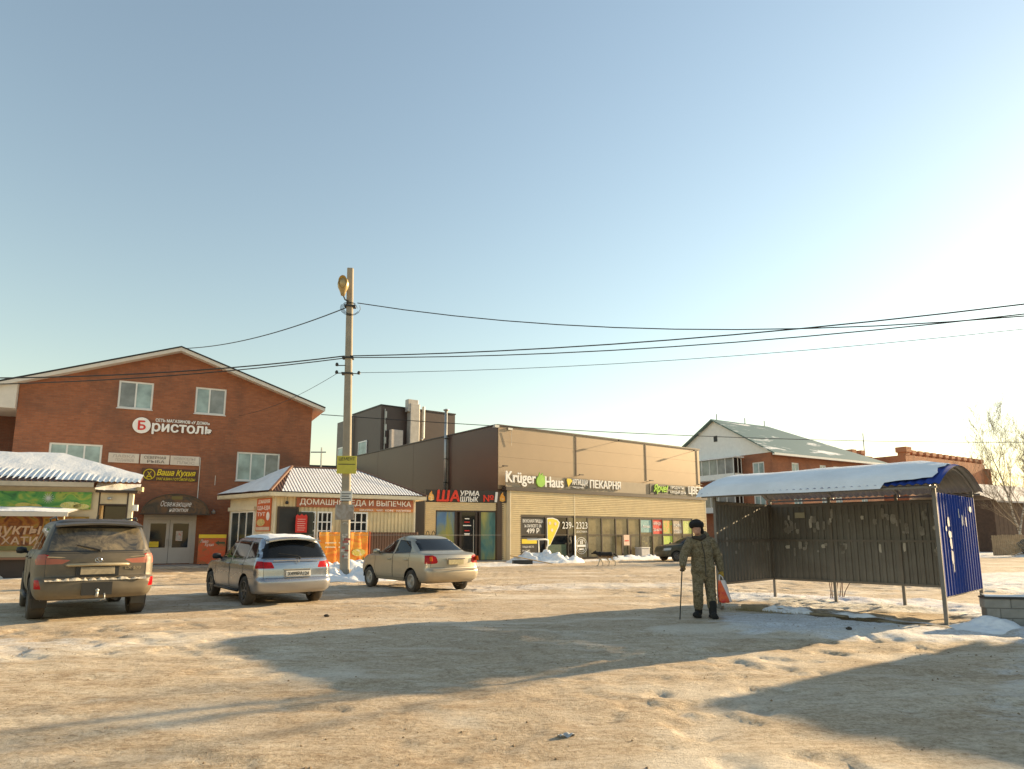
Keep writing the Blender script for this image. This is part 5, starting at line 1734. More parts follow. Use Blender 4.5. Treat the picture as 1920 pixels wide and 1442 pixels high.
    def scrap(place, x, z, w, h, m_):
        n = 9
        pts = []
        for k in range(n):
            a_ = 2 * math.pi * k / n
            c, s = math.cos(a_), math.sin(a_)
            q = 1.0 / max(abs(c), abs(s))
            r_ = min(q, 1.3) * rn.uniform(0.72, 1.0)
            pts.append((x + w / 2 * c * r_, z + h / 2 * s * r_))
        mb = MB()
        mb.prism(pts, -0.002, 0.002)
        o = mb.build('paper_scrap', m_, t)
        if place == 'back':
            o.location = (0, D - 0.036, 0)
        elif place == 'left':
            o.location = (0.014, 0, 0)
            o.rotation_euler = (0, 0, R(90))
        else:
            o.location = (L + 0.044, 0, 0)
            o.rotation_euler = (0, 0, R(90))
            o.scale = (1, -1, 1)
    for k in range(58):
        row = rn.random()
        z = rn.gauss(1.78, 0.13) if row < 0.72 else rn.gauss(1.27, 0.06)
        x = rn.uniform(0.3, L - 0.25)
        scrap('back', x, min(max(z, 1.12), 2.1), rn.uniform(0.03, 0.13), rn.uniform(0.06, 0.28), mp[rn.choice((0, 1, 1, 2, 2))])
    MB().box(0.62, 0.85, D - 0.042, D - 0.034, 1.95, 2.08).build('notice', mat('yellowed_notice', (0.42, 0.39, 0.28), 0.8), t)
    MB().box(L - 0.22, L - 0.06, D - 0.042, D - 0.034, 1.80, 2.06).build('notice', mat('orange_notice', (0.40, 0.15, 0.07), 0.8), t)
    for k in range(12):
        scrap('left', rn.uniform(0.3, 2.5), rn.uniform(1.1, 2.0), rn.uniform(0.05, 0.12), rn.uniform(0.08, 0.25), mp[rn.choice((1, 2, 2))])
    wp = mat('white_torn_poster', (0.62, 0.60, 0.57), 0.8, var=0.15, vscale=10)
    for x, z, w, h in ((0.56, 1.78, 0.16, 0.20), (0.45, 1.56, 0.24, 0.14), (0.46, 1.40, 0.14, 0.22), (0.47, 1.16, 0.15, 0.26), (0.49, 0.97, 0.07, 0.2), (0.28, 1.66, 0.08, 0.1), (1.18, 1.83, 0.10, 0.24), (1.38, 1.80, 0.05, 0.2), (1.70, 2.05, 0.2, 0.13), (1.02, 1.95, 0.05, 0.2)):
        scrap('right', x * 1.33 - (0.18 if x == 0.56 else 0), z, w, h, wp)
    return t, ax
shelter()

# kerb slabs and grassy earth in front of the shelter
ks = [((4.95, 14.65), (5.55, 13.75)), ((5.62, 13.62), (6.25, 12.75)), ((6.32, 12.62), (6.95, 11.75))]
for k, (a, b) in enumerate(ks):
    a, b = Vector((*a, 0)), Vector((*b, 0))
    d = (b - a)
    t = MB()
    L_ = d.length
    t.box(0, L_, -0.07, 0.07, -0.1, 0.085 - 0.02 * k)
    o = t.build('kerb_stone', mat('old_kerb', (0.23, 0.18, 0.115), 0.9, var=0.25, bump=0.4, bscale=18), None, bevel=0.02)
    o.location = (a.x, a.y, 0)
    o.rotation_euler = (R(3 * (k - 1)), 0, math.atan2(d.y, d.x))
    tag(o, ('kerb stone below the shelter, nearest the standing man', 'middle kerb stone in front of the shelter', 'kerb stone in front of shelter nearest its blue end')[k], 'kerb', 'kerb stones at the shelter')
mb = MB()
rn = random.Random(3)
for k in range(1500):
    s = rn.random()
    x = 4.75 + 2.3 * s + rn.gauss(0, 0.10) - 0.10
    y = 14.55 - 3.0 * s + rn.gauss(0, 0.10) - 0.16
    h = rn.uniform(0.03, 0.09)
    a = rn.uniform(0, 6.28)
    z = 0.0
    dx, dy = math.cos(a), math.sin(a)
    mb.add([(x - dy * 0.004, y + dx * 0.004, z), (x + dy * 0.004, y - dx * 0.004, z), (x + dx * h * 0.8, y + dy * h * 0.8, z + h)], [(0, 1, 2)])
o = mb.build('dry_grass', mat('dry_grass_blades', (0.34, 0.26, 0.12), 0.8), None, uv=False)
tag(o, 'dry trampled grass along the kerb of the shelter', 'grass', kind='stuff')
snow_pile('low snow patch lying over the left kerb stone', 5.55, 13.75, 0.6, 0.22, 0.17, -55, seed=3)
snow_pile('thin snow patch between the kerb stones', 6.45, 12.95, 0.55, 0.16, 0.11, -55, seed=4)
snow_pile('snow heap at the foot of the blue shelter end', 7.75, 11.25, 0.75, 0.45, 0.20, 20, seed=5)
snow_pile('snow heap against the grey block wall', 9.0, 10.75, 1.1, 0.5, 0.24, 10, seed=6)

# ------------------------------------------------------------------ low block wall, block by block
def block_wall():
    t = thing('block_wall', 'low grey concrete block wall at the right edge', 'wall', (7.93, 11.42, 0), -12)
    mbk = mat('grey_block', (0.25, 0.235, 0.21), 0.9, var=0.2, vscale=5, bump=0.5, bscale=22)
    bl, bh, bd = 0.40, 0.16, 0.19
    first = None
    for row in range(3):
        n = 8
        x = -0.02 + 0.03 * (row % 2) - (0.2 if row % 2 else 0.0)
        for k in range(n):
            w = bl
            if row % 2 and k == 0:
                x += 0.2
            if first is None:
                first = MB().box(0.004, bl - 0.008, 0, bd, 0.004, bh - 0.006).build('block', mbk, t, bevel=0.012)
                q = first
            else:
                q = first.copy()
                COL.objects.link(q)
                q.parent = t
            q.location = (x, random.uniform(-0.006, 0.006), 0.02 + row * bh)
            if row % 2 and k == 0:
                q.scale = (0.5, 1, 1)
                x += 0.2
            else:
                x += bl
    MB().box(0.0, 3.2, 0.012, bd - 0.012, -0.15, 3 * bh).build('mortar', mat('mortar_grey', (0.15, 0.14, 0.125), 0.95), t)
    MB().box(-0.02, 3.2, -0.015, bd + 0.015, 3 * bh + 0.018, 3 * bh + 0.05).build('cap_strip', M_ROOF_DARK, t)
    s = MB()
    s.grid(lambda a, b: (3.2 * a, 0.0 + bd * b, 3 * bh + 0.052 + (0.05 * (0.4 + vnoise(np.array([a * 12.0]), np.array([b]), 3)[0]) if 0 < b < 1 else 0)), 40, 5)
    s.build('snow_cap', M_SNOW, t, smooth=True)
block_wall()

# ================================================================== right background
def bare_tree(name, label, x, y, h, r0, seed, bark, lean=(0, 0), spread=0.5, levels=4, first=0.3, group=None, dens=1.0):
    rn = random.Random(seed)
    t = thing(name, label, 'tree', (x, y, 0), 0, group)
    tr, cr = MB(), MB()
    def branch(p, d, L, r, lev, mb):
        n = max(3, int(5 - lev * 0.5))
        pts, rs = [tuple(p)], [r]
        q = p.copy()
        dd = d.copy()
        kids = []
        for i in range(n):
            dd = (dd + Vector((rn.gauss(0, 0.10), rn.gauss(0, 0.10), rn.gauss(0.03, 0.06))) * (1 + lev * 0.5)).normalized()
            q = q + dd * (L / n)
            pts.append(tuple(q))
            rs.append(max(0.004, r * (1 - 0.75 * (i + 1) / n)))
            kids.append((q.copy(), dd.copy(), rs[-1]))
        mb.tube(pts, rs, 8 if lev == 0 else (5 if lev < 2 else 3), cap=False)
        if lev >= levels:
            return
        cnt = int((7 if lev == 0 else 5) * dens)
        for k in range(cnt):
            f = first + (1 - first) * (k + rn.random()) / cnt if lev == 0 else 0.25 + 0.75 * (k + rn.random()) / cnt
            i = min(n - 1, int(f * n))
            bp, bd_, br = kids[i]
            bp = bp - bd_ * (L / n) * rn.random()
            a = rn.uniform(0, 2 * math.pi)
            side = bd_.orthogonal().normalized()
            side = (Matrix.Rotation(a, 3, bd_) @ side)
            nd = (bd_ * (1 - spread) + side * spread + Vector((0, 0, 0.22))).normalized()
            branch(bp, nd, L * rn.uniform(0.38, 0.58) * (1.0 if lev else 0.9), max(0.005, br * 0.62), lev + 1, cr)
    branch(Vector((0, 0, -0.2)), Vector((lean[0], lean[1], 1)).normalized(), h, r0, 0, tr)
    tr.build('trunk', bark, t, smooth=True, uv=False)
    cr.build('crown', M_TWIG, t, smooth=True, uv=False)
    return t
M_TWIG = mat('twig_bark', (0.23, 0.175, 0.12), 0.9)
def mat_birch():
    m, t, b = _nodes('birch_bark')
    v = _coord(t, 'Object', (3, 3, 9))
    n = _noise(t, v, 1.2, 4, 0.6)
    t.links.new(_ramp(t, n, [(0.42, (0.10, 0.08, 0.07)), (0.52, (0.50, 0.45, 0.38))]), b.inputs['Base Color'])
    b.inputs['Roughness'].default_value = 0.8
    return m
M_BIRCH = mat_birch()
bare_tree('birch_tree', 'bare birch at the right edge, left one of the clump', 40.0, 53.6, 7.2, 0.10, 2, M_BIRCH, (0.03, 0), 0.36, 4, 0.28, 'birches at the right edge', 1.5)
bare_tree('birch_tree', 'tallest bare birch at the right edge, in the middle of the clump', 41.0, 54.0, 8.2, 0.11, 5, M_BIRCH, (0.0, 0), 0.36, 4, 0.28, 'birches at the right edge', 1.5)
bare_tree('birch_tree', 'leaning bare birch cut off by the right picture edge', 42.3, 53.6, 7.4, 0.10, 9, M_BIRCH, (0.06, 0), 0.38, 4, 0.28, 'birches at the right edge', 1.5)
t = thing('wooden_shed', 'dark brown boarded shed with snowy roof behind the birches', 'shed', (43.3, 60.0, 0), 28)
for k in range(40):
    MB().box(k * 0.35, k * 0.35 + 0.335, -0.02 + 0.01 * (k % 2), 0.04, 0, 4.7).build('board', mat('dark_shed_boards', (0.10, 0.06, 0.04), 0.8, var=0.25), t)
MB().box(0, 14, 0.05, 7, 0, 4.7).build('wall', mat('dark_shed_boards', (0.10, 0.06, 0.04), 0.8, var=0.25), t)
sr = MB()
sr.add([(-0.4, -0.5, 4.6), (14.4, -0.5, 4.6), (14.4, 4.2, 6.6), (-0.4, 4.2, 6.6), (-0.4, 8, 4.6), (14.4, 8, 4.6)], [(0, 1, 2, 3), (3, 2, 5, 4)])
sr.add([(-0.4, -0.5, 4.45), (14.4, -0.5, 4.45), (14.4, -0.5, 4.6), (-0.4, -0.5, 4.6)], [(0, 1, 2, 3)])
sr.build('roof', mat_snow('roof_snow_grey', (0.55, 0.53, 0.52)), t)
t = thing('plank_fence', 'low weathered plank fence in front of the wooden shed', 'fence', (35.4, 49.6, 0), 26)
for k in range(56):
    MB().box(k * 0.26, k * 0.26 + 0.22, -0.015, 0.015, 0.05, 1.55 + random.uniform(-0.05, 0.05)).build('plank', mat('weathered_planks', (0.28, 0.20, 0.12), 0.85, var=0.25), t)
rl = MB()
rl.box(0, 14.6, 0.016, 0.06, 0.4, 0.5)
rl.box(0, 14.6, 0.016, 0.06, 1.2, 1.3)
rl.build('rail', mat('weathered_planks', (0.28, 0.20, 0.12), 0.85, var=0.25), t)
# black slabs leaning on a snow heap, brushwood
snow_pile('long snow heap under the leaning black slabs', 38.6, 48.6, 3.4, 1.1, 0.55, 20, seed=9)
for k, (x, y, a, lb) in enumerate(((36.75, 47.7, -24, 'leftmost black slab leaning on the snow heap'), (37.45, 47.8, -30, 'middle black slab leaning on the snow heap'), (38.6, 48.1, -22, 'rightmost and thinnest black slab on the snow heap'))):
    mb = MB()
    mb.box(-0.42 + 0.12 * (k == 2), 0.42 - 0.12 * (k == 2), -0.06, 0.06, 0, 1.25)
    o = mb.build('rubber_slab', M_BLACK, None, bevel=0.03)
    o.location = (x, y, 0.02)
    o.rotation_euler = (R(-18), R(a), R(20))
    tag(o, lb, 'slab', 'black slabs on the snow heap')
mb = MB()
rn = random.Random(12)
for k in range(110):
    a, b = Vector((rn.gauss(0, 0.45), rn.gauss(0, 0.35), rn.uniform(0, 0.9))), Vector((rn.gauss(0, 1), rn.gauss(0, 1), rn.gauss(0.3, 0.5)))
    mb.tube([tuple(a), tuple(a + b.normalized() * rn.uniform(0.4, 1.0))], [0.02, 0.006], 4)
o = mb.build('brushwood_pile', mat('dry_brush', (0.30, 0.24, 0.16), 0.9), None, uv=False)
o.location = (35.9, 47.6, 0.1)
tag(o, 'snow dusted heap of dry brushwood left of the black slabs', 'brushwood')
snow_pile('far snow drift along the plank fence', 41, 49.2, 6, 1.2, 0.6, 24, seed=10)
# bush behind the shelter
def bush(label, x, y, h, seed):
    rn = random.Random(seed)
    t = thing('bare_bush', label, 'bush', (x, y, 0), 0)
    for k in range(7):
        mb = MB()
        p = Vector((rn.gauss(0, 0.08), rn.gauss(0, 0.08), -0.05))
        d = Vector((rn.gauss(0, 0.22), rn.gauss(0, 0.15), 1)).normalized()
        pts = [tuple(p + d * (h * rn.uniform(0.7, 1.1)) * s + Vector((rn.gauss(0, 0.015), 0, 0))) for s in (0, 0.25, 0.5, 0.75, 1)]
        mb.tube(pts, [0.012, 0.010, 0.008, 0.006, 0.003], 5)
        for j in range(4):
            s = Vector(pts[2 + j % 3])
            mb.tube([tuple(s), tuple(s + Vector((rn.gauss(0, 0.12), rn.gauss(0, 0.1), 0.18)))], [0.005, 0.002], 4)
        mb.build('stem', mat('reddish_stems', (0.16, 0.08, 0.05), 0.8), t, uv=False)
bush('small bare bush behind the shelter back wall', 7.75, 16.4, 1.3, 2)
# off to the right: pavilion and tree whose shade reaches the foreground
t = thing('roadside_pavilion', 'plain grey sheet pavilion outside the right picture edge', 'kiosk', (13.6, 13.15, 0), -55)
mb = MB()
corr(mb, (0, 0, 0), (1, 0, 0), (0, 0, 1), (0, -1, 0), 9.0, 3.3, 0.2, 0.03)
mb.build('front_wall', mat('grey_sheet_wall', (0.35, 0.35, 0.34), 0.5), t)
MB().box(0.0, 9.0, 0.01, 4.5, 0, 3.28).build('wall', mat('grey_sheet_wall', (0.35, 0.35, 0.34), 0.5), t)
MB().box(-0.25, 9.25, -0.4, 4.8, 3.3, 3.5).build('roof', M_ROOF_DARK, t)
window(t, 1.2, 2.8, 1.0, 2.2, -0.1, (0.5,), (), M_FRAME, M_GLASS, 0.07)
window(t, 5.6, 7.2, 1.0, 2.2, -0.1, (0.5,), (), M_FRAME, M_GLASS, 0.07)
MB().box(3.6, 4.6, -0.09, -0.031, 0.0, 2.1).build('door', M_GREY_DOOR, t)
bare_tree('poplar_tree', 'bare tree just outside the right edge, one twig reaching in', 17.3, 17.2, 8.0, 0.2, 21, mat('grey_bark', (0.16, 0.13, 0.10), 0.9), (-0.02, 0), 0.55, 4, 0.4)
# ================================================================== cars
def mat_paint(name, col, dust, amount, zlo, zhi, metal=0.6, rough=0.28, dscale=2.2):
    """car paint with a coat of dried road dirt, thickest low down and in blotches"""
    m, t, b = _nodes(name)
    v = _coord(t)
    sep = t.nodes.new('ShaderNodeSeparateXYZ')
    t.links.new(v, sep.inputs[0])
    mr = t.nodes.new('ShaderNodeMapRange')
    mr.inputs[1].default_value = zlo
    mr.inputs[2].default_value = zhi
    mr.inputs[3].default_value = 1.0
    mr.inputs[4].default_value = 0.0
    t.links.new(sep.outputs[2], mr.inputs[0])
    n = _noise(t, v, dscale, 7, 0.65, 0.4)
    f = _math(t, 'ADD', _math(t, 'MULTIPLY', mr.outputs[0], 0.9), _math(t, 'MULTIPLY', _math(t, 'SUBTRACT', n, 0.45), 1.1))
    f = _math(t, 'MULTIPLY', f, amount, True)
    c = _mix(t, f, col, dust)
    c = _mix(t, _math(t, 'MULTIPLY', _noise(t, v, 30, 4), 0.18), c, [x * 0.5 for x in dust])
    t.links.new(c, b.inputs['Base Color'])
    t.links.new(_math(t, 'MULTIPLY', _math(t, 'SUBTRACT', 1.0, f, True), metal), b.inputs['Metallic'])
    t.links.new(_math(t, 'ADD', _math(t, 'MULTIPLY', f, 0.5), rough, True), b.inputs['Roughness'])
    MATS[name] = m
    return m

def pip(px, pz, poly):
    r = np.zeros(len(px), bool)
    n = len(poly)
    for i in range(n):
        x0, z0 = poly[i]
        x1, z1 = poly[(i + 1) % n]
        c = (z0 > pz) != (z1 > pz)
        with np.errstate(divide='ignore', invalid='ignore'):
            xi = (x1 - x0) * (pz - z0) / (z1 - z0) + x0
        r ^= c & (px < xi)
    return r

def near_poly(p, poly):
    best, bd = p, 1e9
    for i in range(len(poly)):
        a, b = np.array(poly[i]), np.array(poly[(i + 1) % len(poly)])
        d = b - a
        s = np.clip(np.dot(p - a, d) / max(np.dot(d, d), 1e-9), 0, 1)
        q = a + d * s
        e = np.hypot(*(p - q))
        if e < bd:
            best, bd = q, e
    return best, bd

def shrink(poly, d):
    """inset a polygon by about d"""
    n = len(poly)
    area = sum(poly[i][0] * poly[(i + 1) % n][1] - poly[(i + 1) % n][0] * poly[i][1] for i in range(n))
    s = 1 if area > 0 else -1
    out = []
    for i in range(n):
        p0, p1, p2 = (np.array(poly[(i + k) % n], float) for k in (-1, 0, 1))
        d1, d2 = p1 - p0, p2 - p1
        d1, d2 = d1 / np.hypot(*d1), d2 / np.hypot(*d2)
        n1, n2 = np.array((-d1[1], d1[0])) * s, np.array((-d2[1], d2[0])) * s
        m = n1 + n2
        m = m / max(np.dot(m, n1), 0.35)
        out.append(tuple(p1 + m * d * 0.9))
    return out

def car_shell(keys, res=0.03, nr=20, nc=6, ns=110, xm=0.0, smooth=2):
    K = np.array(keys, float)
    rows = []
    for i in range(len(K) - 1):
        d = np.abs(K[i + 1, :4] - K[i, :4]).max()
        n = max(1, int(math.ceil(d / res)))
        for k in range(n):
            rows.append(K[i] + (K[i + 1] - K[i]) * k / n)
    rows.append(K[-1])
    Lv = np.array(rows)
    for _ in range(smooth):
        S = Lv.copy()
        S[1:-1] = 0.25 * Lv[:-2] + 0.5 * Lv[1:-1] + 0.25 * Lv[2:]
        Lv = S
    V = []
    N = None
    for z, xr, xf, w, rr, rf, br, bf in Lv:
        hl = max((xf - xr) / 2, 0.02)
        rr_, rf_ = min(rr, 0.6 * w, 0.5 * hl), min(rf, 0.7 * w, 0.6 * hl)
        wr, wf = w * 0.965, w * 0.93
        pts = []
        yk = wr - rr_
        for k in range(nr):
            y = yk * k / nr
            pts.append((xr + br * (y / w) ** 2, y))
        xr2 = xr + br * (yk / w) ** 2
        for k in range(nc):
            a = math.pi / 2 * k / nc
            pts.append((xr2 + rr_ - rr_ * math.cos(a), yk + rr_ * math.sin(a)))
        yf = wf - rf_
        xf2 = xf - bf * (yf / w) ** 2
        xa, xb = xr2 + rr_, xf2 - rf_
        mid = min(max(xm, xa + 0.01), xb - 0.01)
        for k in range(ns):
            x = xa + (xb - xa) * k / ns
            if x < mid:
                s = (mid - x) / max(mid - xa, 1e-3)
                y = w - (w - wr) * s * s
            else:
                s = (x - mid) / max(xb - mid, 1e-3)
                y = w - (w - wf) * s * s
            pts.append((x, y))
        for k in range(nc):
            a = math.pi / 2 * k / nc
            pts.append((xb + rf_ * math.sin(a), yf + rf_ * math.cos(a)))
        for k in range(nr + 1):
            y = yf * (1 - k / nr)
            pts.append((xf - bf * (y / w) ** 2, y))
        full = pts + [(x, -y) for x, y in pts[-2:0:-1]]
        N = len(full)
        V += [(x, y, z) for x, y in full]
    V = np.array(V)
    M = len(Lv)
    i = np.arange(N)
    j = (i + 1) % N
    F = []
    for r in range(M - 1):
        a = r * N
        F.append(np.stack([a + i, a + N + i, a + N + j, a + j], 1))
    F = np.concatenate(F)
    return V, F, [tuple((M - 1) * N + np.arange(N)[::-1]), tuple(np.arange(N))]

def mesh_from(name, V, F, m, parent, smooth=True, extra=()):
    F = [tuple(f) for f in F] + list(extra)
    used = sorted({i for f in F for i in f})
    mp = {u: k for k, u in enumerate(used)}
    me = bpy.data.meshes.new(name)
    me.from_pydata([tuple(V[u]) for u in used], [], [tuple(mp[i] for i in f) for f in F])
    me.polygons.foreach_set('use_smooth', [smooth] * len(me.polygons))
    me.materials.append(m)
    o = bpy.data.objects.new(name, me)
    COL.objects.link(o)
    o.parent = parent
    return o

def wheel_mesh(r, w, rim, spokes, style):
    ty = MB()
    rr = rim
    ty.lathe([(rr, -w / 2 + 0.015), (r * 0.90, -w / 2), (r * 0.97, -w / 2 + 0.02), (r, -w / 2 + 0.05), (r, w / 2 - 0.05), (r * 0.97, w / 2 - 0.02), (r * 0.90, w / 2), (rr, w / 2 - 0.015)], 36, 'y')
    ri = MB()
    ri.lathe([(rr, -w / 2 + 0.015), (rr * 0.94, -w / 2 + 0.012), (rr * 0.90, -w / 2 + 0.05), (rr * 0.9, w / 2 - 0.05), (rr * 0.94, w / 2 - 0.012), (rr, w / 2 - 0.015)], 32, 'y')
    if style == 'spoke':
        for k in range(spokes):
            a = 2 * math.pi * k / spokes
            M = Matrix.Rotation(a, 4, 'Y')
            ri.box(0.03, rr * 0.93, w / 2 - 0.075, w / 2 - 0.03, -rr * 0.085, rr * 0.085, M=M)
        ri.lathe([(0.0, w / 2 - 0.022), (rr * 0.25, w / 2 - 0.03), (rr * 0.28, w / 2 - 0.08)][::-1], 18, 'y')
        ri.lathe([(0.0, w / 2 - 0.10), (rr * 0.9, w / 2 - 0.10)][::-1], 24, 'y')
    else:
        ri.lathe([(0.0, w / 2 - 0.012), (rr * 0.22, w / 2 - 0.012), (rr * 0.3, w / 2 - 0.05), (rr * 0.62, w / 2 - 0.06), (rr * 0.8, w / 2 - 0.02), (rr * 0.94, w / 2 - 0.03)][::-1], 28, 'y')
    return ty, ri

M_TYRE = mat('dirty_tyre', (0.035, 0.032, 0.028), 0.85, var=0.3, dirt=(0.16, 0.12, 0.08), dirt_amt=0.5)
M_RIM = mat('alloy_rim', (0.16, 0.15, 0.14), 0.45, 0.5, var=0.2, dirt=(0.12, 0.09, 0.06), dirt_amt=0.6)
M_RIM_PALE = mat('pale_hub_cap', (0.42, 0.39, 0.34), 0.5, 0.3, dirt=(0.2, 0.15, 0.1), dirt_amt=0.5)
M_LAMP_RED = mat('red_lamp_lens', (0.34, 0.004, 0.006), 0.25, var=0.2, vscale=12, spec=0.25)
M_LAMP_RED_DUSTY = mat('dusty_red_lens', (0.30, 0.09, 0.055), 0.5, var=0.15)
M_LAMP_CLEAR = mat('clear_lamp_lens', (0.45, 0.45, 0.45), 0.12, var=0.1, coat=0.5)
M_LAMP_AMBER = mat('amber_lens', (0.65, 0.14, 0.01), 0.2)
M_TRIM = mat('black_trim', (0.018, 0.018, 0.018), 0.5, var=0.2)
M_CHROME = mat('chrome_strip', (0.55, 0.53, 0.5), 0.18, 0.9, var=0.05)
M_PLATE_W = mat('plate_white', (0.62, 0.60, 0.55), 0.5, var=0.1)
M_PLATE_D = mat('plate_muddy', (0.30, 0.25, 0.17), 0.7, var=0.25, vscale=14)
M_CARGLASS = mat_glass('car_glass', (0.010, 0.011, 0.012), 0.04, spec=0.32)

def make_car(label, cat, loc, heading, P, group='parked cars'):
    t = thing(P.get('name', 'parked_car'), label, cat, (loc[0], loc[1], 0), heading, group)
    V, F, caps = car_shell(P['keys'], xm=P.get('xm', 0.0))
    C = V[F].mean(1)
    e1, e2 = V[F[:, 2]] - V[F[:, 0]], V[F[:, 3]] - V[F[:, 1]]
    Nn = np.cross(e1, e2)
    Nn /= np.maximum(np.linalg.norm(Nn, axis=1, keepdims=True), 1e-9)
    owner = np.zeros(len(F), int)           # 0 = body, -1 = removed
    parts = [None]
    def region(name, m, axis, poly, side=0, cond=None):
        if axis == 'side':
            el = (C[:, 1] * side > 0.2) & (np.abs(Nn[:, 1]) > 0.35)
            a, b = 0, 2
        elif axis == 'rear':
            el = Nn[:, 0] < -0.15
            a, b = 1, 2
        else:
            el = Nn[:, 0] > 0.12
            a, b = 1, 2
        if cond is not None:
            el &= cond(C, Nn)
        ins = el & pip(C[:, a], C[:, b], poly) & (owner == 0)
        if not ins.any():
            return
        # snap the border vertices on to the outline
        vi = np.zeros(len(V), bool)
        vo = np.zeros(len(V), bool)
        vi[F[ins].reshape(-1)] = True
        vo[F[el & ~ins & (owner == 0)].reshape(-1)] = True
        for k in np.nonzero(vi & vo)[0]:
            q, d = near_poly(V[k, [a, b]], poly)
            if d < 0.035:
                V[k, a], V[k, b] = q[0], q[1]
        if name is None:
            owner[ins] = -1
        else:
            parts.append((name, m))
            owner[ins] = len(parts) - 1
    # wheel arches
    for xw in P['wheels']:
        for s in (1, -1):
            ra = P['arch']
            region(None, None, 'side', [(xw + ra * math.cos(k * math.pi / 18), P['r'] + ra * math.sin(k * math.pi / 18)) for k in range(36)], s, lambda c, n: np.abs(c[:, 1]) > 0.45)
    for name, m, axis, poly, trim in P['glass']:
        for s in ((1, -1) if axis == 'side' else (0,)):
            inner = shrink(poly, trim)
            region(name, m, axis, inner, s)
            region('window_trim', M_TRIM, axis, poly, s)
    for name, m, axis, poly, s in P['regions']:
        region(name, m, axis, poly, s)
        if axis != 'side':
            region(name, m, axis, [(-y, z) for y, z in poly][::-1], s)
        else:
            region(name, m, axis, poly, -1)
    for poly in P['doors']:
        for s in (1, -1):
            region('door', P['paint'], 'side', poly, s)
    region('tailgate', P['paint'], 'rear', P['gate'])
    body = mesh_from('body', V, F[owner == 0], P['paint'], t, True, [caps[0]])
    bvh = BVHTree.FromPolygons([tuple(v) for v in V], [tuple(f) for f in F])
    for k in range(1, len(parts)):
        if (owner == k).any():
            o = mesh_from(parts[k][0], V, F[owner == k], parts[k][1], t)
            if parts[k][0] == 'door':
                xs = V[F[owner == k].reshape(-1)]
                s = 1 if xs[:, 1].mean() > 0 else -1
                hx, hz = xs[:, 0].min() + 0.16, P['handle_z']
                h = bvh.ray_cast(Vector((hx, 3 * s, hz)), Vector((0, -s, 0)))[0]
                if h:
                    hb = MB()
                    hb.tube([(hx - 0.10, h.y + s * 0.005, hz), (hx - 0.07, h.y + s * 0.03, hz), (hx + 0.07, h.y + s * 0.03, hz), (hx + 0.10, h.y + s * 0.005, hz)], 0.014)
                    hb.build('door_handle', P.get('handle_m', P['paint']), o, smooth=True)
    # dark gaps along doors and tailgate
    def gap(pts, axis, s):
        out = []
        gp = MB()
        for k in range(len(pts)):
            a, b = np.array(pts[k]), np.array(pts[(k + 1) % len(pts)])
            n = max(1, int(np.hypot(*(b - a)) / 0.06))
            for i in range(n):
                q = a + (b - a) * i / n
                if axis == 'side':
                    h = bvh.ray_cast(Vector((q[0], 3 * s, q[1])), Vector((0, -s, 0)))[0]
                else:
                    h = bvh.ray_cast(Vector((-6, q[0], q[1])), Vector((1, 0, 0)))[0]
                if h is not None:
                    out.append(tuple(h))
        if len(out) > 2:
            for i in range(len(out)):
                a, b = Vector(out[i]), Vector(out[(i + 1) % len(out)])
                if 0.004 < (b - a).length < 0.16:
                    gp.tube([tuple(a), tuple(b)], 0.0045, 4, cap=False)
            gp.build('panel_gap', M_TRIM, t, uv=False)
    for poly in P['doors']:
        for s in (1, -1):
            gap(poly, 'side', s)
    gap(P['gate'], 'rear', 0)
    # underbody and wheel wells
    xr, xf = P['keys'][0][1], P['keys'][0][2]
    w0 = P['keys'][0][3]
    ub = MB()
    ub.box(xr + 0.12, xf - 0.12, -w0 + 0.08, w0 - 0.08, P['keys'][0][0] - 0.02, P['keys'][0][0] + 0.06)
    ub.tube([(P['wheels'][0], -w0 + 0.1, P['r']), (P['wheels'][0], w0 - 0.1, P['r'])], 0.05)
    ub.tube([(xr + 0.05, -0.35, P['keys'][0][0] - 0.03), (xr + 0.6, -0.35, P['keys'][0][0] - 0.03)], 0.035)
    ub.build('underbody', M_TRIM, t)
    for xw in P['wheels']:
        for s in (1, -1):
            wwm = MB()
            n = 14
            ra = P['arch'] + 0.02
            y0, y1 = s * (P['keys'][2][3] - 0.02), s * 0.45
            pr = [(xw + ra * math.cos(math.pi * k / n), P['r'] + ra * math.sin(math.pi * k / n)) for k in range(n + 1)]
            for k in range(n):
                q = [(pr[k][0], y0, pr[k][1]), (pr[k + 1][0], y0, pr[k + 1][1]), (pr[k + 1][0], y1, pr[k + 1][1]), (pr[k][0], y1, pr[k][1])]
                wwm.add(q, [(0, 1, 2, 3)])
            wwm.add([(p[0], y1, p[1]) for p in pr], [tuple(range(n + 1))])
            wwm.build('wheel_well', M_TRIM, t)
    ty, ri = wheel_mesh(P['r'], P['tw'], P['rim'], P.get('spokes', 6), P.get('rimstyle', 'spoke'))
    t0 = r0 = None
    for xw in P['wheels']:
        for s in (1, -1):
            if t0 is None:
                t0 = ty.build('wheel', M_TYRE, t, smooth=True, uv=False)
                r0 = ri.build('rim', P.get('rimmat', M_RIM), t0, uv=False)
                wo = t0
            else:
                wo = t0.copy()
                COL.objects.link(wo)
                rc = r0.copy()
                COL.objects.link(rc)
                rc.parent = wo
            wo.parent = t
            yw = P['keys'][2][3] - P['tw'] / 2 - 0.01
            wo.location = (xw, s * yw, P['r'] - 0.012)
            wo.rotation_euler = (0, 0, 0 if s > 0 else math.pi)
    # mirrors
    mx, mz = P['mirror']
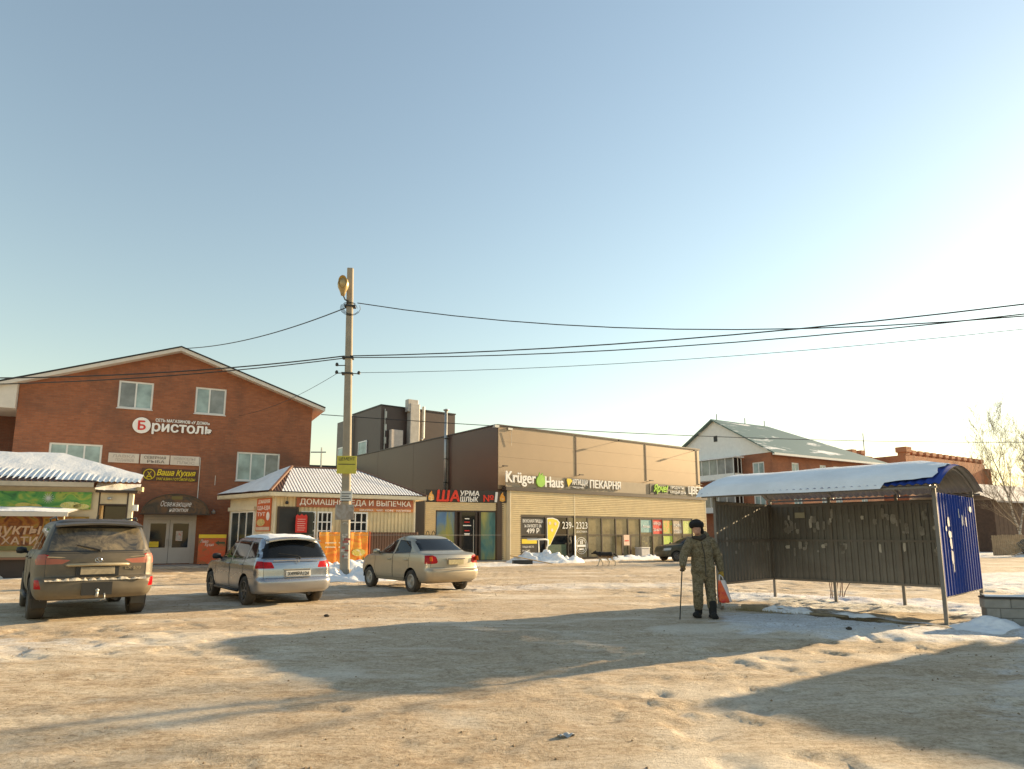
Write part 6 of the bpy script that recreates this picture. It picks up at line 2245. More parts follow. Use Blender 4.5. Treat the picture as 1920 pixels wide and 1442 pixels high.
    for s in (1, -1):
        h = bvh.ray_cast(Vector((mx, 3 * s, mz)), Vector((0, -s, 0)))[0]
        if h:
            mm = MB()
            c = Vector((mx, h.y + s * 0.13, mz + 0.03))
            mm.lathe([(0.0, -0.10), (0.055, -0.085), (0.075, 0.0), (0.06, 0.08), (0.0, 0.10)], 12, 'y', M=Matrix.Translation(c) @ Matrix.Scale(0.75, 4, (1, 0, 0)))
            mm.tube([(mx, h.y - s * 0.02, mz - 0.03), tuple(c)], 0.03)
            mm.build('side_mirror', P.get('mirror_m', M_TRIM), t, smooth=True)
    return t, bvh

def plate(t, x, y, z, w=0.52, h=0.115, m_=None, text=None, tilt=0.0):
    o = MB().box(-0.01, 0.01, -w / 2, w / 2, -h / 2, h / 2).build('number_plate', m_ or M_PLATE_W, t, bevel=0.004)
    o.location = (x, y, z)
    if text:
        l_ = letters('plate_lettering', text, h * 0.95, M_BLACK, o, -0.013, 0, 0, width=w * 0.88, bold=0.015, depth=0.004)
        l_.rotation_euler = (0, 0, R(-90))
    return o

def lk(z, xr, xf, w, rr=0.22, rf=0.35, br=0.10, bf=0.22):
    return (z, xr, xf, w, rr, rf, br, bf)

# ---- large muddy off-roader
DUST = (0.185, 0.15, 0.098)
PA_SUV = mat_paint('muddy_dark_paint', (0.03, 0.03, 0.034), DUST, 0.92, 0.2, 2.2, 0.5, 0.25, 1.6)
G_SUV = mat_glass('dusty_rear_glass', (0.03, 0.032, 0.034), 0.12, 0.8, (0.27, 0.215, 0.13))
SUV = dict(
    name='off_roader', paint=PA_SUV, wheels=(-1.28, 1.57), r=0.40, arch=0.47, tw=0.27, rim=0.26, spokes=7, handle_z=1.12, mirror=(0.95, 1.20),
    keys=[lk(0.40, -2.32, 2.30, 0.90), lk(0.46, -2.45, 2.42, 0.94), lk(0.56, -2.50, 2.48, 0.975), lk(0.72, -2.50, 2.50, 0.985), lk(0.76, -2.47, 2.50, 0.985), lk(0.785, -2.39, 2.50, 0.985), lk(1.00, -2.38, 2.48, 0.985),
          lk(1.12, -2.37, 2.42, 0.98), lk(1.19, -2.35, 2.20, 0.955), lk(1.25, -2.33, 1.30, 0.92), lk(1.30, -2.31, 1.18, 0.90), lk(1.62, -2.19, 0.68, 0.80, 0.2), lk(1.76, -2.12, 0.42, 0.735, 0.2), lk(1.82, -2.03, 0.25, 0.66, 0.2),
          lk(1.855, -1.7, 0.0, 0.5, 0.2), lk(1.87, -1.2, -0.4, 0.25, 0.15)],
    glass=[('rear_window', G_SUV, 'rear', [(-0.80, 1.24), (0.80, 1.24), (0.77, 1.42), (0.69, 1.70), (-0.69, 1.70), (-0.77, 1.42)], 0.03),
           ('side_window', M_CARGLASS, 'side', [(-2.10, 1.26), (-1.30, 1.25), (-1.34, 1.70), (-1.85, 1.68)], 0.03),
           ('side_window', M_CARGLASS, 'side', [(-1.24, 1.25), (-0.35, 1.24), (-0.35, 1.72), (-1.28, 1.71)], 0.03),
           ('side_window', M_CARGLASS, 'side', [(-0.28, 1.24), (1.0, 1.24), (0.45, 1.66), (0.2, 1.72), (-0.28, 1.72)], 0.03),
           ('windscreen', M_CARGLASS, 'front', [(-0.82, 1.30), (0.82, 1.30), (0.66, 1.73), (-0.66, 1.73)], 0.03)],
    regions=[('tail_light', M_LAMP_RED_DUSTY, 'rear', [(0.42, 1.10), (0.55, 1.03), (0.99, 1.02), (0.99, 1.20), (0.80, 1.20), (0.76, 1.13)], 0),
             ('tail_light', M_LAMP_RED, 'side', [(-2.50, 1.02), (-2.10, 1.06), (-2.16, 1.20), (-2.50, 1.22)], 1),
             ('reflector', M_LAMP_RED, 'rear', [(0.84, 0.60), (0.97, 0.60), (0.97, 0.76), (0.88, 0.76)], 0),
             ('head_light', M_LAMP_CLEAR, 'front', [(0.55, 0.92), (0.98, 0.95), (0.98, 1.08), (0.6, 1.05)], 0)],
    doors=[[(-1.25, 0.50), (-0.62, 0.48), (-0.32, 0.48), (-0.32, 1.235), (-1.24, 1.24)], [(-0.30, 0.48), (0.95, 0.48), (1.02, 1.0), (0.98, 1.23), (-0.30, 1.235)]],
    gate=[(-0.80, 0.80), (0.80, 0.80), (0.80, 1.22), (-0.80, 1.22)])
def suv():
    t, bvh = make_car('mud covered dark off-roader parked at the far left, seen from behind', 'car', (-9.12, 14.38), 128.0, SUV)
    sp = MB()
    sp.grid(lambda a, b: (-2.30 + 0.34 * b, -0.70 + 1.40 * a, 1.765 + 0.05 * b - 0.05 * (2 * a - 1) ** 2 + 0.0), 20, 4, flip=True)
    sp.grid(lambda a, b: (-2.30 + 0.34 * b, -0.70 + 1.40 * a, 1.735 + 0.05 * b - 0.05 * (2 * a - 1) ** 2), 20, 4)
    sp.grid(lambda a, b: (-2.30, -0.70 + 1.40 * a, 1.735 + 0.03 * b - 0.05 * (2 * a - 1) ** 2), 20, 1, flip=True)
    sp.build('roof_spoiler', PA_SUV, t, smooth=True)
    ch = MB()
    ch.tube([(-2.40, -0.5, 1.005), (-2.44, -0.46, 1.01), (-2.445, 0, 1.012), (-2.44, 0.46, 1.01), (-2.40, 0.5, 1.005)], [0.02, 0.03, 0.03, 0.03, 0.02], 8)
    ch.build('handle_bar', mat('dusty_chrome', (0.42, 0.35, 0.23), 0.35, 0.5), t, smooth=True)
    for s in (1, -1):
        c2 = MB()
        c2.tube([(-2.33, s * 0.42, 1.135), (-2.31, s * 0.78, 1.155)], 0.012)
        c2.build('lamp_chrome', mat('dusty_chrome', (0.42, 0.35, 0.23), 0.35, 0.5), t)
    MB().box(-2.415, -2.35, -0.34, 0.34, 0.80, 0.985).build('plate_recess', M_TRIM, t)
    plate(t, -2.425, 0, 0.90, 0.54, 0.13, M_PLATE_D)
    wp = MB()
    wp.tube([(-2.34, -0.02, 1.25), (-2.36, -0.02, 1.27), (-2.29, 0.36, 1.37)], [0.02, 0.018, 0.008], 6)
    wp.build('rear_wiper', M_TRIM, t)
    em = MB()
    em.tube([(-2.41, 0.055 * math.cos(k * .5236), 1.09 + 0.04 * math.sin(k * .5236)) for k in range(13)], 0.006, 5)
    em.tube([(-2.412, 0.03, 1.12), (-2.412, -0.02, 1.06), (-2.412, 0.045, 1.065)], 0.006, 5)
    em.build('emblem', M_CHROME, t)
    lt = letters('badge_lettering', 'LX 570', 0.07, mat('dusty_chrome', (0.42, 0.35, 0.23), 0.35, 0.5), t, -2.37, -0.58, 0.94, width=0.26, depth=0.006)
    lt.rotation_euler = (0, 0, R(-90))
    hb = MB()
    hb.box(-2.52, -2.36, -0.24, 0.24, 0.47, 0.70)
    hb.build('bumper_recess', M_TRIM, t)
    hk = MB()
    hk.tube([(-2.3, 0, 0.46), (-2.58, 0, 0.46), (-2.60, 0, 0.54)], [0.03, 0.025, 0.02], 8)
    hk.lathe([(0.0, -0.03), (0.03, -0.015), (0.033, 0.01), (0.0, 0.035)], 10, M=Matrix.Translation((-2.60, 0, 0.56)))
    hk.tube([(-2.55, -0.12, 0.50), (-2.56, -0.13, 0.40), (-2.54, -0.06, 0.38)], 0.012)
    hk.build('tow_hook', M_STEEL, t, smooth=True)
    sb = MB()
    sb.grid(lambda a, b: (-2.50 + 0.11 * b, -0.80 + 1.6 * a, 0.728 + 0.05 * float(vnoise(np.array([a * 34]), np.array([b * 2]), 3)[0]) * (1 if 0 < b < 1 else 0.2) + (0.012 if 0 < b < 1 else 0)), 60, 4, flip=True)
    sb.build('bumper_snow', mat_snow('bumper_slush', (0.50, 0.45, 0.37), 0.8), t, smooth=True)
    ra = MB()
    for s in (1, -1):
        ra.tube([(-1.75, s * 0.66, 1.83), (-1.6, s * 0.67, 1.885), (0.0, s * 0.66, 1.88), (0.15, s * 0.64, 1.81)], 0.018, 6)
    ra.build('roof_rail', M_TRIM, t, smooth=True)
    fn = MB()
    fn.prism([(-1.72, 1.85), (-1.52, 1.85), (-1.68, 1.93), (-1.73, 1.93)], -0.015, 0.015)
    fn.build('roof_fin', M_TRIM, t)
    for s in (1, -1):
        st = MB()
        st.tube([(-0.75, s * 0.96, 0.36), (0.95, s * 0.96, 0.36)], 0.05, 8)
        st.build('side_step', M_TRIM, t, smooth=True)
        fl = MB()
        fl.box(-1.74, -1.66, s * 0.80 - 0.12, s * 0.80 + 0.12, 0.22, 0.5)
        fl.build('mud_flap', M_TRIM, t)
suv()

# ---- silver estate
PA_WAG = mat_paint('dusty_silver_paint', (0.40, 0.42, 0.46), (0.28, 0.235, 0.17), 0.45, 0.1, 0.8, 0.92, 0.2, 1.4)
WAG = dict(
    name='estate_car', paint=PA_WAG, wheels=(-1.33, 1.37), r=0.315, arch=0.365, tw=0.20, rim=0.21, spokes=6, handle_z=0.86, mirror=(0.78, 0.97),
    keys=[lk(0.27, -2.08, 2.05, 0.79), lk(0.33, -2.20, 2.16, 0.825), lk(0.43, -2.25, 2.24, 0.845), lk(0.53, -2.26, 2.26, 0.85), lk(0.57, -2.23, 2.25, 0.85), lk(0.60, -2.19, 2.24, 0.85), lk(0.78, -2.18, 2.14, 0.85),
          lk(0.86, -2.165, 1.95, 0.84), lk(0.92, -2.15, 1.30, 0.82), lk(0.97, -2.13, 1.10, 0.80), lk(1.02, -2.10, 1.0, 0.785), lk(1.32, -1.93, 0.38, 0.675, 0.2), lk(1.42, -1.84, 0.12, 0.61, 0.2), lk(1.465, -1.70, -0.1, 0.52, 0.2),
          lk(1.495, -1.35, -0.4, 0.36, 0.2), lk(1.505, -1.05, -0.7, 0.15, 0.1)],
    glass=[('rear_window', M_CARGLASS, 'rear', [(-0.70, 1.00), (0.70, 1.00), (0.66, 1.18), (0.56, 1.40), (-0.56, 1.40), (-0.66, 1.18)], 0.022),
           ('side_window', M_CARGLASS, 'side', [(-1.95, 1.03), (-1.30, 0.985), (-1.28, 1.36), (-1.62, 1.34)], 0.025),
           ('side_window', M_CARGLASS, 'side', [(-1.24, 0.98), (-0.32, 0.955), (-0.34, 1.385), (-1.22, 1.365)], 0.025),
           ('side_window', M_CARGLASS, 'side', [(-0.26, 0.955), (0.92, 0.955), (0.45, 1.24), (0.12, 1.37), (-0.26, 1.385)], 0.025),
           ('windscreen', M_CARGLASS, 'front', [(-0.72, 1.01), (0.72, 1.01), (0.56, 1.38), (-0.56, 1.38)], 0.025)],
    regions=[('tail_light', M_LAMP_RED, 'rear', [(0.46, 0.80), (0.86, 0.80), (0.86, 0.945), (0.52, 0.93)], 0),
             ('tail_light', M_LAMP_RED, 'side', [(-2.25, 0.80), (-1.98, 0.86), (-1.94, 0.95), (-2.25, 0.945)], 1),
             ('head_light', M_LAMP_CLEAR, 'front', [(0.45, 0.66), (0.84, 0.70), (0.84, 0.82), (0.5, 0.78)], 0)],
    doors=[[(-1.22, 0.42), (-0.95, 0.34), (-0.30, 0.34), (-0.29, 0.95), (-1.22, 0.97)], [(-0.27, 0.34), (0.86, 0.34), (0.95, 0.6), (0.92, 0.945), (-0.27, 0.95)]],
    gate=[(-0.68, 0.60), (0.68, 0.60), (0.68, 0.985), (-0.68, 0.985)])
def estate(label, loc, heading, P, text, snow=True, details=True):
    t, bvh = make_car(label, 'car', loc, heading, P)
    plate(t, -2.215, -0.02, 0.685, 0.52, 0.115, M_PLATE_W, text)
    if details:
        pr = MB()
        pr.box(-2.20, -2.15, -0.30, 0.27, 0.615, 0.765)
        pr.build('plate_recess', P['paint'], t, bevel=0.01)
        MB().box(-2.215, -2.17, -0.28, 0.28, 0.765, 0.785).build('plate_lamp_strip', M_CHROME, t)
        MB().tube([(-2.155, -0.50, 0.962), (-2.185, -0.25, 0.966), (-2.19, 0.0, 0.967), (-2.185, 0.25, 0.966), (-2.155, 0.50, 0.962)], 0.014).build('chrome_strip', M_CHROME, t)
        MB().tube([(-2.20, 0.03 * math.cos(k * .628), 0.93 + 0.03 * math.sin(k * .628)) for k in range(11)], 0.006, 5).build('emblem', M_CHROME, t)
        wp = MB()
        wp.tube([(-2.15, -0.06, 0.985), (-2.17, -0.06, 1.02), (-2.14, 0.0, 1.06), (-2.09, 0.38, 1.11)], [0.022, 0.02, 0.012, 0.006], 6)
        wp.build('rear_wiper', M_TRIM, t)
        sp = MB()
        sp.grid(lambda a, b: (-2.02 + 0.24 * b, -0.56 + 1.12 * a, 1.43 + 0.035 * b - 0.05 * (2 * a - 1) ** 2), 16, 3, flip=True)
        sp.grid(lambda a, b: (-2.02 + 0.24 * b, -0.56 + 1.12 * a, 1.405 + 0.035 * b - 0.05 * (2 * a - 1) ** 2), 16, 3)
        sp.grid(lambda a, b: (-2.02, -0.56 + 1.12 * a, 1.405 + 0.025 * b - 0.05 * (2 * a - 1) ** 2), 16, 1, flip=True)
        sp.build('roof_spoiler', P['paint'], t, smooth=True)
        bl = MB()
        for s in (1, -1):
            bl.tube([(-0.9, s * 0.82, 0.28), (0.95, s * 0.82, 0.28)], 0.03, 6)
        bl.build('sill', M_TRIM, t, smooth=True)
    if snow:
        sn = MB()
        def fs(a, b):
            x, y = -1.86 + 1.75 * b, (-0.56 + 1.12 * a)
            h = bvh.ray_cast(Vector((x, y, 3)), Vector((0, 0, -1)))[0]
            e = 1 if 0.04 < a < 0.96 and 0.04 < b < 0.96 else 0.0
            z = h.z if h else 1.4
            return (x, y, z + 0.004 + e * (0.004 + 0.03 * float(fbm(np.array([x * 6]), np.array([y * 6]), 33, 3)[0])))
        sn.grid(fs, 30, 40)
        sn.f = [q[::-1] for q in sn.f]
        sn.build('roof_snow', M_SNOW, t, smooth=True)
    return t
estate('silver estate car parked left of the lamp pole, snow on roof', (-6.22, 16.92), 128.0, WAG, 'Х499РА124').scale = (1.06, 1.05, 1.03)

# ---- champagne saloon
PA_SED = mat_paint('dusty_champagne_paint', (0.50, 0.45, 0.36), (0.34, 0.27, 0.17), 0.6, 0.1, 0.95, 0.75, 0.28, 1.3)
def sedan_params(paint, rimmat=None):
    return dict(
        name='saloon_car', paint=paint, wheels=(-1.13, 1.24), r=0.295, arch=0.345, tw=0.18, rim=0.185, rimstyle='cap', rimmat=rimmat or M_RIM_PALE, handle_z=0.83, mirror=(0.68, 1.00), mirror_m=paint,
        keys=[lk(0.27, -1.88, 1.90, 0.76), lk(0.33, -2.00, 2.00, 0.80), lk(0.43, -2.05, 2.05, 0.825), lk(0.56, -2.07, 2.07, 0.83), lk(0.60, -2.045, 2.06, 0.83), lk(0.63, -2.01, 2.05, 0.83), lk(0.80, -2.00, 1.98, 0.83),
              lk(0.90, -1.99, 1.82, 0.82), lk(0.97, -1.96, 1.35, 0.805), lk(1.01, -1.90, 1.05, 0.79), lk(1.035, -1.55, 0.95, 0.77), lk(1.06, -1.46, 0.90, 0.76), lk(1.33, -0.98, 0.36, 0.655, 0.22), lk(1.42, -0.80, 0.12, 0.60, 0.22),
              lk(1.46, -0.60, -0.05, 0.50, 0.2), lk(1.485, -0.35, -0.2, 0.3, 0.12), lk(1.49, -0.3, -0.25, 0.1, 0.05)],
        glass=[('rear_window', M_CARGLASS, 'rear', [(-0.66, 1.075), (0.66, 1.075), (0.60, 1.25), (0.50, 1.385), (-0.50, 1.385), (-0.60, 1.25)], 0.02),
               ('side_window', M_CARGLASS, 'side', [(-1.02, 1.02), (-0.22, 0.985), (-0.28, 1.36), (-0.78, 1.33), (-0.98, 1.16)], 0.022),
               ('side_window', M_CARGLASS, 'side', [(-0.15, 0.985), (0.85, 0.975), (0.42, 1.23), (0.12, 1.345), (-0.20, 1.36)], 0.022),
               ('windscreen', M_CARGLASS, 'front', [(-0.68, 1.06), (0.68, 1.06), (0.55, 1.38), (-0.55, 1.38)], 0.022)],
        regions=[('tail_light', M_LAMP_RED, 'rear', [(0.50, 0.80), (0.54, 0.76), (0.70, 0.75), (0.84, 0.76), (0.84, 0.96), (0.62, 0.97), (0.54, 0.93)], 0),
                 ('tail_light', M_LAMP_RED, 'side', [(-2.1, 0.76), (-1.84, 0.80), (-1.82, 0.92), (-1.9, 0.97), (-2.1, 0.96)], 1),
                 ('head_light', M_LAMP_CLEAR, 'front', [(0.45, 0.62), (0.82, 0.66), (0.82, 0.80), (0.5, 0.76)], 0)],
        doors=[[(-1.02, 0.55), (-0.86, 0.36), (-0.19, 0.34), (-0.18, 0.975), (-1.04, 1.0)], [(-0.16, 0.34), (0.80, 0.34), (0.90, 0.6), (0.86, 0.96), (-0.16, 0.975)]],
        gate=[(-0.70, 0.66), (0.70, 0.66), (0.66, 0.99), (-0.66, 0.99)])
def saloon(label, loc, heading, P, rear=True):
    t, bvh = make_car(label, 'car', loc, heading, P)
    if rear:
        plate(t, -2.035, 0.0, 0.79, 0.46, 0.12, mat('muddy_yellow_plate', (0.42, 0.36, 0.2), 0.6, var=0.2, vscale=20))
        MB().box(-2.03, -1.98, -0.28, 0.28, 0.865, 0.885).build('plate_lamp_strip', M_CHROME, t)
        for s in (1, -1):
            MB().prism([(-0.07, -0.05), (0.05, -0.06), (0.07, 0.05), (-0.05, 0.06)], -0.006, 0.006).build('indicator_lens', M_LAMP_AMBER, t).location = (-1.955, s * 0.70, 0.88)
        MB().tube([(-1.93, 0.03 * math.cos(k * .628), 0.965 + 0.02 * math.sin(k * .628)) for k in range(11)], 0.005, 5).build('emblem', M_CHROME, t)
        bs = MB()
        bs.tube([(-2.03, -0.70, 0.615), (-2.075, -0.35, 0.618), (-2.085, 0, 0.62), (-2.075, 0.35, 0.618), (-2.03, 0.70, 0.615)], 0.012)
        bs.build('bumper_strip', P['paint'], t)
    return t
saloon('champagne saloon car parked between lamp pole and grill shop', (-2.86, 20.1), 128.0, sedan_params(PA_SED)).scale = (1.07, 1.06, 1.04)
PA_DK = mat_paint('dusty_dark_green_paint', (0.025, 0.035, 0.03), (0.25, 0.2, 0.13), 0.7, 0.1, 1.1, 0.4, 0.3, 1.3)
saloon('dark saloon car at the shop windows, half hidden by the man', (10.75, 41.2), 197.0, sedan_params(PA_DK, M_RIM), rear=False)
PA_BL = mat_paint('dark_blue_paint', (0.012, 0.02, 0.06), (0.2, 0.17, 0.13), 0.4, 0.1, 0.8, 0.4, 0.3, 1.3)
Q = dict(WAG)
Q['paint'] = PA_BL
estate('dark blue estate car behind the man, at the shelter edge', (12.1, 37.0), 197.0, Q, None, True, False)
# ================================================================== remeshed bodies
def capsule(mb, a, b, ra, rb, n=12):
    a, b = Vector(a), Vector(b)
    d = (b - a)
    L = d.length
    dn = d.normalized() if L > 1e-6 else Vector((0, 0, 1))
    prof = []
    for k in range(5):
        t = -math.pi / 2 + (math.pi / 2) * k / 4
        prof.append((ra * math.cos(t), ra * math.sin(t)))
    for k in range(5):
        t = (math.pi / 2) * k / 4
        prof.append((rb * math.cos(t), L + rb * math.sin(t)))
    M = Matrix.Translation(a) @ dn.to_track_quat('Z', 'Y').to_matrix().to_4x4()
    mb.lathe([(max(r, 1e-4), h) for r, h in prof], n, 'z', M=M)
def ellipsoid(mb, c, r, rot=None, n=16):
    prof = [(max(1e-4, math.cos(-math.pi / 2 + math.pi * k / 10)), math.sin(-math.pi / 2 + math.pi * k / 10)) for k in range(11)]
    M = Matrix.Translation(Vector(c))
    if rot is not None:
        M = M @ rot
    M = M @ Matrix.Diagonal((*r, 1))
    mb.lathe(prof, n, 'z', M=M)
def fuse(mb, name, m, parent, voxel=0.014, smooth=4):
    """one continuous skin round overlapping volumes"""
    o = mb.build(name, m, parent, uv=False)
    bm = bmesh.new()
    bm.from_mesh(o.data)
    bmesh.ops.remove_doubles(bm, verts=bm.verts, dist=1e-3)
    bmesh.ops.holes_fill(bm, edges=bm.edges)
    bmesh.ops.recalc_face_normals(bm, faces=bm.faces)
    bm.to_mesh(o.data)
    bm.free()
    r = o.modifiers.new('remesh', 'REMESH')
    r.mode = 'VOXEL'
    r.voxel_size = voxel
    s = o.modifiers.new('smooth', 'SMOOTH')
    s.iterations = smooth
    s.factor = 0.5
    dg = bpy.context.evaluated_depsgraph_get()
    me = bpy.data.meshes.new_from_object(o.evaluated_get(dg))
    o.modifiers.clear()
    o.data = me
    me.polygons.foreach_set('use_smooth', [True] * len(me.polygons))
    if not me.materials:
        me.materials.append(m)
    me.update()
    return o

def mat_camo():
    m, t, b = _nodes('camouflage_cloth')
    v = _coord(t)
    n1 = _noise(t, v, 16, 3, 0.6, 0.6)
    n2 = _noise(t, v, 27, 3, 0.6, 0.8)
    c = _ramp(t, n1, [(0.40, (0.115, 0.092, 0.05)), (0.47, (0.165, 0.132, 0.08)), (0.56, (0.215, 0.175, 0.11)), (0.62, (0.13, 0.108, 0.062))])
    c = _mix(t, _ramp(t, n2, [(0.56, (0, 0, 0)), (0.62, (1, 1, 1))]), c, (0.075, 0.06, 0.036))
    t.links.new(c, b.inputs['Base Color'])
    b.inputs['Roughness'].default_value = 0.9
    _bump(t, b, _noise(t, v, 14, 5, 0.6, 0.8), 0.7, 0.03)
    return m

def old_man():
    t = thing('person', 'person in camouflage jacket and black fur hat, leaning on a cane', 'person', (3.62, 13.02, gz(3.62, 13.02) + 0.005), 0)
    skin = mat('skin', (0.42, 0.22, 0.15), 0.6, var=0.12)
    camo = mat_camo()
    boot = mat('black_felt', (0.012, 0.012, 0.012), 0.9)
    fur = mat('black_fur', (0.010, 0.009, 0.009), 0.95, bump=1.0, bscale=60)
    glove = mat('mustard_glove', (0.34, 0.22, 0.035), 0.85, bump=0.4)
    # he faces the camera and a little to its left; stands bent to his right
    sx = lambda x: x
    J = dict(pel=(0.06, 0.0, 0.92), ch=(0.02, -0.05, 1.28), nk=(-0.03, -0.10, 1.50), hd=(-0.07, -0.14, 1.63),
             sR=(-0.19, -0.07, 1.41), eR=(-0.33, -0.10, 1.16), hR=(-0.40, -0.24, 0.95),
             sL=(0.22, -0.03, 1.41), eL=(0.36, 0.02, 1.13), hL=(0.39, -0.06, 0.84),
             kR=(-0.09, -0.11, 0.50), aR=(-0.06, 0.02, 0.09), kL=(0.17, -0.04, 0.50), aL=(0.17, -0.12, 0.09))
    # body: one skin from crown to soles, with hands of five fingers
    b = MB()
    ellipsoid(b, (-0.072, -0.145, 1.655), (0.076, 0.094, 0.112))
    ellipsoid(b, (-0.078, -0.185, 1.605), (0.055, 0.058, 0.062))
    ellipsoid(b, (-0.083, -0.243, 1.645), (0.014, 0.022, 0.026))       # nose
    ellipsoid(b, (-0.0, -0.13, 1.64), (0.012, 0.02, 0.03))             # ears
    ellipsoid(b, (-0.147, -0.13, 1.64), (0.012, 0.02, 0.03))
    ellipsoid(b, (-0.082, -0.228, 1.588), (0.026, 0.012, 0.010))       # mouth
    ellipsoid(b, (-0.083, -0.222, 1.675), (0.05, 0.014, 0.012))        # brow
    capsule(b, J['nk'], J['hd'], 0.055, 0.055)
    capsule(b, J['pel'], J['ch'], 0.13, 0.14)
    capsule(b, J['ch'], J['nk'], 0.13, 0.06)
    for s in 'RL':
        capsule(b, J['s' + s], J['e' + s], 0.055, 0.045)
        capsule(b, J['e' + s], J['h' + s], 0.045, 0.030)
        hp = (J['pel'][0] + (-0.09 if s == 'R' else 0.09), J['pel'][1], 0.90)
        capsule(b, hp, J['k' + s], 0.085, 0.058)
        capsule(b, J['k' + s], J['a' + s], 0.055, 0.042)
        capsule(b, (J['a' + s][0], J['a' + s][1], 0.06), (J['a' + s][0] - 0.03, J['a' + s][1] - 0.08, 0.05), 0.035, 0.03)
    fuse(b, 'body', skin, t, 0.013, 3)
    def hand(c, d, side, grip):
        """gloved hand: palm, four curled fingers of unequal length, thumb from the side of the palm"""
        g = MB()
        c, d = Vector(c), Vector(d).normalized()
        w = Vector((1, 0, 0))
        w = (w - d * w.dot(d)).normalized()
        nrm = d.cross(w).normalized()
        capsule(g, c - d * 0.07, c, 0.043, 0.036)                       # cuff
        for k in (-1, 0, 1):
            capsule(g, c + w * 0.020 * k, c + d * 0.07 + w * 0.022 * k, 0.020, 0.018)
        for k, L in enumerate((0.060, 0.072, 0.067, 0.052)):
            p0 = c + d * 0.072 + w * (-0.033 + 0.022 * k)
            p1 = p0 + (d * 0.6 - nrm * 0.8 * grip).normalized() * L * 0.5
            p2 = p1 + (-d * 0.35 - nrm * 0.9 * grip).normalized() * L * 0.45
            p3 = p2 + (-d * 0.95 + nrm * 0.15).normalized() * L * 0.3
            capsule(g, p0, p1, 0.0112, 0.0105, 8)
            capsule(g, p1, p2, 0.0105, 0.010, 8)
            capsule(g, p2, p3, 0.010, 0.009, 8)
        q0 = c + d * 0.02 + w * 0.036 * side
        q1 = q0 + (d * 0.6 + w * 0.5 * side - nrm * 0.5 * grip).normalized() * 0.04
        q2 = q1 + (d * 0.5 - w * 0.5 * side - nrm * 0.7 * grip).normalized() * 0.032
        capsule(g, q0, q1, 0.014, 0.012, 8)
        capsule(g, q1, q2, 0.012, 0.010, 8)
        return g
    fuse(hand((-0.395, -0.235, 0.965), (-0.15, -0.35, -0.92), 1, 1), 'glove', mat('dark_glove', (0.12, 0.075, 0.025), 0.85), t, 0.006, 2)
    fuse(hand((0.388, -0.055, 0.85), (0.03, -0.10, -1.0), -1, 1), 'glove', glove, t, 0.006, 2)
    # trousers
    p = MB()
    for s in 'RL':
        hp = (J['pel'][0] + (-0.10 if s == 'R' else 0.10), J['pel'][1], 0.90)
        capsule(p, hp, J['k' + s], 0.125, 0.098)
        k_, a_ = Vector(J['k' + s]), Vector(J['a' + s])
        capsule(p, k_, k_.lerp(a_, 0.45), 0.100, 0.092)
        capsule(p, k_.lerp(a_, 0.40), k_.lerp(a_, 0.70), 0.098, 0.092)
        for f, r in ((0.2, 0.103), (0.42, 0.098), (0.6, 0.094)):
            ellipsoid(p, k_.lerp(a_, f) + Vector((0.004, -0.01, 0)), (r, r, 0.03))
    ellipsoid(p, (0.06, 0, 0.92), (0.19, 0.145, 0.16))
    fuse(p, 'trousers', camo, t, 0.014, 3)
    # felt boots
    for s, dx, dy in (('R', -0.10, -0.19), ('L', -0.02, -0.22)):
        bt = MB()
        a = Vector(J['a' + s])
        capsule(bt, (a.x, a.y, 0.27), (a.x, a.y, 0.09), 0.078, 0.074)
        capsule(bt, (a.x + 0.01, a.y + 0.03, 0.062), (a.x + dx, a.y + dy + 0.04, 0.058), 0.062, 0.055)
        bt.box(a.x - 0.055 + dx * 0.45, a.x + 0.055 + dx * 0.45, a.y + dy, a.y + 0.08, 0.001, 0.05)
        fuse(bt, 'boot', boot, t, 0.012, 3)
    # padded jacket with hood lying on the back, belt line and pockets
    j = MB()
    ellipsoid(j, (0.05, 0.0, 0.86), (0.235, 0.185, 0.22))
    ellipsoid(j, (0.045, -0.01, 1.02), (0.225, 0.18, 0.24))
    ellipsoid(j, (0.03, -0.03, 1.22), (0.225, 0.18, 0.22))
    ellipsoid(j, (0.01, -0.06, 1.36), (0.20, 0.155, 0.14))
    capsule(j, (-0.15, -0.06, 1.40), (0.17, -0.03, 1.40), 0.10, 0.10)
    capsule(j, (0.02, -0.05, 1.42), (-0.03, -0.09, 1.50), 0.11, 0.085)
    ellipsoid(j, (0.07, 0.02, 1.53), (0.14, 0.10, 0.10))
    for s in 'RL':
        capsule(j, J['s' + s], J['e' + s], 0.098, 0.086)
        e_, h_ = Vector(J['e' + s]), Vector(J['h' + s])
        capsule(j, e_, e_.lerp(h_, 0.80), 0.086, 0.066)
        for f in (0.15, 0.45):
            q = e_.lerp(h_, f)
            ellipsoid(j, q, (0.088 - 0.02 * f, 0.088 - 0.02 * f, 0.035))
    j.box(-0.13, 0.235, -0.14, 0.135, 0.715, 0.80)
    ellipsoid(j, (-0.08, -0.16, 0.93), (0.075, 0.035, 0.09))
    ellipsoid(j, (0.17, -0.155, 0.93), (0.075, 0.035, 0.09))
    ellipsoid(j, (-0.07, -0.18, 1.22), (0.06, 0.03, 0.065))
    ellipsoid(j, (0.13, -0.17, 1.22), (0.06, 0.03, 0.065))
    jk = fuse(j, 'jacket', camo, t, 0.014, 3)
    z = MB()
    z.tube([(-0.02, -0.235, 1.42), (0.03, -0.222, 1.2), (0.045, -0.205, 1.0), (0.05, -0.20, 0.76)], 0.008, 5)
    z.build('zip', M_TRIM, jk)
    # fur hat with flaps up, collar
    h = MB()
    ellipsoid(h, (-0.07, -0.13, 1.745), (0.125, 0.135, 0.085))
    ellipsoid(h, (-0.075, -0.215, 1.74), (0.115, 0.05, 0.06))
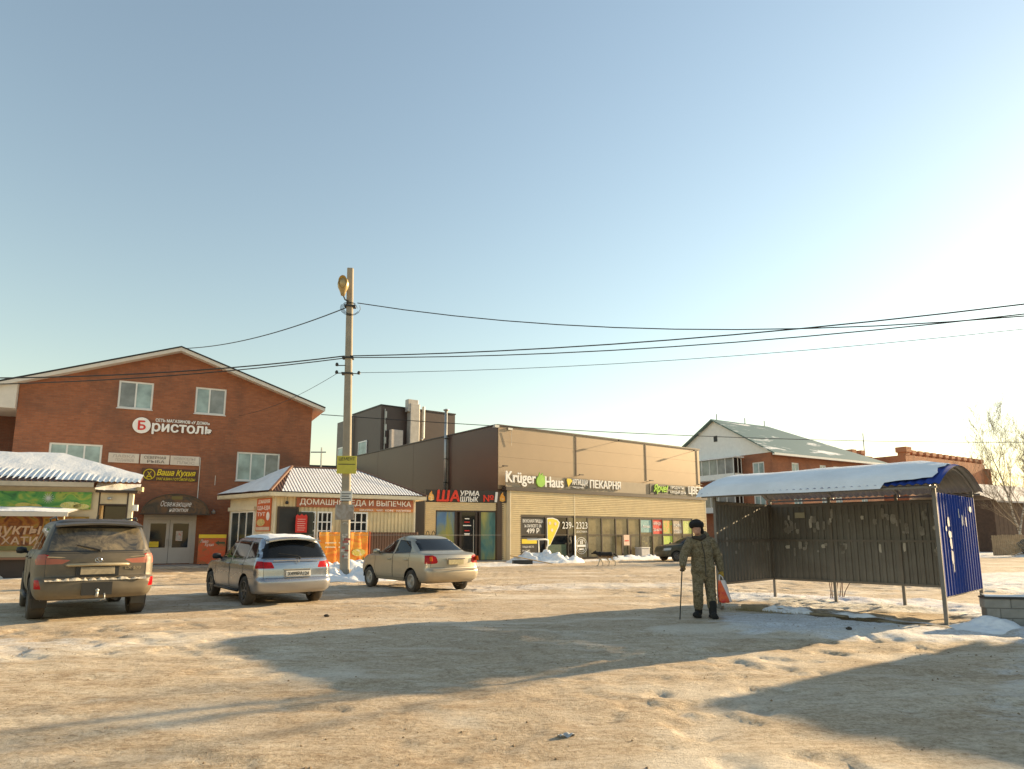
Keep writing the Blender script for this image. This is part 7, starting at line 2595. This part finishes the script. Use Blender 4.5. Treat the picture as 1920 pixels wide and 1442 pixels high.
    ellipsoid(h, (-0.165, -0.12, 1.735), (0.045, 0.10, 0.07))
    ellipsoid(h, (0.025, -0.12, 1.735), (0.045, 0.10, 0.075))
    ellipsoid(h, (0.045, -0.05, 1.62), (0.045, 0.05, 0.075))
    ellipsoid(h, (-0.07, -0.12, 1.79), (0.095, 0.10, 0.06))
    fuse(h, 'fur_hat', fur, t, 0.012, 2)
    c = MB()
    capsule(c, (-0.14, -0.13, 1.50), (-0.02, -0.20, 1.475), 0.035, 0.04)
    capsule(c, (-0.02, -0.20, 1.475), (0.08, -0.10, 1.52), 0.04, 0.045)
    fuse(c, 'collar', mat('dark_collar', (0.035, 0.028, 0.022), 0.9), t, 0.012, 2)
    e = MB()
    for x in (-0.112, -0.055):
        ellipsoid(e, (x, -0.232, 1.655), (0.011, 0.007, 0.006), n=10)
    e.build('eye', M_BLACK, t, smooth=True)
    # cane
    g = thing('walking_cane', 'thin dark walking cane held by the person', 'cane', (3.62, 13.02, gz(3.62, 13.02) + 0.005), 0)
    cn = MB()
    cn.tube([(-0.515, -0.36, 0.0), (-0.43, -0.30, 0.84), (-0.425, -0.295, 0.88)], [0.010, 0.012, 0.013], 8)
    cn.build('shaft', M_BLACK, g, smooth=True)
    hd = MB()
    hd.tube([(-0.425, -0.295, 0.87), (-0.428, -0.29, 0.905), (-0.41, -0.265, 0.925), (-0.37, -0.22, 0.93), (-0.34, -0.19, 0.915)], 0.014, 8)
    hd.build('handle', mat('brown_wood_handle', (0.07, 0.035, 0.02), 0.5), g, smooth=True)
    # carrier bag
    g = thing('carrier_bag', 'white and red plastic carrier bag hanging from the hand', 'bag', (3.62 + 0.36, 13.02 - 0.12, gz(3.62, 13.02) + 0.0), 10)
    def bagfn(a, b_):
        th = a * 2 * math.pi
        zz = 0.28 + 0.42 * b_
        wx = (0.135 - 0.07 * b_ ** 1.5) * (1.0 if b_ > 0.02 else 0.55)
        wy = (0.075 - 0.045 * b_) * (1.0 if b_ > 0.02 else 0.5)
        n_ = float(fbm(np.array([math.cos(th) * 2 + 5]), np.array([math.sin(th) * 2 + b_ * 5]), 77, 3)[0]) - 0.5
        k = 1 + 0.45 * n_
        return (wx * k * math.cos(th) + 0.06 * (1 - b_) , wy * k * math.sin(th), zz + 0.02 * n_)
    bg_ = MB()
    bg_.grid(bagfn, 36, 18)
    bg_.add([bagfn(k / 36, 0) for k in range(36)], [tuple(range(35, -1, -1))])
    m, tt, bs = _nodes('carrier_bag_film')
    v = _coord(tt)
    sep = tt.nodes.new('ShaderNodeSeparateXYZ')
    tt.links.new(v, sep.inputs[0])
    s1 = _math(tt, 'SUBTRACT', _math(tt, 'ADD', _math(tt, 'MULTIPLY', sep.outputs[0], 2.6), sep.outputs[2]), 0.0)
    f = _ramp(tt, s1, [(0.60, (1, 1, 1)), (0.63, (0, 0, 0))])
    n_ = _ramp(tt, _noise(tt, v, 9, 3), [(0.40, (0.50, 0.02, 0.02)), (0.6, (0.62, 0.10, 0.02))])
    tt.links.new(_mix(tt, f, (0.62, 0.56, 0.56), n_), bs.inputs['Base Color'])
    bs.inputs['Roughness'].default_value = 0.35
    bo = bg_.build('bag_body', m, g, smooth=True, uv=False)
    for s in (-1, 1):
        hn = MB()
        hn.tube([(s * 0.05, 0.01 * s, 0.68), (s * 0.03 - 0.01, 0.0, 0.76), (-0.02, 0.03, 0.80), (-0.03, 0.035, 0.795)], [0.012, 0.010, 0.009, 0.008], 6)
        hn.build('bag_handle', mat('white_film', (0.66, 0.62, 0.62), 0.4), g, smooth=True)
old_man()

def dog():
    x, y = 4.75, 34.2
    t = thing('dog', 'black and tan dog with pale legs trotting past the shop windows', 'dog', (x, y, gz(x, y)), 12)
    m, tt, b = _nodes('dog_fur')
    v = _coord(tt)
    sep = tt.nodes.new('ShaderNodeSeparateXYZ')
    tt.links.new(v, sep.inputs[0])
    zz = _math(tt, 'ADD', sep.outputs[2], _math(tt, 'MULTIPLY', _math(tt, 'SUBTRACT', _noise(tt, v, 9, 3), 0.5), 0.16))
    c = _ramp(tt, zz, [(0.34, (0.55, 0.47, 0.36)), (0.43, (0.30, 0.19, 0.10)), (0.52, (0.018, 0.015, 0.014))])
    tt.links.new(c, b.inputs['Base Color'])
    b.inputs['Roughness'].default_value = 0.9
    _bump(tt, b, _noise(tt, v, 40, 4), 0.6, 0.02)
    d = MB()
    # looks towards -x, head lowered
    capsule(d, (-0.30, 0, 0.58), (-0.02, 0, 0.57), 0.145, 0.130)
    capsule(d, (-0.02, 0, 0.57), (0.28, 0, 0.59), 0.128, 0.115)
    capsule(d, (-0.34, 0, 0.60), (-0.52, 0, 0.66), 0.105, 0.080)
    ellipsoid(d, (-0.58, 0, 0.665), (0.095, 0.075, 0.075))
    capsule(d, (-0.63, 0, 0.645), (-0.75, 0, 0.615), 0.045, 0.030)
    for s in (-1, 1):
        capsule(d, (-0.545, s * 0.05, 0.72), (-0.53, s * 0.062, 0.80), 0.028, 0.008, 8)
    # fore legs: straight with a wrist; hind legs: knee forward, hock back
    for s, dx in ((-1, -0.10), (1, 0.10)):
        capsule(d, (-0.30, s * 0.08, 0.52), (-0.29 + dx * 0.5, s * 0.085, 0.33), 0.062, 0.040, 8)
        capsule(d, (-0.29 + dx * 0.5, s * 0.085, 0.33), (-0.28 + dx * 1.4, s * 0.085, 0.14), 0.036, 0.026, 8)
        capsule(d, (-0.28 + dx * 1.4, s * 0.085, 0.14), (-0.29 + dx * 1.7, s * 0.085, 0.03), 0.026, 0.028, 8)
        capsule(d, (-0.29 + dx * 1.7, s * 0.085, 0.028), (-0.35 + dx * 1.7, s * 0.085, 0.024), 0.028, 0.022, 8)
        capsule(d, (0.28, s * 0.075, 0.56), (0.20 - dx, s * 0.085, 0.36), 0.090, 0.052, 8)
        capsule(d, (0.20 - dx, s * 0.085, 0.36), (0.36 - dx * 1.2, s * 0.085, 0.22), 0.044, 0.028, 8)
        capsule(d, (0.36 - dx * 1.2, s * 0.085, 0.22), (0.33 - dx * 1.5, s * 0.085, 0.03), 0.027, 0.026, 8)
        capsule(d, (0.33 - dx * 1.5, s * 0.085, 0.028), (0.27 - dx * 1.5, s * 0.085, 0.024), 0.027, 0.022, 8)
    pts = [(0.36, 0, 0.62), (0.50, 0, 0.58), (0.60, 0, 0.48), (0.66, 0, 0.42)]
    for i in range(3):
        capsule(d, pts[i], pts[i + 1], 0.05 - 0.008 * i, 0.045 - 0.012 * i, 8)
    fuse(d, 'body', m, t, 0.014, 2)
dog()

# ================================================================== small things about the yard
snow_pile('snow mound round the foot of the lamp pole', -5.6, 23.6, 1.9, 1.0, 0.42, 10, seed=1)
snow_pile('long snow heap in front of the leftmost shop windows', 1.9, 38.0, 2.5, 0.9, 0.62, 22, seed=2)
snow_pile('low snow ridge along the shop front behind the dog', 8.2, 43.0, 4.2, 0.5, 0.30, 37, seed=7)
snow_pile('snow bank below the orange banner', -7.3, 31.2, 3.2, 0.6, 0.40, 25, seed=8)
snow_pile('dirty snow heap by the stall counter', -20.3, 24.0, 2.2, 0.5, 0.32, 8, seed=11, m=M_SNOW_DIRTY)
t = thing('plank', 'long thin plank lying across the snow heap by the shops', 'plank', (1.05, 36.6, 0.22), -28)
MB().box(-1.3, 1.3, -0.06, 0.06, -0.02, 0.02).build('board', mat('raw_wood', (0.42, 0.29, 0.14), 0.7), t, bevel=0.004)
t.rotation_euler = (0, R(9), R(-28))
t = thing('drain_box', 'dark open drain box half buried in snow near the plank', 'drain', (0.55, 35.9, 0), 10)
db = MB()
db.box(-0.5, 0.5, -0.3, -0.26, 0, 0.22)
db.box(-0.5, 0.5, 0.26, 0.3, 0, 0.22)
db.box(-0.5, -0.46, -0.26, 0.26, 0, 0.22)
db.box(0.46, 0.5, -0.26, 0.26, 0, 0.22)
db.build('side', M_BLACK, t)
MB().box(-0.45, 0.45, -0.25, 0.25, 0.01, 0.03).build('bottom', M_BLACK, t)
x, y = frame_pt(N0, NA, 1.9, -1.0)
t = thing('pipe_rail', 'bent white pipe rail before the leftmost shop window', 'rail', (x, y, 0), NA)
MB().tube([(-1.1, 0, 1.28), (0.35, 0, 1.28), (0.5, 0, 1.22), (0.52, 0, 1.1), (0.2, 0, 0.0)], 0.05, 8).build('rail', M_WHITE, t, smooth=True)
MB().tube([(-0.25, 0, 1.26), (-0.2, 0, 0.0)], 0.035, 8).build('post', M_WHITE, t, smooth=True)
x, y = frame_pt(N0, NA, 11.0, -0.9)
t = thing('plastic_bin', 'pale grey plastic bin standing at the shop front', 'bin', (x, y, 0.02), NA)
MB().box(-0.42, 0.42, -0.3, 0.3, 0, 0.62).build('tub', mat('pale_grey_plastic', (0.5, 0.48, 0.48), 0.5), t, bevel=0.03)
MB().box(-0.45, 0.45, -0.33, 0.33, 0.625, 0.69).build('lid', mat('pale_grey_plastic_lid', (0.56, 0.54, 0.53), 0.5), t, bevel=0.02)
t = thing('paper_scrap', 'crumpled pale paper scrap on the foreground ground', 'litter', (0.42, 5.45, gz(0.42, 5.45) + 0.012), 20)
mb = MB()
mb.grid(lambda a, b: (0.065 * (2 * a - 1), 0.03 * (2 * b - 1), 0.012 * math.sin(a * 9 + b * 4) + 0.008 * math.sin(b * 11)), 10, 6)
mb.build('sheet', mat('pale_litter', (0.36, 0.37, 0.38), 0.5), t, smooth=True)
for k, (x, y, lb) in enumerate(((2.55, 3.95, 'dark ice clod in the shade at bottom right'), (5.35, 10.9, 'small dark clod on the snow before the shelter'), (-3.55, 13.1, 'small brown clod on the lit ground left of centre'))):
    mb = MB()
    ellipsoid(mb, (0, 0, 0.02), (0.05, 0.03, 0.025), n=8)
    mb.v = [(a + random.uniform(-.008, .008), b + random.uniform(-.008, .008), c + random.uniform(-.008, .008)) for a, b, c in mb.v]
    o = mb.build('clod', mat('dark_clod', (0.05, 0.04, 0.03), 0.9), None)
    o.location = (x, y, gz(x, y))
    tag(o, lb, 'clod', 'clods on the ground')
# crumbs of ice and dirt kicked about on the packed snow: far too many to count
rn = np.random.RandomState(9)
nC = 3000
cx_ = rn.uniform(-13, 9, nC * 3)
cy_ = 3.5 + 20 * rn.rand(nC * 3)
keep = (fbm(cx_ * 0.5, cy_ * 0.5, 91, 3) > 0.52) | (rn.rand(nC * 3) < 0.12)
cx_, cy_ = cx_[keep][:nC], cy_[keep][:nC]
cz_ = ground_z(cx_, cy_)
sz = 0.004 + 0.014 * rn.rand(len(cx_)) ** 4
oc = np.array([(1, 0, 0), (-1, 0, 0), (0, 1, 0), (0, -1, 0), (0, 0, 0.75), (0, 0, -0.6)])
of = [(0, 2, 4), (2, 1, 4), (1, 3, 4), (3, 0, 4), (2, 0, 5), (1, 2, 5), (3, 1, 5), (0, 3, 5)]
vv = (oc[None] * sz[:, None, None] * (0.6 + 0.8 * rn.rand(len(cx_), 6, 1)) + np.stack([cx_, cy_, cz_ + 0.003], 1)[:, None, :]).reshape(-1, 3)
mb = MB()
mb.v = [tuple(p) for p in vv]
mb.f = [tuple(6 * i + k for k in f) for i in range(len(cx_)) for f in of]
mb.mi = [0] * len(mb.f)
o = mb.build('ice_crumbs', mat('dirty_ice_crumb', (0.24, 0.17, 0.10), 0.9, var=0.5, vscale=0.7), None, uv=False)
tag(o, 'crumbs of dirty ice strewn over the packed snow yard', 'ice crumbs', kind='stuff')
